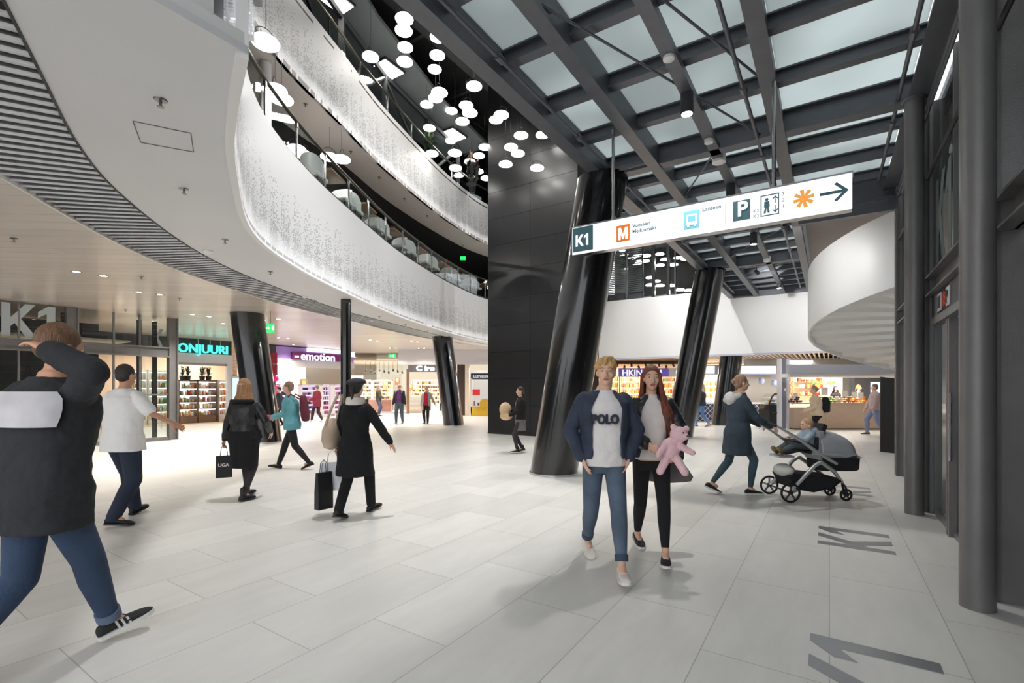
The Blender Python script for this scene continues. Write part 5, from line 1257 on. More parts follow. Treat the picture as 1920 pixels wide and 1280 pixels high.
def hand(mb, wr, d, pn, side, S, curl=.5, detail=True):
    """wr wrist, d pointing direction, pn palm normal, side +1 if thumb lies on +x of d x pn"""
    d = d.normalized(); pn = (pn - d*pn.dot(d)).normalized(); sd = d.cross(pn)*side
    c = wr + d*.050*S
    R = Matrix((sd, d, pn)).transposed()
    mb.ell(c, (.040*S,.052*S,.016*S), 14, 8, R)
    if not detail:
        mb.cap(wr+d*.08*S, wr+d*.15*S+pn*.03*S*curl, .030*S, .016*S, 8); mb.cap(wr+d*.03*S+sd*.03*S, wr+d*.08*S+sd*.05*S, .012*S, .009*S, 8); return
    for i, (off, L, ang) in enumerate(((.029,.066,.10),(.010,.074,.02),(-.010,.069,-.05),(-.029,.054,-.14))):
        p = wr + d*(.093-.004*abs(i-1))*S + sd*off*S
        dd = (d + sd*ang).normalized()
        for k, fr in enumerate((.42,.32,.26)):
            a = curl*(.45+.55*k)*(1+.08*i)
            dk = (dd*math.cos(a) + pn*math.sin(a)).normalized(); q = p + dk*L*fr*S
            mb.cap(p, q, (.0092-.0009*k)*S, (.0086-.0009*k)*S, 8); p = q
    p = wr + d*.022*S + sd*.030*S
    for k, (L, ou) in enumerate(((.040,.95),(.028,.55),(.022,.35))):
        dk = (d*(1-.2*ou) + sd*ou + pn*curl*.4*(k+.5)).normalized(); q = p + dk*L*S
        mb.cap(p, q, (.0125-.0015*k)*S, (.011-.0015*k)*S, 8); p = q

def shoe(parent, ank, f, pitch, S, m, ms, boot=0.0, name='shoe', stripes=None, hw=1.0):
    """ank: point on the floor plane of the sole under the ankle; f heading (unit, horizontal)"""
    f = Vector(f).normalized(); sd = Vector((f.y,-f.x,0)); R = Matrix.Rotation(pitch, 3, sd) if pitch else Matrix.Identity(3)
    fr = R @ f; up = R @ Vector((0,0,1)); o = Vector(ank)
    def P_(x, y, z): return o + sd*x*S*hw + fr*y*S + up*z*S
    sec = [(-.078,.018,.050),(-.068,.033,.075),(-.035,.037,.088),(.01,.038,.085),(.06,.043,.062),(.11,.047,.050),(.155,.044,.042),(.185,.030,.032),(.197,.012,.022)]
    rings = []
    for y, w_, h in sec:
        rings.append([P_(w_*math.cos(2*PI*j/16), y, .014+max(0,h-.014)*(.5+.5*math.sin(2*PI*j/16))) for j in range(16)])
    mb = MB(); mb.rings(rings)
    if boot: mb.rings([[P_(.038*math.cos(2*PI*j/16)*k2, .0+.045*k2*math.sin(2*PI*j/16)-.015, z) for j in range(16)] for z,k2 in ((.05,1.0),(.10,.98),(boot,1.12))])
    sh = mb.build(name, m, parent, smooth=True, world=False, subsurf=1)
    mb = MB(); top = []; bot = []
    for y, w_, h in sec: top.append((w_+.004, y))
    outl = [(w_,y) for w_,y in top] + [(-w_,y) for w_,y in reversed(top)]
    a = [P_(x,y,.0) for x,y in outl]; b = [P_(x,y,.022) for x,y in outl]; k = len(outl)
    mb.add(a+b, [tuple(range(k)), tuple(range(2*k-1,k-1,-1))]+[(i,(i+1)%k,(i+1)%k+k,i+k) for i in range(k)])
    mb.build('sole', ms, sh, world=False)
    if stripes:
        mb = MB()
        for x_ in (-1,1):
            for q in range(3):
                y0 = .015+q*.026
                mb.add([P_(x_*.0415,y0,.02),P_(x_*.0415,y0+.011,.02),P_(x_*.031,y0+.004,.068-.004*q),P_(x_*.031,y0-.007,.070-.004*q),
                        P_(x_*.045,y0,.02),P_(x_*.045,y0+.011,.02),P_(x_*.036,y0+.004,.071-.004*q),P_(x_*.036,y0-.007,.073-.004*q)],[(0,1,2,3),(7,6,5,4),(0,4,5,1),(1,5,6,2),(2,6,7,3),(3,7,4,0)])
        mb.build('stripes', stripes, sh, world=False)
    else:
        mb = MB()
        for q in range(4): y0 = .03+q*.018; mb.tube([P_(-.022,y0,.075-q*.006),P_(0,y0+.004,.080-q*.006),P_(.022,y0,.075-q*.006)], .003*S, 5)
        mb.build('laces', ms, sh, world=False)
    return sh

SKIN = mat('skin_fair',(224,178,152),.5,noise=.05,nscale=20); SKIN2 = mat('skin_tan',(206,154,124),.5,noise=.05,nscale=20)
M_eye = mat('eye_white',(235,232,228),.2); M_iris = mat('eye_iris',(60,48,40),.2); M_lip = mat('lips',(190,104,100),.4)
def cloth(name, rgb, rough=.85, b=.5, bs=26, n=.12): return mat(name, rgb, rough, noise=n, nscale=5, bump=b, bscale=bs)

def person(label, loc, yaw, H, fem, fl, fr_, hl=None, hr=None, el=(0,-1,0), er=(0,-1,0), lean=0.0, headyaw=0.0, headpitch=0.0, skin=None, vox=.009,
           top=None, tr=None, shoes=None, hair=None, skirt=None, drop=0.0, curl=(.5,.5), sway=0.0, z0=0.0, hd=None, sit=False, twist=0.0, headx=0.0, wide=1.0):
    S = H/1.75; T = [(a,b*wide,c*wide) for a,b,c in (TF if fem else TM)]; yr = math.radians(yaw)
    r = thing('person', label, 'person', (loc[0],loc[1],z0), yr)
    skin = skin or SKIN
    def tl(z): return max(0, z-.92)*lean
    def tx(z): return max(0, z-.92)*sway
    dz = -drop
    def J(x,y,z): return Vector((x,y,z+dz))*S
    hz = .92
    sw = (.148 if fem else .172)*(1+(wide-1)*.5)
    cy = tl(1.41); cx_ = tx(1.41)
    ct, st_ = math.cos(twist), math.sin(twist)
    ShL = J(-sw*ct+cx_, cy-sw*st_, 1.418-(.018 if fem else 0)); ShR = J(sw*ct+cx_, cy+sw*st_, 1.418-(.018 if fem else 0))
    HipL = J(-.088,0,.90); HipR = J(.088,0,.90)
    def ft(f):      # (x, y, ankle z, foot yaw deg, pitch deg)
        return Vector((f[0]*S, f[1]*S, f[2]*S))
    fl = tuple(fl)+(0,)*(5-len(fl)); fr_ = tuple(fr_)+(0,)*(5-len(fr_))
    KL, AL = ik(HipL, ft(fl), .43*S, .425*S, (-.1,1,0)); KR, AR = ik(HipR, ft(fr_), .43*S, .425*S, (.1,1,0))
    hl = hl or (-.27,.05,.82); hr = hr or (.27,.05,.82)
    EL, WL = ik(ShL, Vector(hl)*S, .285*S, .255*S, el); ER, WR = ik(ShR, Vector(hr)*S, .285*S, .255*S, er)
    # ---- head frame
    hc = J(tx(1.64)+headx, tl(1.64)+.012, 1.645); Rh = Matrix.Rotation(math.radians(headyaw),3,'Z') @ Matrix.Rotation(math.radians(headpitch),3,'X')
    def Hd(x,y,z): return hc + Rh @ (Vector((x,y,z))*S)
    near = vox <= .010
    mb = MB()
    mb.rings([ring(tx(z)*S, tl(z)*S, (z+dz)*S, hw*S*.93, hd_*S*.93) for z,hw,hd_ in T])
    mb.cap(J(tx(1.46),tl(1.46)-.005,1.44), hc+Vector((0,0,-.06*S)), (.052 if fem else .060)*S, (.048 if fem else .055)*S)
    mb.ell(Hd(0,-.008,.022), (.074*S,.094*S,.095*S), 20, 14, Rh); mb.ell(Hd(0,.028,-.045), (.054*S,.062*S,.068*S), 16, 10, Rh)
    mb.ell(Hd(0,.058,-.088), (.026*S,.024*S,.022*S), 10, 8, Rh)
    mb.cap(Hd(0,.086,.012), Hd(0,.108,-.028), .010*S, .014*S, 8); mb.ell(Hd(-.012,.098,-.030),(.010*S,.010*S,.008*S),8,6); mb.ell(Hd(.012,.098,-.030),(.010*S,.010*S,.008*S),8,6)
    mb.cap(Hd(-.040,.073,.030), Hd(.040,.073,.030), .012*S, .012*S, 8)
    for x_ in (-1,1):
        mb.ell(Hd(x_*.076,-.004,-.004), (.012*S,.020*S,.032*S), 8, 8, Rh); mb.ell(Hd(x_*.040,.058,-.022), (.024*S,.024*S,.026*S), 10, 8, Rh)
    for (s_, e_, w_) in ((ShL,EL,WL),(ShR,ER,WR)):
        mb.cap(s_, e_, .045*S, .036*S); mb.cap(e_, w_, .036*S, .024*S)
    mb.cap(ShL,ShL.lerp(EL,.2),.050*S,.048*S); mb.cap(ShR,ShR.lerp(ER,.2),.050*S,.048*S)
    for (h_, k_, a_) in ((HipL,KL,AL),(HipR,KR,AR)):
        mb.cap(h_, k_, .074*S, .044*S); mb.cap(k_, a_, .044*S, .032*S); mb.cap(k_.lerp(a_,.18), k_.lerp(a_,.42), .045*S, .044*S)
    dL = (WL-EL).normalized(); dR = (WR-ER).normalized()
    nrmL = Vector((1,0,0)) if abs(dL.x) < .8 else Vector((0,0,-1)); nrmR = Vector((-1,0,0)) if abs(dR.x) < .8 else Vector((0,0,-1))
    if hd and 'nl' in hd: nrmL = Vector(hd['nl'])
    if hd and 'nr' in hd: nrmR = Vector(hd['nr'])
    if not (hd and hd.get('nohl')): hand(mb, WL, dL, nrmL, 1, S, curl[0], near)
    if not (hd and hd.get('nohr')): hand(mb, WR, dR, nrmR, -1, S, curl[1], near)
    for f, a_ in ((fl,AL),(fr_,AR)):
        q = math.radians(f[3]); fv = Vector((-math.sin(q),math.cos(q),0)); mb.cap(a_, a_+fv*.08*S+Vector((0,0,-.04*S)), .034*S, .026*S, 10)
    body = mb.build('body', skin, r, world=False, remesh=vox)
    if near or abs((yaw+headyaw) % 360 - 180) < 100:
        for x_ in (-1,1):
            mb = MB(); mb.ell(Hd(x_*.031,.074,.012), (.0125*S,.010*S,.0062*S), 10, 8, Rh); ey = mb.build('eye', M_eye, r, smooth=True, world=False)
            mb = MB(); mb.ell(Hd(x_*.031,.0835,.012), (.0058*S,.003*S,.0056*S), 8, 6, Rh); mb.build('iris', M_iris, ey, world=False)
            mb = MB(); mb.tube([Hd(x_*.016,.088,.034),Hd(x_*.034,.086,.040),Hd(x_*.052,.074,.033)], .0032*S, 6); mb.build('eyebrow', M_iris if not hair else hair.get('brow',M_iris), r, world=False)
        mb = MB(); mb.ell(Hd(0,.086,-.056), (.024*S,.009*S,.0065*S), 12, 6, Rh); mb.ell(Hd(0,.088,-.063), (.019*S,.009*S,.006*S), 12, 6, Rh); mb.build('mouth', M_lip, r, smooth=True, world=False)
    # ---- trousers
    if tr:
        e = tr.get('ease',.012); mb = MB()
        mb.rings([ring(0, 0, (z+dz)*S, (tdim(T,z)[0]*.95+e*.6)*S, (tdim(T,z)[1]*.95+e*.6)*S) for z in (.80,.86,.92,.98,1.03)])
        for (h_, k_, a_, f) in ((HipL,KL,AL,fl),(HipR,KR,AR,fr_)):
            cu = tr.get('cuff',.0); a2 = a_.lerp(k_, cu)
            mb.cap(h_, k_, (.088+e)*S, (.060+e)*S, 16); kc = k_.lerp(a_,.3)+Vector((0,-.006*S,0))
            mb.cap(k_, kc, (.060+e)*S, (.058+e)*S, 16); mb.cap(kc, a2, (.058+e)*S, (.036+e+tr.get('flare',0))*S, 16)
        mb.build('trousers' if not tr.get('name') else tr['name'], tr['m'], r, world=False, remesh=vox)
        if tr.get('turnup'):
            for (k_, a_) in ((KL,AL),(KR,AR)):
                a2 = a_.lerp(k_, cu); d = (a2-k_).normalized(); mb = MB(); mb.tube([a2-d*.02*S,a2+d*.03*S],[(.046+e)*S,(.045+e)*S],16); mb.build('trouser_cuff', tr['turnup'], r, world=False, smooth=True)
    if skirt:
        mb = MB(); zz = [skirt['z'], .5*(skirt['z']+.9), .80, .90, .98, 1.04]; rg = []
        for z in zz:
            hw, hd_ = tdim(T, z); k = max(0,(.85-z)/.85)
            rg.append(ring(0, (fl[1]+fr_[1])*.25*k*S, (z+dz)*S, (hw+.018+skirt.get('flare',0)*k)*S, (hd_+.02+skirt.get('flare',0)*k+abs(fl[1]-fr_[1])*.22*k)*S))
        mb.rings(rg); mb.build('skirt', skirt['m'], r, world=False, remesh=vox)
    # ---- shoes
    if shoes:
        for f, a_ in ((fl,AL),(fr_,AR)):
            q = math.radians(f[3]); fv = Vector((-math.sin(q),math.cos(q),0)); pt_ = math.radians(f[4]); sd = Vector((fv.y,-fv.x,0)); up = Matrix.Rotation(pt_,3,sd) @ Vector((0,0,1))
            shoe(r, a_-up*.085*S, fv, pt_, S*shoes.get('s',1), shoes['m'], shoes['ms'], shoes.get('boot',0), shoes.get('name','shoe'), shoes.get('stripes'))
    # ---- tops
    for t_ in (top or []):
        g = t_.get('g',.02); mb = MB(); rg = []; hem = t_.get('hem',.95); zs = [hem]; z = hem
        if hem < .84: zs += [hem+(.84-hem)*k for k in (.33,.66)]
        for z in (.84,.92,1.0,1.08,1.16,1.25,1.33,1.395,1.44,1.475,1.50):
            if z > hem+.03: zs.append(z)
        op = t_.get('open',0); th = .016*S
        for z in zs:
            hw, hd_ = tdim(T, z); k = max(0,(1.0-z)); fla = t_.get('flare',.0)*k; shy = (fl[1]+fr_[1])*.12*k
            gg = g*(1 if z < 1.42 else .6)
            if t_.get('loose') and z < 1.3: hw = max(hw, tdim(T,1.3)[0]*.94); hd_ = max(hd_, .112)
            if op: o_ = math.radians(op)*(1 if z < 1.35 else .75); rg.append(ring(tx(z)*S,(tl(z)+shy)*S,(z+dz)*S,(hw+gg+fla)*S,(hd_+gg+fla)*S,30,PI/2+o_,PI/2+2*PI-o_,th))
            else: rg.append(ring(tx(z)*S,(tl(z)+shy)*S,(z+dz)*S,(hw+gg+fla)*S,(hd_+gg+fla)*S,30))
        mb.rings(rg)
        sl = t_.get('sleeve',1.0)
        if sl:
            for s_, e_, w_ in ((ShL,EL,WL),(ShR,ER,WR)):
                s_ = s_ + Vector((0,0,-.004*S)); gs = t_.get('gs',g)
                if sl <= .5: q = s_.lerp(e_, sl*2); mb.cap(s_, q, (.046+gs*.7)*S, (.046+gs)*S, 16)
                else:
                    q = e_.lerp(w_, (sl-.5)*2*.97); mb.cap(s_, e_, (.048+gs*.8)*S, (.040+gs)*S, 16); mb.cap(e_, q, (.040+gs)*S, (.028+gs*.9)*S, 16)
        if t_.get('collar'):
            c0 = J(tx(1.475),tl(1.475)-.004,1.478); cr_ = t_.get('collar'); rr = .068 if not fem else .060
            a0_ = PI/2+math.radians(op or 14)*.8; pts = []
            for j in range(21):
                a = a0_+(2*PI-2*(a0_-PI/2))*j/20; pts.append(c0+Vector((rr*math.cos(a)*S, rr*.98*math.sin(a)*S, (-.02+.02*(-math.sin(a)))*S)))
            mb.tube(pts, cr_*S, 8)
        nm = t_.get('name','jacket'); o = mb.build(nm, t_['m'], r, world=False, remesh=t_.get('vox',vox))
        if t_.get('puff'):
            tex = bpy.data.textures.get('puff_bands') or bpy.data.textures.new('puff_bands','WOOD'); tex.wood_type = 'BANDS'; tex.noise_scale = .08
            dm = o.modifiers.new('puff','DISPLACE'); 
            em = bpy.data.objects.get('_none')
            tex2 = bpy.data.textures.get('puff_clouds') or bpy.data.textures.new('puff_clouds','CLOUDS'); tex2.noise_scale = .05; dm.texture = tex2; dm.strength = .018; dm.texture_coords = 'LOCAL'
        elif t_.get('folds',True):
            tex2 = bpy.data.textures.get('cloth_folds') or bpy.data.textures.new('cloth_folds','CLOUDS'); tex2.noise_scale = .11
            dm = o.modifiers.new('folds','DISPLACE'); dm.texture = tex2; dm.strength = .022; dm.texture_coords = 'LOCAL'; dm.mid_level = .5
    # ---- hair
    if hair and hair.get('style') != 'bald':
        m = hair['m']; mb = MB(); st = hair.get('style','short'); vx = min(vox, .010)
        mb.ell(Hd(0,-.020,.040), (.084*S,.096*S,.098*S), 20, 12, Rh)
        if st in ('short','mop'):
            mb.ell(Hd(0,-.045,-.01), (.076*S,.066*S,.062*S), 14, 10, Rh)
        if st == 'mop':
            rnd = random.Random(3)
            for j in range(34):
                a = rnd.uniform(-.6,PI+.6); b_ = rnd.uniform(.1,1.2); p = Vector((.080*math.cos(a)*math.cos(b_*.8), -.01+.086*math.sin(a)*math.cos(b_*.8), .045+.090*math.sin(b_)))
                mb.cap(Hd(*p), Hd(p.x*1.18+.012, p.y*1.08+.006, p.z-.028), .016*S, .008*S, 6)
        if st == 'long':
            L = hair.get('len',.36); rnd = random.Random(5); wd = hair.get('wide',1.0)
            for j in range(46):
                a = PI + rnd.uniform(0,PI) if j < 34 else (rnd.uniform(-.15,.2) if j % 2 else PI-rnd.uniform(-.15,.2))
                x = .078*math.cos(a); y = -.012+.084*math.sin(a); l_ = L*rnd.uniform(.75,1.05); k = rnd.uniform(.9,1.5)*wd
                fx = hair.get('side',0)
                mb.cap(Hd(x,y,.04), Hd(x*1.12,y*1.05,-.08), .020*S, .019*S, 7)
                p1 = Hd(x*1.12,y*1.05,-.08); p2 = p1 + Vector((x*(k-1)*.9*S+fx*.03*S, (-.03 if y < .02 else .02)*S, -l_*.5*S)); p3 = p2 + Vector((x*.2*S+rnd.uniform(-.02,.02), rnd.uniform(-.01,.02), -l_*.5*S))
                mb.cap(p1,p2,.020*S,.018*S,7); mb.cap(p2,p3,.018*S,.006*S,7)
        if hair.get('front'):
            rnd = random.Random(9); fs_ = hair['front']
            for j in range(26):
                x = fs_*(.066+rnd.uniform(-.006,.012)); y = rnd.uniform(-.02,.045)
                a_ = Hd(x,y,.02); b_ = Hd(x*1.25,y+.005,-.10); c_ = J(fs_*(.11+rnd.uniform(-.03,.05)), .10+rnd.uniform(-.02,.035), 1.36+rnd.uniform(-.03,.03)); d_ = J(fs_*(.16+rnd.uniform(-.045,.06)), .10+rnd.uniform(-.02,.04), 1.12+rnd.uniform(-.08,.08))
                mb.cap(a_,b_,.017*S,.017*S,7); mb.cap(b_,c_,.017*S,.018*S,7); mb.cap(c_,d_,.018*S,.006*S,7)
        if st == 'bun': mb.ell(Hd(0,-.115,.03),(.04*S,.035*S,.04*S),12,8); mb.ell(Hd(0,-.045,-.01),(.076*S,.066*S,.062*S),14,10,Rh)
        if st == 'pony':
            mb.ell(Hd(0,-.045,-.01),(.076*S,.066*S,.062*S),14,10,Rh); mb.cap(Hd(0,-.10,.03),Hd(0,-.14,-.14),.028*S,.014*S,10)
        o = mb.build('hair', m, r, world=False, remesh=vx*.8)
    return r, S, dict(WL=WL,WR=WR,EL=EL,ER=ER,ShL=ShL,ShR=ShR,hc=hc,Hd=Hd,J=J,Rh=Rh,AL=AL,AR=AR,KL=KL,KR=KR,tl=tl,tx=tx)
def hairm(name, rgb): return mat(name, rgb, .45, noise=.35, nscale=30, bump=.8, bscale=60, stretch=(3,3,.35))
def fx(px, py): p = flo(px,py); return p.x, p.y

m_shw = mat('sole_white',(226,224,220),.5); m_shb = mat('sole_black',(26,26,28),.5)
# 1 --- big foreground man
coat = cloth('charcoal_coat',(40,41,44),.9); jean = cloth('blue_jeans',(48,66,92),.85,.4,60,.25)
r, S, j = person('person in a black coat with a pale back panel, arm raised, nearest the camera', (-2.54,2.62), -14, 1.88, False,
    (-.14,-.30,.16,0,-25), (-.02,.34,.11,-22,16), hl=(-.46,.10,1.36), hr=(.19,-.09,1.62), er=(1,.0,-.30), el=(-1,-.3,-.6), lean=.09, headyaw=-10, headpitch=-12, skin=SKIN2, vox=.008, wide=1.12,
    top=[dict(m=coat,hem=.74,g=.035,flare=.06,collar=.018,name='coat',gs=.030)], tr=dict(m=jean,cuff=.10,ease=.014,turnup=cloth('jeans_hem',(92,108,130))),
    shoes=dict(m=mat('shoe_black_suede',(38,38,38),.8),ms=m_shw,stripes=mat('shoe_stripe',(220,220,218),.5)), hair=dict(m=hairm('hair_brown',(112,78,52)),style='short'), curl=(.6,.55))
mb = MB(); rg = []
for z, sp in ((1.255,58),(1.30,61),(1.34,62),(1.39,60),(1.425,54)):
    hw, hd_ = tdim(TM, z); a_ = math.radians(sp)
    rg.append(ring(0, j['tl'](z)*S, z*S, (hw*1.12+.062)*S, (hd_*1.12+.058)*S, 18, -PI/2-a_, -PI/2+a_, .012))
mb.rings(rg); mb.build('back_panel', cloth('pale_print',(196,192,196),.7,.3,14,.18), r, world=False, smooth=True, label='pale grey panel across the back of the coat')
# 2 --- man in white t-shirt
wt = cloth('white_cotton',(238,236,234),.9,.3,16,.03); navy = cloth('navy_jeans',(36,44,62),.85,.4,60,.2)
person('person in a white T-shirt and dark jeans walking away at the left', (-4.52,5.62), -12, 1.80, False,
    (-.17,.28,.10,15,10), (.12,-.20,.11,-60,-4), hl=(-.40,.12,.98), hr=(.46,.20,1.10), el=(-.8,-.6,0), er=(.5,-.9,-.2), lean=.04, skin=SKIN2,
    top=[dict(m=wt,hem=.80,g=.044,flare=.12,loose=1,sleeve=.42,gs=.03,name='t_shirt')], tr=dict(m=navy,ease=.024,flare=.008), shoes=dict(m=M_rub,ms=m_shb),
    hair=dict(m=hairm('hair_dark',(44,36,32)),style='short'), curl=(.4,.25))
# 3 --- woman with long hair and bag
lea = mat('black_leather',(34,34,37),.42,noise=.2,nscale=10,bump=.4,bscale=18); blk = cloth('black_knit',(24,24,27),.95); tight = mat('sheer_tights',(50,42,46),.7)
r, S, j = person('person with long fair-brown hair in a short leather jacket and black skirt', (-3.72,6.72), -3, 1.66, True, wide=1.22, fl=(-.09,.22,.10,2,6), fr_=(.06,-.10,.10,-14,0), hl=(-.33,.02,.80), hr=(.27,.22,.98), er=(.8,-.8,-.3), el=(-.6,-.8,0), lean=.02,
    top=[dict(m=lea,hem=.98,g=.026,collar=.022,gs=.018)], skirt=dict(m=blk,z=.47,flare=-.075), tr=dict(m=tight,ease=.001,name='tights'), shoes=dict(m=mat('boot_black',(26,26,28),.45),ms=m_shb,boot=.20,name='boot'),
    hair=dict(m=hairm('hair_fairbrown',(166,122,84)),style='long',len=.40,wide=1.25), curl=(1.3,.6))
mb = MB(); mb.rings([ring(0,0,z*S,.232*S+(.02*S if z<.95 else 0),.172*S) for z in (.90,.96,1.01)]); mb.build('peplum', blk, r, world=False, smooth=True)
mb = MB()
for a in range(16): t_ = a/15*PI; mb.ell(j['J'](.15*math.cos(t_), -.05-.07*math.sin(t_), 1.44), (.034,.034,.030), 8, 6)
mb.build('fur_collar', blk, r, world=False, remesh=.012)
mb = MB(); mb.box(j['Hd'](0,-.118,.045), (.062,.014,.014)); mb.build('hair_clip', mat('clip_pink',(226,204,200),.3), r, world=False)
hw_ = r.matrix_basis @ (j['WL']+Vector((0,0,-.09)))
def paper_bag(c, w_, d_, h_, rz, m, lab, txt=None, tm=None, handles=True, cat='bag'):
    c = Vector(c); t = thing('carrier_bag', lab, cat, c, rz)
    mb = MB(); mb.rings([[Vector((x*w_/2*k,y*d_/2*k2,z)) for x,y in ((-1,-1),(1,-1),(1,1),(-1,1))] for z,k,k2 in ((0,1,1),(h_*.5,1,.95),(h_,.97,.45))]); mb.build('sack', m, t, world=False)
    if handles:
        mb = MB()
        for y in (-.02,.02): mb.tube([(-w_*.22,y,h_),(-w_*.16,y,h_+.11),(0,y*.3,h_+.15),(w_*.16,y,h_+.11),(w_*.22,y,h_)], .004, 6)
        mb.build('handle', m, t, world=False)
    if txt:
        R = Matrix.Rotation(rz,3,'Z'); o_ = c + R @ Vector((-w_*.36,-d_/2-.004,h_*.52)); text('lettering', txt, .062, o_, R @ Vector((1,0,0)), (0,0,1), tm or M_shopw, t, .003, bold=.002)
    return t
paper_bag(hw_+Vector((-.01,0,-.44)), .20, .10, .30, .55, mat('bag_black',(26,27,30),.5), 'black carrier bag with white letters hanging from the hand of the long-haired woman', 'UGA')
# 4 --- turquoise jacket
tq = cloth('turquoise_jacket',(96,160,170),.7); wine = cloth('wine_nylon',(96,30,50),.7)
r, S, j = person('person in a turquoise jacket with a wine red backpack striding left', (-4.20,9.25), 92, 1.65, True,
    (-.08,-.36,.15,0,-22), (.06,.30,.10,0,10), hl=(-.12,.36,1.06), hr=(.14,.40,1.04), el=(0,-1,-.6), er=(0,-1,-.6), lean=.10, vox=.011,
    top=[dict(m=tq,hem=.80,g=.035,gs=.022,collar=.02)], tr=dict(m=cloth('black_trousers',(26,26,29)),ease=.008), shoes=dict(m=M_rub,ms=m_shb), hair=dict(m=hairm('hair_ash',(150,120,100)),style='short'), curl=(.8,.8))
mb = MB(); mb.rings([[Vector((x*.14*k,-.17-.09+y*.08*k+j['tl'](z/S),z)) for x,y in ((-1,-1),(1,-1),(1,1),(-1,1))] for z,k in ((.90,.7),(.96,1),(1.25,1),(1.38,.8),(1.42,.5))]); 
bp_ = mb; t = thing('backpack','wine red backpack worn by the person in turquoise','backpack',(-4.20,9.25,0),math.radians(92)); bp_.build('pack', wine, t, world=False, smooth=True, subsurf=1)
mb = MB()
for x in (-.10,.10): mb.tube([(x,-.17,1.34),(x*1.1,-.02,1.43),(x*1.2,.13,1.30),(x*1.3,.10,1.1)], .014, 8)
mb.build('strap', wine, t, world=False)
mb = MB(); mb.ell(j['WL']+Vector((0,.06,0)), (.05,.085,.045)); mb.ell(j['WR']+Vector((0,.06,0)), (.05,.085,.045)); mb.build('mittens', cloth('coral_wool',(206,84,90)), r, world=False, smooth=True)
# 5 --- wine coat
wn = cloth('wine_coat',(116,28,52),.8)
person('person in a dark wine coat walking inside the cosmetics shop front', (-8.95,22.2), 70, 1.66, True, (-.07,.26,.09), (.07,-.24,.12,0,-15), hl=(-.2,.26,1.05), hr=(.2,.2,1.0), vox=.016,
    top=[dict(m=wn,hem=.72,g=.04,collar=.03,name='coat')], tr=dict(m=cloth('dark_brown_trousers',(48,34,38)),ease=.02), shoes=dict(m=M_shopw,ms=m_shw), hair=dict(m=hairm('hair_grey',(120,110,96)),style='short'))
# 6 --- woman in black coat and beret
r, S, j = person('person in a long black coat, dark beret and cream scarf walking away', (-1.90,5.86), -8, 1.64, True,
    (-.10,-.24,.13,-6,-14), (.10,.26,.10,-14,8), hl=(-.30,.10,.86), hr=(.44,.12,.92), el=(-.7,-.7,0), er=(.4,-.9,.1), lean=.05,
    top=[dict(m=cloth('black_wool_coat',(22,23,25),.98),hem=.53,g=.036,flare=.12,gs=.022,collar=.02,name='coat')], tr=dict(m=blk,ease=.012,flare=.012), shoes=dict(m=M_rub,ms=m_shb,name='shoe'),
    hair=dict(m=hairm('hair_black',(30,26,26)),style='pony'), curl=(1.0,.3))
mb = MB(); H_ = j['Hd']; mb.ell(H_(0,-.02,.085), (.118,.125,.048), 20, 10, Matrix.Rotation(.12,3,'X')); mb.ell(H_(0,-.012,.06), (.088,.102,.035), 18, 8); mb.build('beret', cloth('beret_grey',(44,44,48)), r, world=False, remesh=.008)
mb = MB()
for k in range(3): mb.tube([j['J'](.095*math.cos(a_*PI/8), -.005+.085*math.sin(a_*PI/8)+.01*k, 1.46+.025*k) for a_ in range(17)], .028, 8)
mb.build('scarf', cloth('cream_scarf',(224,214,206)), r, world=False, remesh=.009)
t = thing('shoulder_bag','soft beige shoulder bag hanging at the left side of the woman in the black coat','bag',r.location,r.rotation_euler.z)
mb = MB(); mb.rings([ring(-.30,.0,z,.10*k,.16*k,20) for z,k in ((.80,.25),(.83,.75),(.92,1.0),(1.04,.92),(1.14,.6),(1.18,.25))]); mb.build('sack', cloth('beige_canvas',(190,168,148)), t, world=False, smooth=True)
mb = MB(); mb.tube([(-.32,-.12,1.10),(-.24,-.13,1.30),(-.19,-.06,1.47),(-.20,.06,1.46),(-.27,.12,1.28),(-.32,.12,1.10)], .016, 8); mb.build('strap', MATS['beige_canvas'], t, world=False)
hl_w = r.matrix_basis @ j['WL']
paper_bag(hl_w+Vector((-.06,.0,-.54)), .30,.10,.34,.2, cloth('white_plastic',(222,222,228),.4), 'white plastic carrier bag in the left hand of the woman in the black coat')
paper_bag(hl_w+Vector((-.12,-.13,-.74)), .19,.10,.44,.9, MATS['bag_black'], 'slim black carrier bag hanging low beside the white plastic bag')
# 7 --- elderly man
person('bald person in a dark leather jacket and purple shirt walking towards us', (-4.86,20.9), 180, 1.70, False, (-.10,-.16,.10,0,-8), (.09,.24,.10,0,8), hl=(-.27,.08,.84), hr=(.27,.08,.84), headyaw=-40, vox=.014,
    top=[dict(m=cloth('purple_shirt',(120,70,140)),hem=.96,g=.02,gs=.0,name='shirt'),dict(m=cloth('dark_leather',(48,42,46),.5),hem=.90,g=.045,open=28,gs=.028,collar=.02)], tr=dict(m=cloth('washed_jeans',(92,104,118)),ease=.022), shoes=dict(m=mat('shoe_grey',(110,110,116),.6),ms=m_shw),
    hair=dict(style='bald'), curl=(.6,.6))
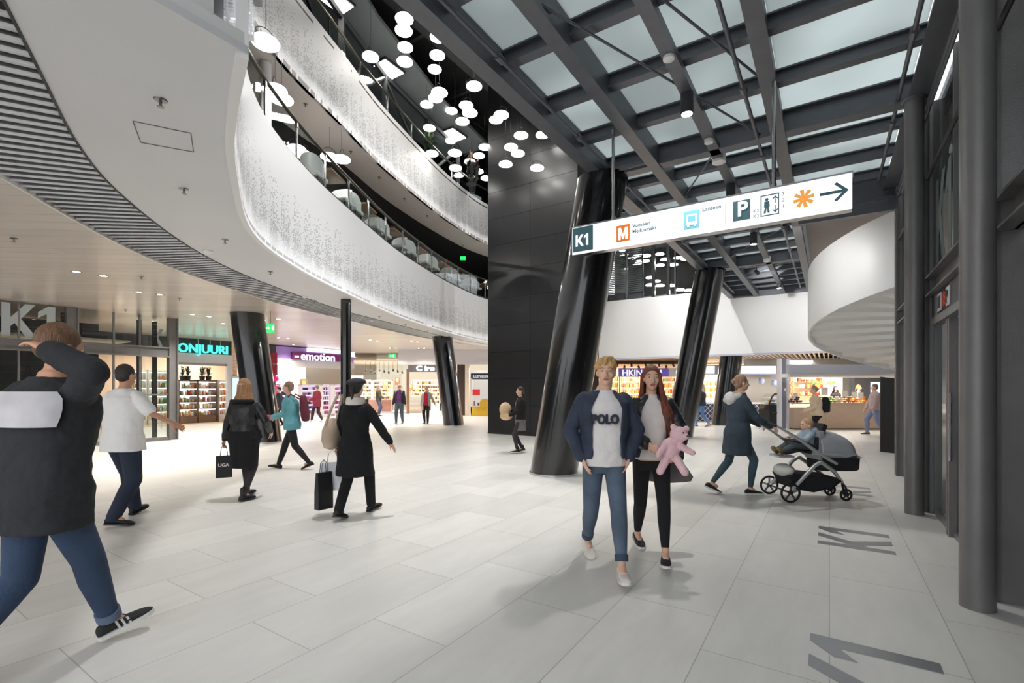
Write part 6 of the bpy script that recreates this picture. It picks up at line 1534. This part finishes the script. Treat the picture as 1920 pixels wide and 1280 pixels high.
# 8 --- woman grey coat
r, S, j = person('person in a pale grey coat and red top reaching out beside the far column', (-3.72,21.0), 180, 1.64, True, (-.09,.14,.10,0,6), (.09,-.08,.10,0,0), hl=(-.40,.06,.92), hr=(.24,.06,.80), vox=.014,
    top=[dict(m=cloth('red_top',(206,34,66)),hem=.84,g=.02,gs=.0,name='shirt'),dict(m=cloth('pale_grey_coat',(186,180,180)),hem=.60,g=.042,open=26,gs=.026,flare=.05,collar=.02,name='coat')], tr=dict(m=MATS['dark_brown_trousers'],ease=.016), shoes=dict(m=M_rub,ms=m_shb),
    hair=dict(m=hairm('hair_sand',(196,170,140)),style='short'), headyaw=-20)
mb = MB(); mb.tube([j['J'](.085*math.cos(a_*PI/8), .08*math.sin(a_*PI/8), 1.46) for a_ in range(17)], .028, 8); mb.build('scarf', cloth('mint_scarf',(168,186,182)), r, world=False, smooth=True)
# 9 --- woman in green jacket
person('person in a dark green jacket standing sideways at the optician window', (-7.34,26.6), -90, 1.66, True, (-.07,.02,.09), (.07,-.04,.09), hl=(-.14,.32,1.02), hr=(.14,.34,1.04), el=(0,-1,-.5), er=(0,-1,-.5), vox=.016,
    top=[dict(m=cloth('green_jacket',(70,68,56)),hem=.90,g=.04,gs=.03,collar=.02)], tr=dict(m=cloth('mid_jeans',(70,82,112)),ease=.006), shoes=dict(m=M_rub,ms=m_shb,boot=.22,name='boot'), hair=dict(m=hairm('hair_taupe',(150,118,100)),style='long',len=.2))
# 10 --- girl by the core
r, S, j = person('person in a black jacket hugging a tan bag, walking past the black core', (.20,11.55), 100, 1.56, True, (-.06,.10,.10), (.06,-.06,.12,0,-12), hl=(-.10,.30,1.02), hr=(.16,.30,1.12), el=(-.4,-1,-.5), er=(.4,-1,-.5), vox=.011,
    top=[dict(m=cloth('grey_tee',(150,140,136)),hem=1.0,g=.015,gs=0,name='shirt'),dict(m=blk,hem=.90,g=.04,open=24,gs=.024,collar=.016)], skirt=dict(m=cloth('grey_skirt',(110,108,110)),z=.60,flare=.05), tr=dict(m=MATS['sheer_tights'],ease=.001,name='tights'), shoes=dict(m=M_rub,ms=m_shw,boot=.18,name='boot'),
    hair=dict(m=hairm('hair_auburn',(70,42,36)),style='pony'), headyaw=10)
p_ = r.matrix_basis @ Vector((.02,.36,.86)); t = thing('tan_bag','crumpled tan bag held by the person passing the black core','bag',p_,.3)
mb = MB(); mb.ell((0,0,.18),(.15,.11,.17)); mb.ell((.02,0,.02),(.16,.12,.10)); mb.build('sack', cloth('tan_cloth',(214,184,146)), t, world=False, remesh=.012)
# 11 --- young man
dj = cloth('dark_denim',(50,58,76),.8,.5,40,.25); wj = cloth('worn_jeans',(84,98,116),.85,.45,50,.28)
m_sw = cloth('white_sweater',(236,230,228),.9,.35,14,.03)
r, S, j = person('person with blond hair in a blue denim jacket and white sweater, hands in pockets', (.80,4.22), 181, 1.79, False, (-.07,.36,.10,-4,4), (.09,-.30,.14,6,-16), hl=(-.20,.07,.935), hr=(.20,.07,.935), el=(-1,-.45,0), er=(1,-.45,0), vox=.008, headyaw=-14,
    top=[dict(m=m_sw,hem=.86,g=.022,gs=.0,sleeve=.8,name='sweater',loose=1),dict(m=dj,hem=.93,g=.046,open=33,gs=.024,collar=.020)], tr=dict(m=wj,ease=.008,cuff=.16,turnup=cloth('jeans_cuff',(58,72,92))), shoes=dict(m=mat('white_canvas',(222,214,206),.7),ms=m_shw),
    hair=dict(m=hairm('hair_blond',(206,164,108)),style='mop',brow=mat('brow_blond',(150,112,76),.6)), curl=(.3,.3), headx=-.02)
Mx = r.matrix_basis; org = Mx @ Vector((.128*S,.150*S,1.222*S)); text('chest_lettering','POLO',.108,org,Mx.to_3x3() @ Vector((-1,0,0)),(0,0,1),mat('letter_navy',(44,48,62),.6),r,.03,bold=.005,width=.80)
# 12 --- young woman
leg = cloth('black_leggings',(26,26,29),.9,.3,60); puf = mat('black_puffer',(36,38,44),.38,noise=.15,nscale=8)
r, S, j = person('person with long red-brown hair in a black puffer jacket holding a pink plush toy', (1.30,4.52), 176, 1.74, True, (-.05,.34,.11,-12,8), (.08,-.26,.12,4,-6), hl=(-.17,.24,1.00), hr=(.10,.24,1.06), el=(-1,-.5,-.6), er=(.9,-.4,-.6), vox=.008, headyaw=-4,
    top=[dict(m=cloth('cream_top',(232,224,218),.9,.3,14,.03),hem=.90,g=.016,gs=0,sleeve=.6,name='shirt'),dict(m=puf,hem=.92,g=.05,open=34,gs=.036,collar=.030,puff=1)], tr=dict(m=leg,ease=.0,cuff=.14,name='leggings'), shoes=dict(m=mat('black_canvas',(34,34,36),.7),ms=m_shw),
    hair=dict(m=hairm('hair_red',(122,62,42)),style='long',len=.42,wide=1.15,side=-1,front=-1), curl=(.7,.7))
pt = Mx2 = r.matrix_basis @ Vector((-.09,.33,1.0)); t = thing('plush_toy','pink plush toy bear held by the long-haired young woman','plush toy',pt,math.radians(176))
pk = cloth('pink_plush',(240,198,204),1.0,.8,80,.05)
mb = MB(); mb.ell((0,0,.02),(.085,.075,.10)); mb.ell((-.07,.02,.15),(.078,.07,.07)); mb.ell((-.02,.03,.215),(.028,.02,.028)); mb.ell((-.13,.03,.20),(.028,.02,.028)); mb.ell((-.11,.07,.135),(.035,.035,.028))
mb.cap((.05,.04,.06),(.12,.09,-.02),.032,.026); mb.cap((-.08,.04,.05),(-.17,.07,.0),.032,.026); mb.cap((.04,.03,-.06),(.10,.07,-.16),.038,.034); mb.cap((-.05,.03,-.06),(-.11,.06,-.17),.038,.034)
mb.build('fur', pk, t, world=False, remesh=.008)
mb = MB(); mb.ell((-.09,.085,.17),(.007,.007,.007)); mb.ell((-.135,.07,.165),(.007,.007,.007)); mb.ell((-.12,.105,.145),(.010,.007,.007)); mb.build('face', M_rub, t, world=False)
gr = cloth('taupe_cloth',(118,110,108),.9,.6,14)
t = thing('grey_coat','loose taupe coat swinging behind the long-haired young woman','coat',(1.38,4.70,0),math.radians(176)); mb = MB()
mb.rings([[Vector((-.06+x*.17*k+ox, y*.06*k, z)) for x,y in ((-1,-.6),(-.5,-1),(0,-.7),(.5,-1),(1,-.5),(1,.5),(.4,1),(-.4,.8),(-1,.5))] for z,k,ox in ((.62,1.75,-.09),(.75,1.35,-.05),(.90,1.0,0),(1.00,.85,.02))]); mb.build('cloth', gr, t, world=False, smooth=True, subsurf=1)
t = thing('handbag','small black handbag at the hip of the long-haired young woman','bag',(1.54,4.55,.88)); mb = MB(); mb.box((0,0,.05),(.15,.08,.13)); mb.build('sack', lea, t, world=False, bevel=.03, smooth=True)
mb = MB(); mb.tube([(-.03,0,.1),(-.10,-.06,.28),(-.17,-.10,.5)], .006, 6); mb.build('strap', lea, t, world=False)
# 13 --- woman pushing the pushchair
tc_ = cloth('slate_parka',(54,66,78),.8); tl_ = cloth('teal_leggings',(62,84,94),.85,.3,60)
r, S, j = person('person in a slate parka with a grey hood pushing the pushchair', (3.28,7.04), -90, 1.72, True, (-.06,-.36,.15,0,-24), (.06,.16,.10,0,0), hl=(-.17,.40,1.03), hr=(.17,.40,1.03), el=(-.3,-1,-.6), er=(.3,-1,-.6), lean=.07, vox=.009,
    top=[dict(m=tc_,hem=.60,g=.042,flare=.10,gs=.026,collar=.02,name='parka')], tr=dict(m=tl_,ease=.0,cuff=.08,name='leggings'), shoes=dict(m=mat('sneaker_black',(34,36,40),.7),ms=m_shw),
    hair=dict(m=hairm('hair_lightbrown',(160,124,100)),style='bun'), curl=(1.2,1.2), hd=dict(nl=(0,0,-1),nr=(0,0,-1)), skin=SKIN)
mb = MB(); mb.ell(j['J'](0,-.10,1.42), (.13,.085,.10)); mb.cap(j['J'](-.10,-.02,1.47),j['J'](-.05,-.14,1.40),.045,.05); mb.cap(j['J'](.10,-.02,1.47),j['J'](.05,-.14,1.40),.045,.05); mb.build('hood', cloth('hood_grey',(206,204,202)), r, world=False, remesh=.01)
mb = MB(); mb.ell(j['J'](0,.03,1.50), (.085,.085,.045)); mb.build('scarf', cloth('tan_scarf',(196,162,130)), r, world=False, smooth=True)
# 16 --- woman with backpack
r, S, j = person('person with a black backpack bending forward behind the pushchair', (8.55,13.55), 80, 1.58, True, (-.07,.12,.10), (.08,-.16,.12,0,-12), hl=(-.12,.34,1.0), hr=(.12,.32,1.0), lean=.12, vox=.013,
    top=[dict(m=cloth('cream_knit',(214,190,160)),hem=.86,g=.04,gs=.03,name='sweater')], tr=dict(m=blk,ease=.01), shoes=dict(m=M_rub,ms=m_shw), hair=dict(m=hairm('hair_mouse',(160,126,108)),style='bun'))
t = thing('backpack','black backpack on the person bending behind the pushchair','backpack',r.location,math.radians(80)); mb = MB(); mb.rings([ring(0,-.21,z,.15*k,.10*k,16) for z,k in ((.86,.5),(.90,1),(1.15,1.05),(1.27,.7),(1.30,.3))]); mb.build('pack', blk, t, world=False, smooth=True)
# 17 --- man at the right
person('person in a faded pink shirt and jeans at the right end of the fruit counter', (12.0,16.0), 75, 1.66, False, (-.07,-.28,.12,0,-16), (.07,.20,.10), hl=(-.25,.14,.86), hr=(.22,.2,.9), vox=.013, top=[dict(m=cloth('dusty_pink',(196,172,170)),hem=.88,g=.035,gs=.028,name='shirt')], tr=dict(m=cloth('pale_jeans',(140,150,184)),ease=.02), shoes=dict(m=mat('brown_shoe',(122,92,80),.6),ms=m_shb), hair=dict(m=hairm('hair_dull',(126,108,104)),style='short'))
# 18 --- person behind column
person('person in a dark jacket and jeans half hidden behind the middle leaning column', (7.62,19.4), 60, 1.70, True, (-.07,.22,.10), (.07,-.26,.13,0,-18), hl=(-.25,.14,.86), hr=(.22,.2,.9), vox=.015, top=[dict(m=cloth('ink_jacket',(40,46,60)),hem=.86,g=.04,gs=.03,collar=.03)], tr=dict(m=cloth('bright_jeans',(100,130,176)),ease=.008), shoes=dict(m=mat('shoe_tan',(190,160,140),.6),ms=m_shb), hair=dict(m=hairm('hair_straw',(196,172,130)),style='long',len=.25))
# 19-21 vendors
person('person with dark hair and a headband serving behind the green apples', (X(1567,19.5),19.5), 180, 1.62, True, (-.08,0,.09), (.08,0,.09), hl=(-.2,.22,1.05), hr=(.2,.22,1.05), vox=.013, top=[dict(m=cloth('vendor_black',(36,34,38)),hem=.9,g=.04,gs=.025,name='shirt')], tr=dict(m=blk), hair=dict(m=MATS['hair_black'],style='long',len=.16,wide=1.2))
person('person with fair-brown hair turned sideways behind the oranges', (X(1610,19.9),19.9), 215, 1.66, True, (-.08,0,.09), (.08,0,.09), vox=.013, top=[dict(m=cloth('vendor_grey',(140,136,134)),hem=.9,g=.03,gs=.02,name='shirt')], tr=dict(m=blk), hair=dict(m=hairm('hair_caramel',(178,124,80)),style='pony'))
# 22 seated on the topmost balcony
person('person in black seated on the topmost balcony near the black core', (X(889,18.2)-.1,18.2), 200, 1.68, True, (-.09,.40,.09), (.09,.40,.09), hl=(-.15,.34,.78), hr=(.15,.34,.78), drop=.44, z0=9.20, vox=.014, top=[dict(m=blk,hem=.88,g=.035,gs=.025,name='shirt')], tr=dict(m=blk), shoes=dict(m=M_rub,ms=m_shb), hair=dict(m=MATS['hair_black'],style='bun'))
st_ = thing('stool','dark stool under the seated person on the topmost balcony','stool',(X(889,18.2)-.1,18.2,9.2)); mb = MB(); mb.lathe((0,0,.40),[(.19,0),(.19,.04)],20); mb.build('seat', M_dgrey, st_, world=False); mb = MB(); mb.tube([(0,0,0),(0,0,.40)],.03,10); mb.lathe((0,0,0),[(.2,0),(.2,.02)],20); mb.build('pedestal', M_dgrey, st_, world=False)
# 23 dark figure at the balloons
person('person in dark clothes partly hidden behind the left leaning column', (X(523,19.5),19.5), 120, 1.58, True, (-.07,.16,.10), (.07,-.16,.12,0,-12), vox=.016, top=[dict(m=MATS['ink_jacket'],hem=.7,g=.04,gs=.03,name='coat')], tr=dict(m=blk), shoes=dict(m=M_rub,ms=m_shb), hair=dict(m=MATS['hair_dark'],style='short'))

# ============================================================ PUSHCHAIR AND CHILD
PX, PY = 4.12, 6.80
ps_ = thing('pushchair','grey two-seat pushchair with silver frame and black wheels','pushchair',(PX,PY,0))
alu = mat('silver_frame',(196,198,200),.32,metal=.6); fab = cloth('grey_canvas',(166,171,176),.85,.4,30); fbk = cloth('black_canvas_basket',(34,34,38),.85)
def L_(x,y,z): return Vector((x,y,z))
def wheel(x, y, r_, nm='rear_wheel'):
    mb = MB(); R_ = []
    for k in range(33):
        a = 2*PI*k/32; R_.append(L_(x+(r_-.014)*math.cos(a), y, r_+(r_-.014)*math.sin(a)))
    mb.tube(R_, .015, 10, cap=False); wn_ = mb.build(nm, M_rub, ps_, world=False, smooth=True)
    mb = MB()
    for k in range(5):
        a = 2*PI*k/5+.3
        for d in (-.07,.07): mb.tube([L_(x+.018*math.cos(a+d*5),y,r_+.018*math.sin(a+d*5)), L_(x+(r_-.02)*math.cos(a+d),y,r_+(r_-.02)*math.sin(a+d))], .006, 6)
    mb.tube([L_(x,y-.025,r_),L_(x,y+.025,r_)], .026, 12); mb.build('spokes', M_dgrey, wn_, world=False)
wheel(-.36,-.27,.135); wheel(-.36,.27,.135)
for y in (-.17,.17):
    wheel(.46,y,.085,'front_wheel')
    mb = MB(); mb.tube([L_(.46,y-.03,.09),L_(.43,y-.03,.2),L_(.40,y,.26)],.014,8); mb.tube([L_(.46,y+.03,.09),L_(.43,y+.03,.2),L_(.40,y,.26)],.014,8); mb.build('fork', M_rub, ps_, world=False, smooth=True)
for y in (-.25,.25):
    mb = MB(); mb.tube([L_(-.36,y,.135),L_(-.02,y,.50),L_(.06,y,.545)],[.024,.028,.028],10); mb.build('frame_leg', alu, ps_, world=False, smooth=True)
    mb = MB(); mb.tube([L_(.06,y,.545),L_(.24,y,.42),L_(.40,y*.7,.26)],[.028,.026,.022],10); mb.build('frame_leg', alu, ps_, world=False, smooth=True)
    mb = MB(); mb.tube([L_(-.52,y*.9,1.03),L_(-.30,y,.90),L_(-.02,y,.70),L_(.14,y,.60),L_(.28,y,.52)],[.016,.018,.024,.024,.020],10); mb.build('push_arm', alu, ps_, world=False, smooth=True)
    mb = MB(); mb.tube([L_(-.05,y,.66),L_(.36,y,.64)],.020,8); mb.build('carrycot_rail', alu, ps_, world=False, smooth=True)
mb = MB(); mb.tube([L_(-.52,-.225,1.03),L_(-.53,0,1.045),L_(-.52,.225,1.03)],.018,10); mb.build('handlebar', M_rub, ps_, world=False, smooth=True)
mb = MB(); mb.tube([L_(-.36,-.27,.135),L_(-.36,.27,.135)],.012,8); mb.build('axle', M_dgrey, ps_, world=False)
mb = MB(); mb.rings([[L_(x,y*w_,z) for x,z in ((-.30,.36+dz),(-.34,.34+dz),(-.26,.17),(-.02,.13),(.24,.19),(.36,.28),(.30,.33+dz*.3),(.0,.36+dz))] for y,w_,dz in ((-1,.21,0),(-.98,.235,0),(0,.235,0),(.98,.235,0),(1,.21,0))]); mb.build('basket', fbk, ps_, world=False, smooth=True)
# carrycot with hood at the front
mb = MB(); mb.rings([[L_(.38+x*k,y*.19*k,z) for x,y in ((-.26,-.8),(-.2,-1),(.2,-1),(.27,-.8),(.27,.8),(.2,1),(-.2,1),(-.26,.8))] for z,k in ((.41,.92),(.43,1),(.60,1.04),(.62,1.02))]); mb.build('carrycot', fbk, ps_, world=False, smooth=True)
mb = MB(); rg = []
for k in range(10):
    t = k/9; ang = PI*.53*(1-t) ; cxx = .16; rr_ = .45+.03*math.sin(t*PI)
    ex = cxx+rr_*math.cos(ang)*1.12; ez = .60+ .36*math.sin(ang)*(1.0)
    arch = []
    for q in range(13):
        b_ = PI*q/12; w2 = .20; y = -w2*math.cos(b_); hsc = math.sin(b_)**.5
        arch.append(L_(cxx+(ex-cxx)*(.35+.65*hsc) if k < 9 else ex, y, .60+(ez-.60)*hsc + (.0)))
    rg.append(arch + [L_(p.x-.012,p.y*.94,p.z-.012) for p in reversed(arch)])
mb.rings(rg); mb.build('carrycot_hood', fab, ps_, world=False, smooth=True)
mb = MB(); mb.rings([[L_(.12+x,y*.17,z) for x,y in ((-.02,-1),(.04,-1),(.04,1),(-.02,1))] for z in (.56,.75,.90,.96)]); mb.build('hood_lining', cloth('lining_grey',(160,164,168)), ps_, world=False, smooth=True)
# seat facing the parent
mb = MB(); mb.rings([[L_(x0_,-.15,z0_),L_(x0_,.15,z0_),L_(x0_+.05,.15,z0_-.03),L_(x0_+.05,-.15,z0_-.03)] for x0_,z0_ in ((-.40,.66),(-.22,.70),(-.02,.66),(.06,.76),(.14,.98),(.17,1.06))]); mb.build('child_seat', fbk, ps_, world=False, smooth=True)
mb = MB(); mb.box((-.33,0,.60),(.22,.26,.03)); mb.build('footrest', alu, ps_, world=False, bevel=.008)
mb = MB(); mb.tube([L_(-.10,-.17,.78),L_(-.24,-.15,.82),L_(-.26,0,.83),L_(-.24,.15,.82),L_(-.10,.17,.78)],.014,8); mb.build('bumper_bar', M_rub, ps_, world=False, smooth=True)
mb = MB(); mb.ell(L_(-.30,0,.40),(.13,.17,.09),14,8); tag(mb.build('blanket', cloth('pale_blanket',(214,212,206)), smooth=True, world=False), 'pale blanket stuffed in the back of the pushchair basket', 'blanket').location = (PX,PY,0)
# child
ch = thing('person','small child in a pale blue hooded top sitting in the pushchair facing the parent','person',(PX,PY,0))
cb = MB(); hc = Vector((.02,0,1.03))
cb.cap((.02,0,.76),(.04,0,.92),.085,.075); cb.ell(hc+Vector((0,0,.0)),(.078,.070,.080),16,10); cb.ell(hc+Vector((-.035,0,-.03)),(.045,.045,.042),12,8); cb.ell(hc+Vector((-.08,0,-.012)),(.012,.012,.012),8,6)
for y in (-1,1):
    cb.cap((.03,y*.09,.90),(-.06,y*.12,.83),.034,.028); cb.cap((-.06,y*.12,.83),(-.18,y*.09,.85),.028,.020)
    cb.ell((-.205,y*.085,.853),(.028,.020,.012),10,6)
    for q in range(4): cb.cap((-.225,y*(.070+q*.010),.855),(-.248,y*(.070+q*.010),.846),.0055,.0048,6)
    cb.cap((-.205,y*.068,.856),(-.218,y*.052,.858),.0065,.005,6)
    cb.cap((0,y*.06,.74),(-.20,y*.08,.75),.055,.042); cb.cap((-.20,y*.08,.75),(-.36,y*.07,.67),.040,.030); cb.ell((hc.x,y*.078,hc.z-.01),(.016,.009,.020),8,6)
cb.build('body', SKIN, ch, world=False, remesh=.007)
mb = MB(); mb.cap((.02,0,.77),(.045,0,.91),.105,.09)
for y in (-1,1): mb.cap((.03,y*.09,.90),(-.06,y*.12,.83),.046,.040); mb.cap((-.06,y*.12,.83),(-.16,y*.09,.85),.040,.030)
mb.ell((.10,0,.95),(.07,.09,.06)); mb.build('hooded_top', cloth('pale_blue_fleece',(158,174,190)), ch, world=False, remesh=.008)
mb = MB()
for y in (-1,1): mb.cap((0,y*.06,.74),(-.20,y*.08,.75),.066,.054); mb.cap((-.20,y*.08,.75),(-.33,y*.07,.68),.050,.042)
mb.build('trousers', cloth('charcoal_pants',(72,80,84)), ch, world=False, remesh=.008)
for y in (-1,1): mb = MB(); mb.cap((-.355,y*.07,.655),(-.41,y*.075,.70),.036,.030); mb.ell((-.365,y*.07,.66),(.04,.034,.045)); mb.build('shoe', mat('ochre_boot',(136,116,72),.7), ch, world=False, remesh=.008)
mb = MB(); mb.ell(hc+Vector((.014,0,.018)),(.080,.078,.078),16,10); mb.build('hair', hairm('hair_child',(186,148,112)), ch, world=False, remesh=.007)
for y in (-1,1): mb = MB(); mb.ell(hc+Vector((-.070,y*.026,.008)),(.006,.010,.008),8,6); mb.build('eye', M_iris, ch, world=False)
mb = MB(); mb.ell(hc+Vector((-.078,0,-.042)),(.006,.016,.006),8,6); mb.build('mouth', M_lip, ch, world=False)
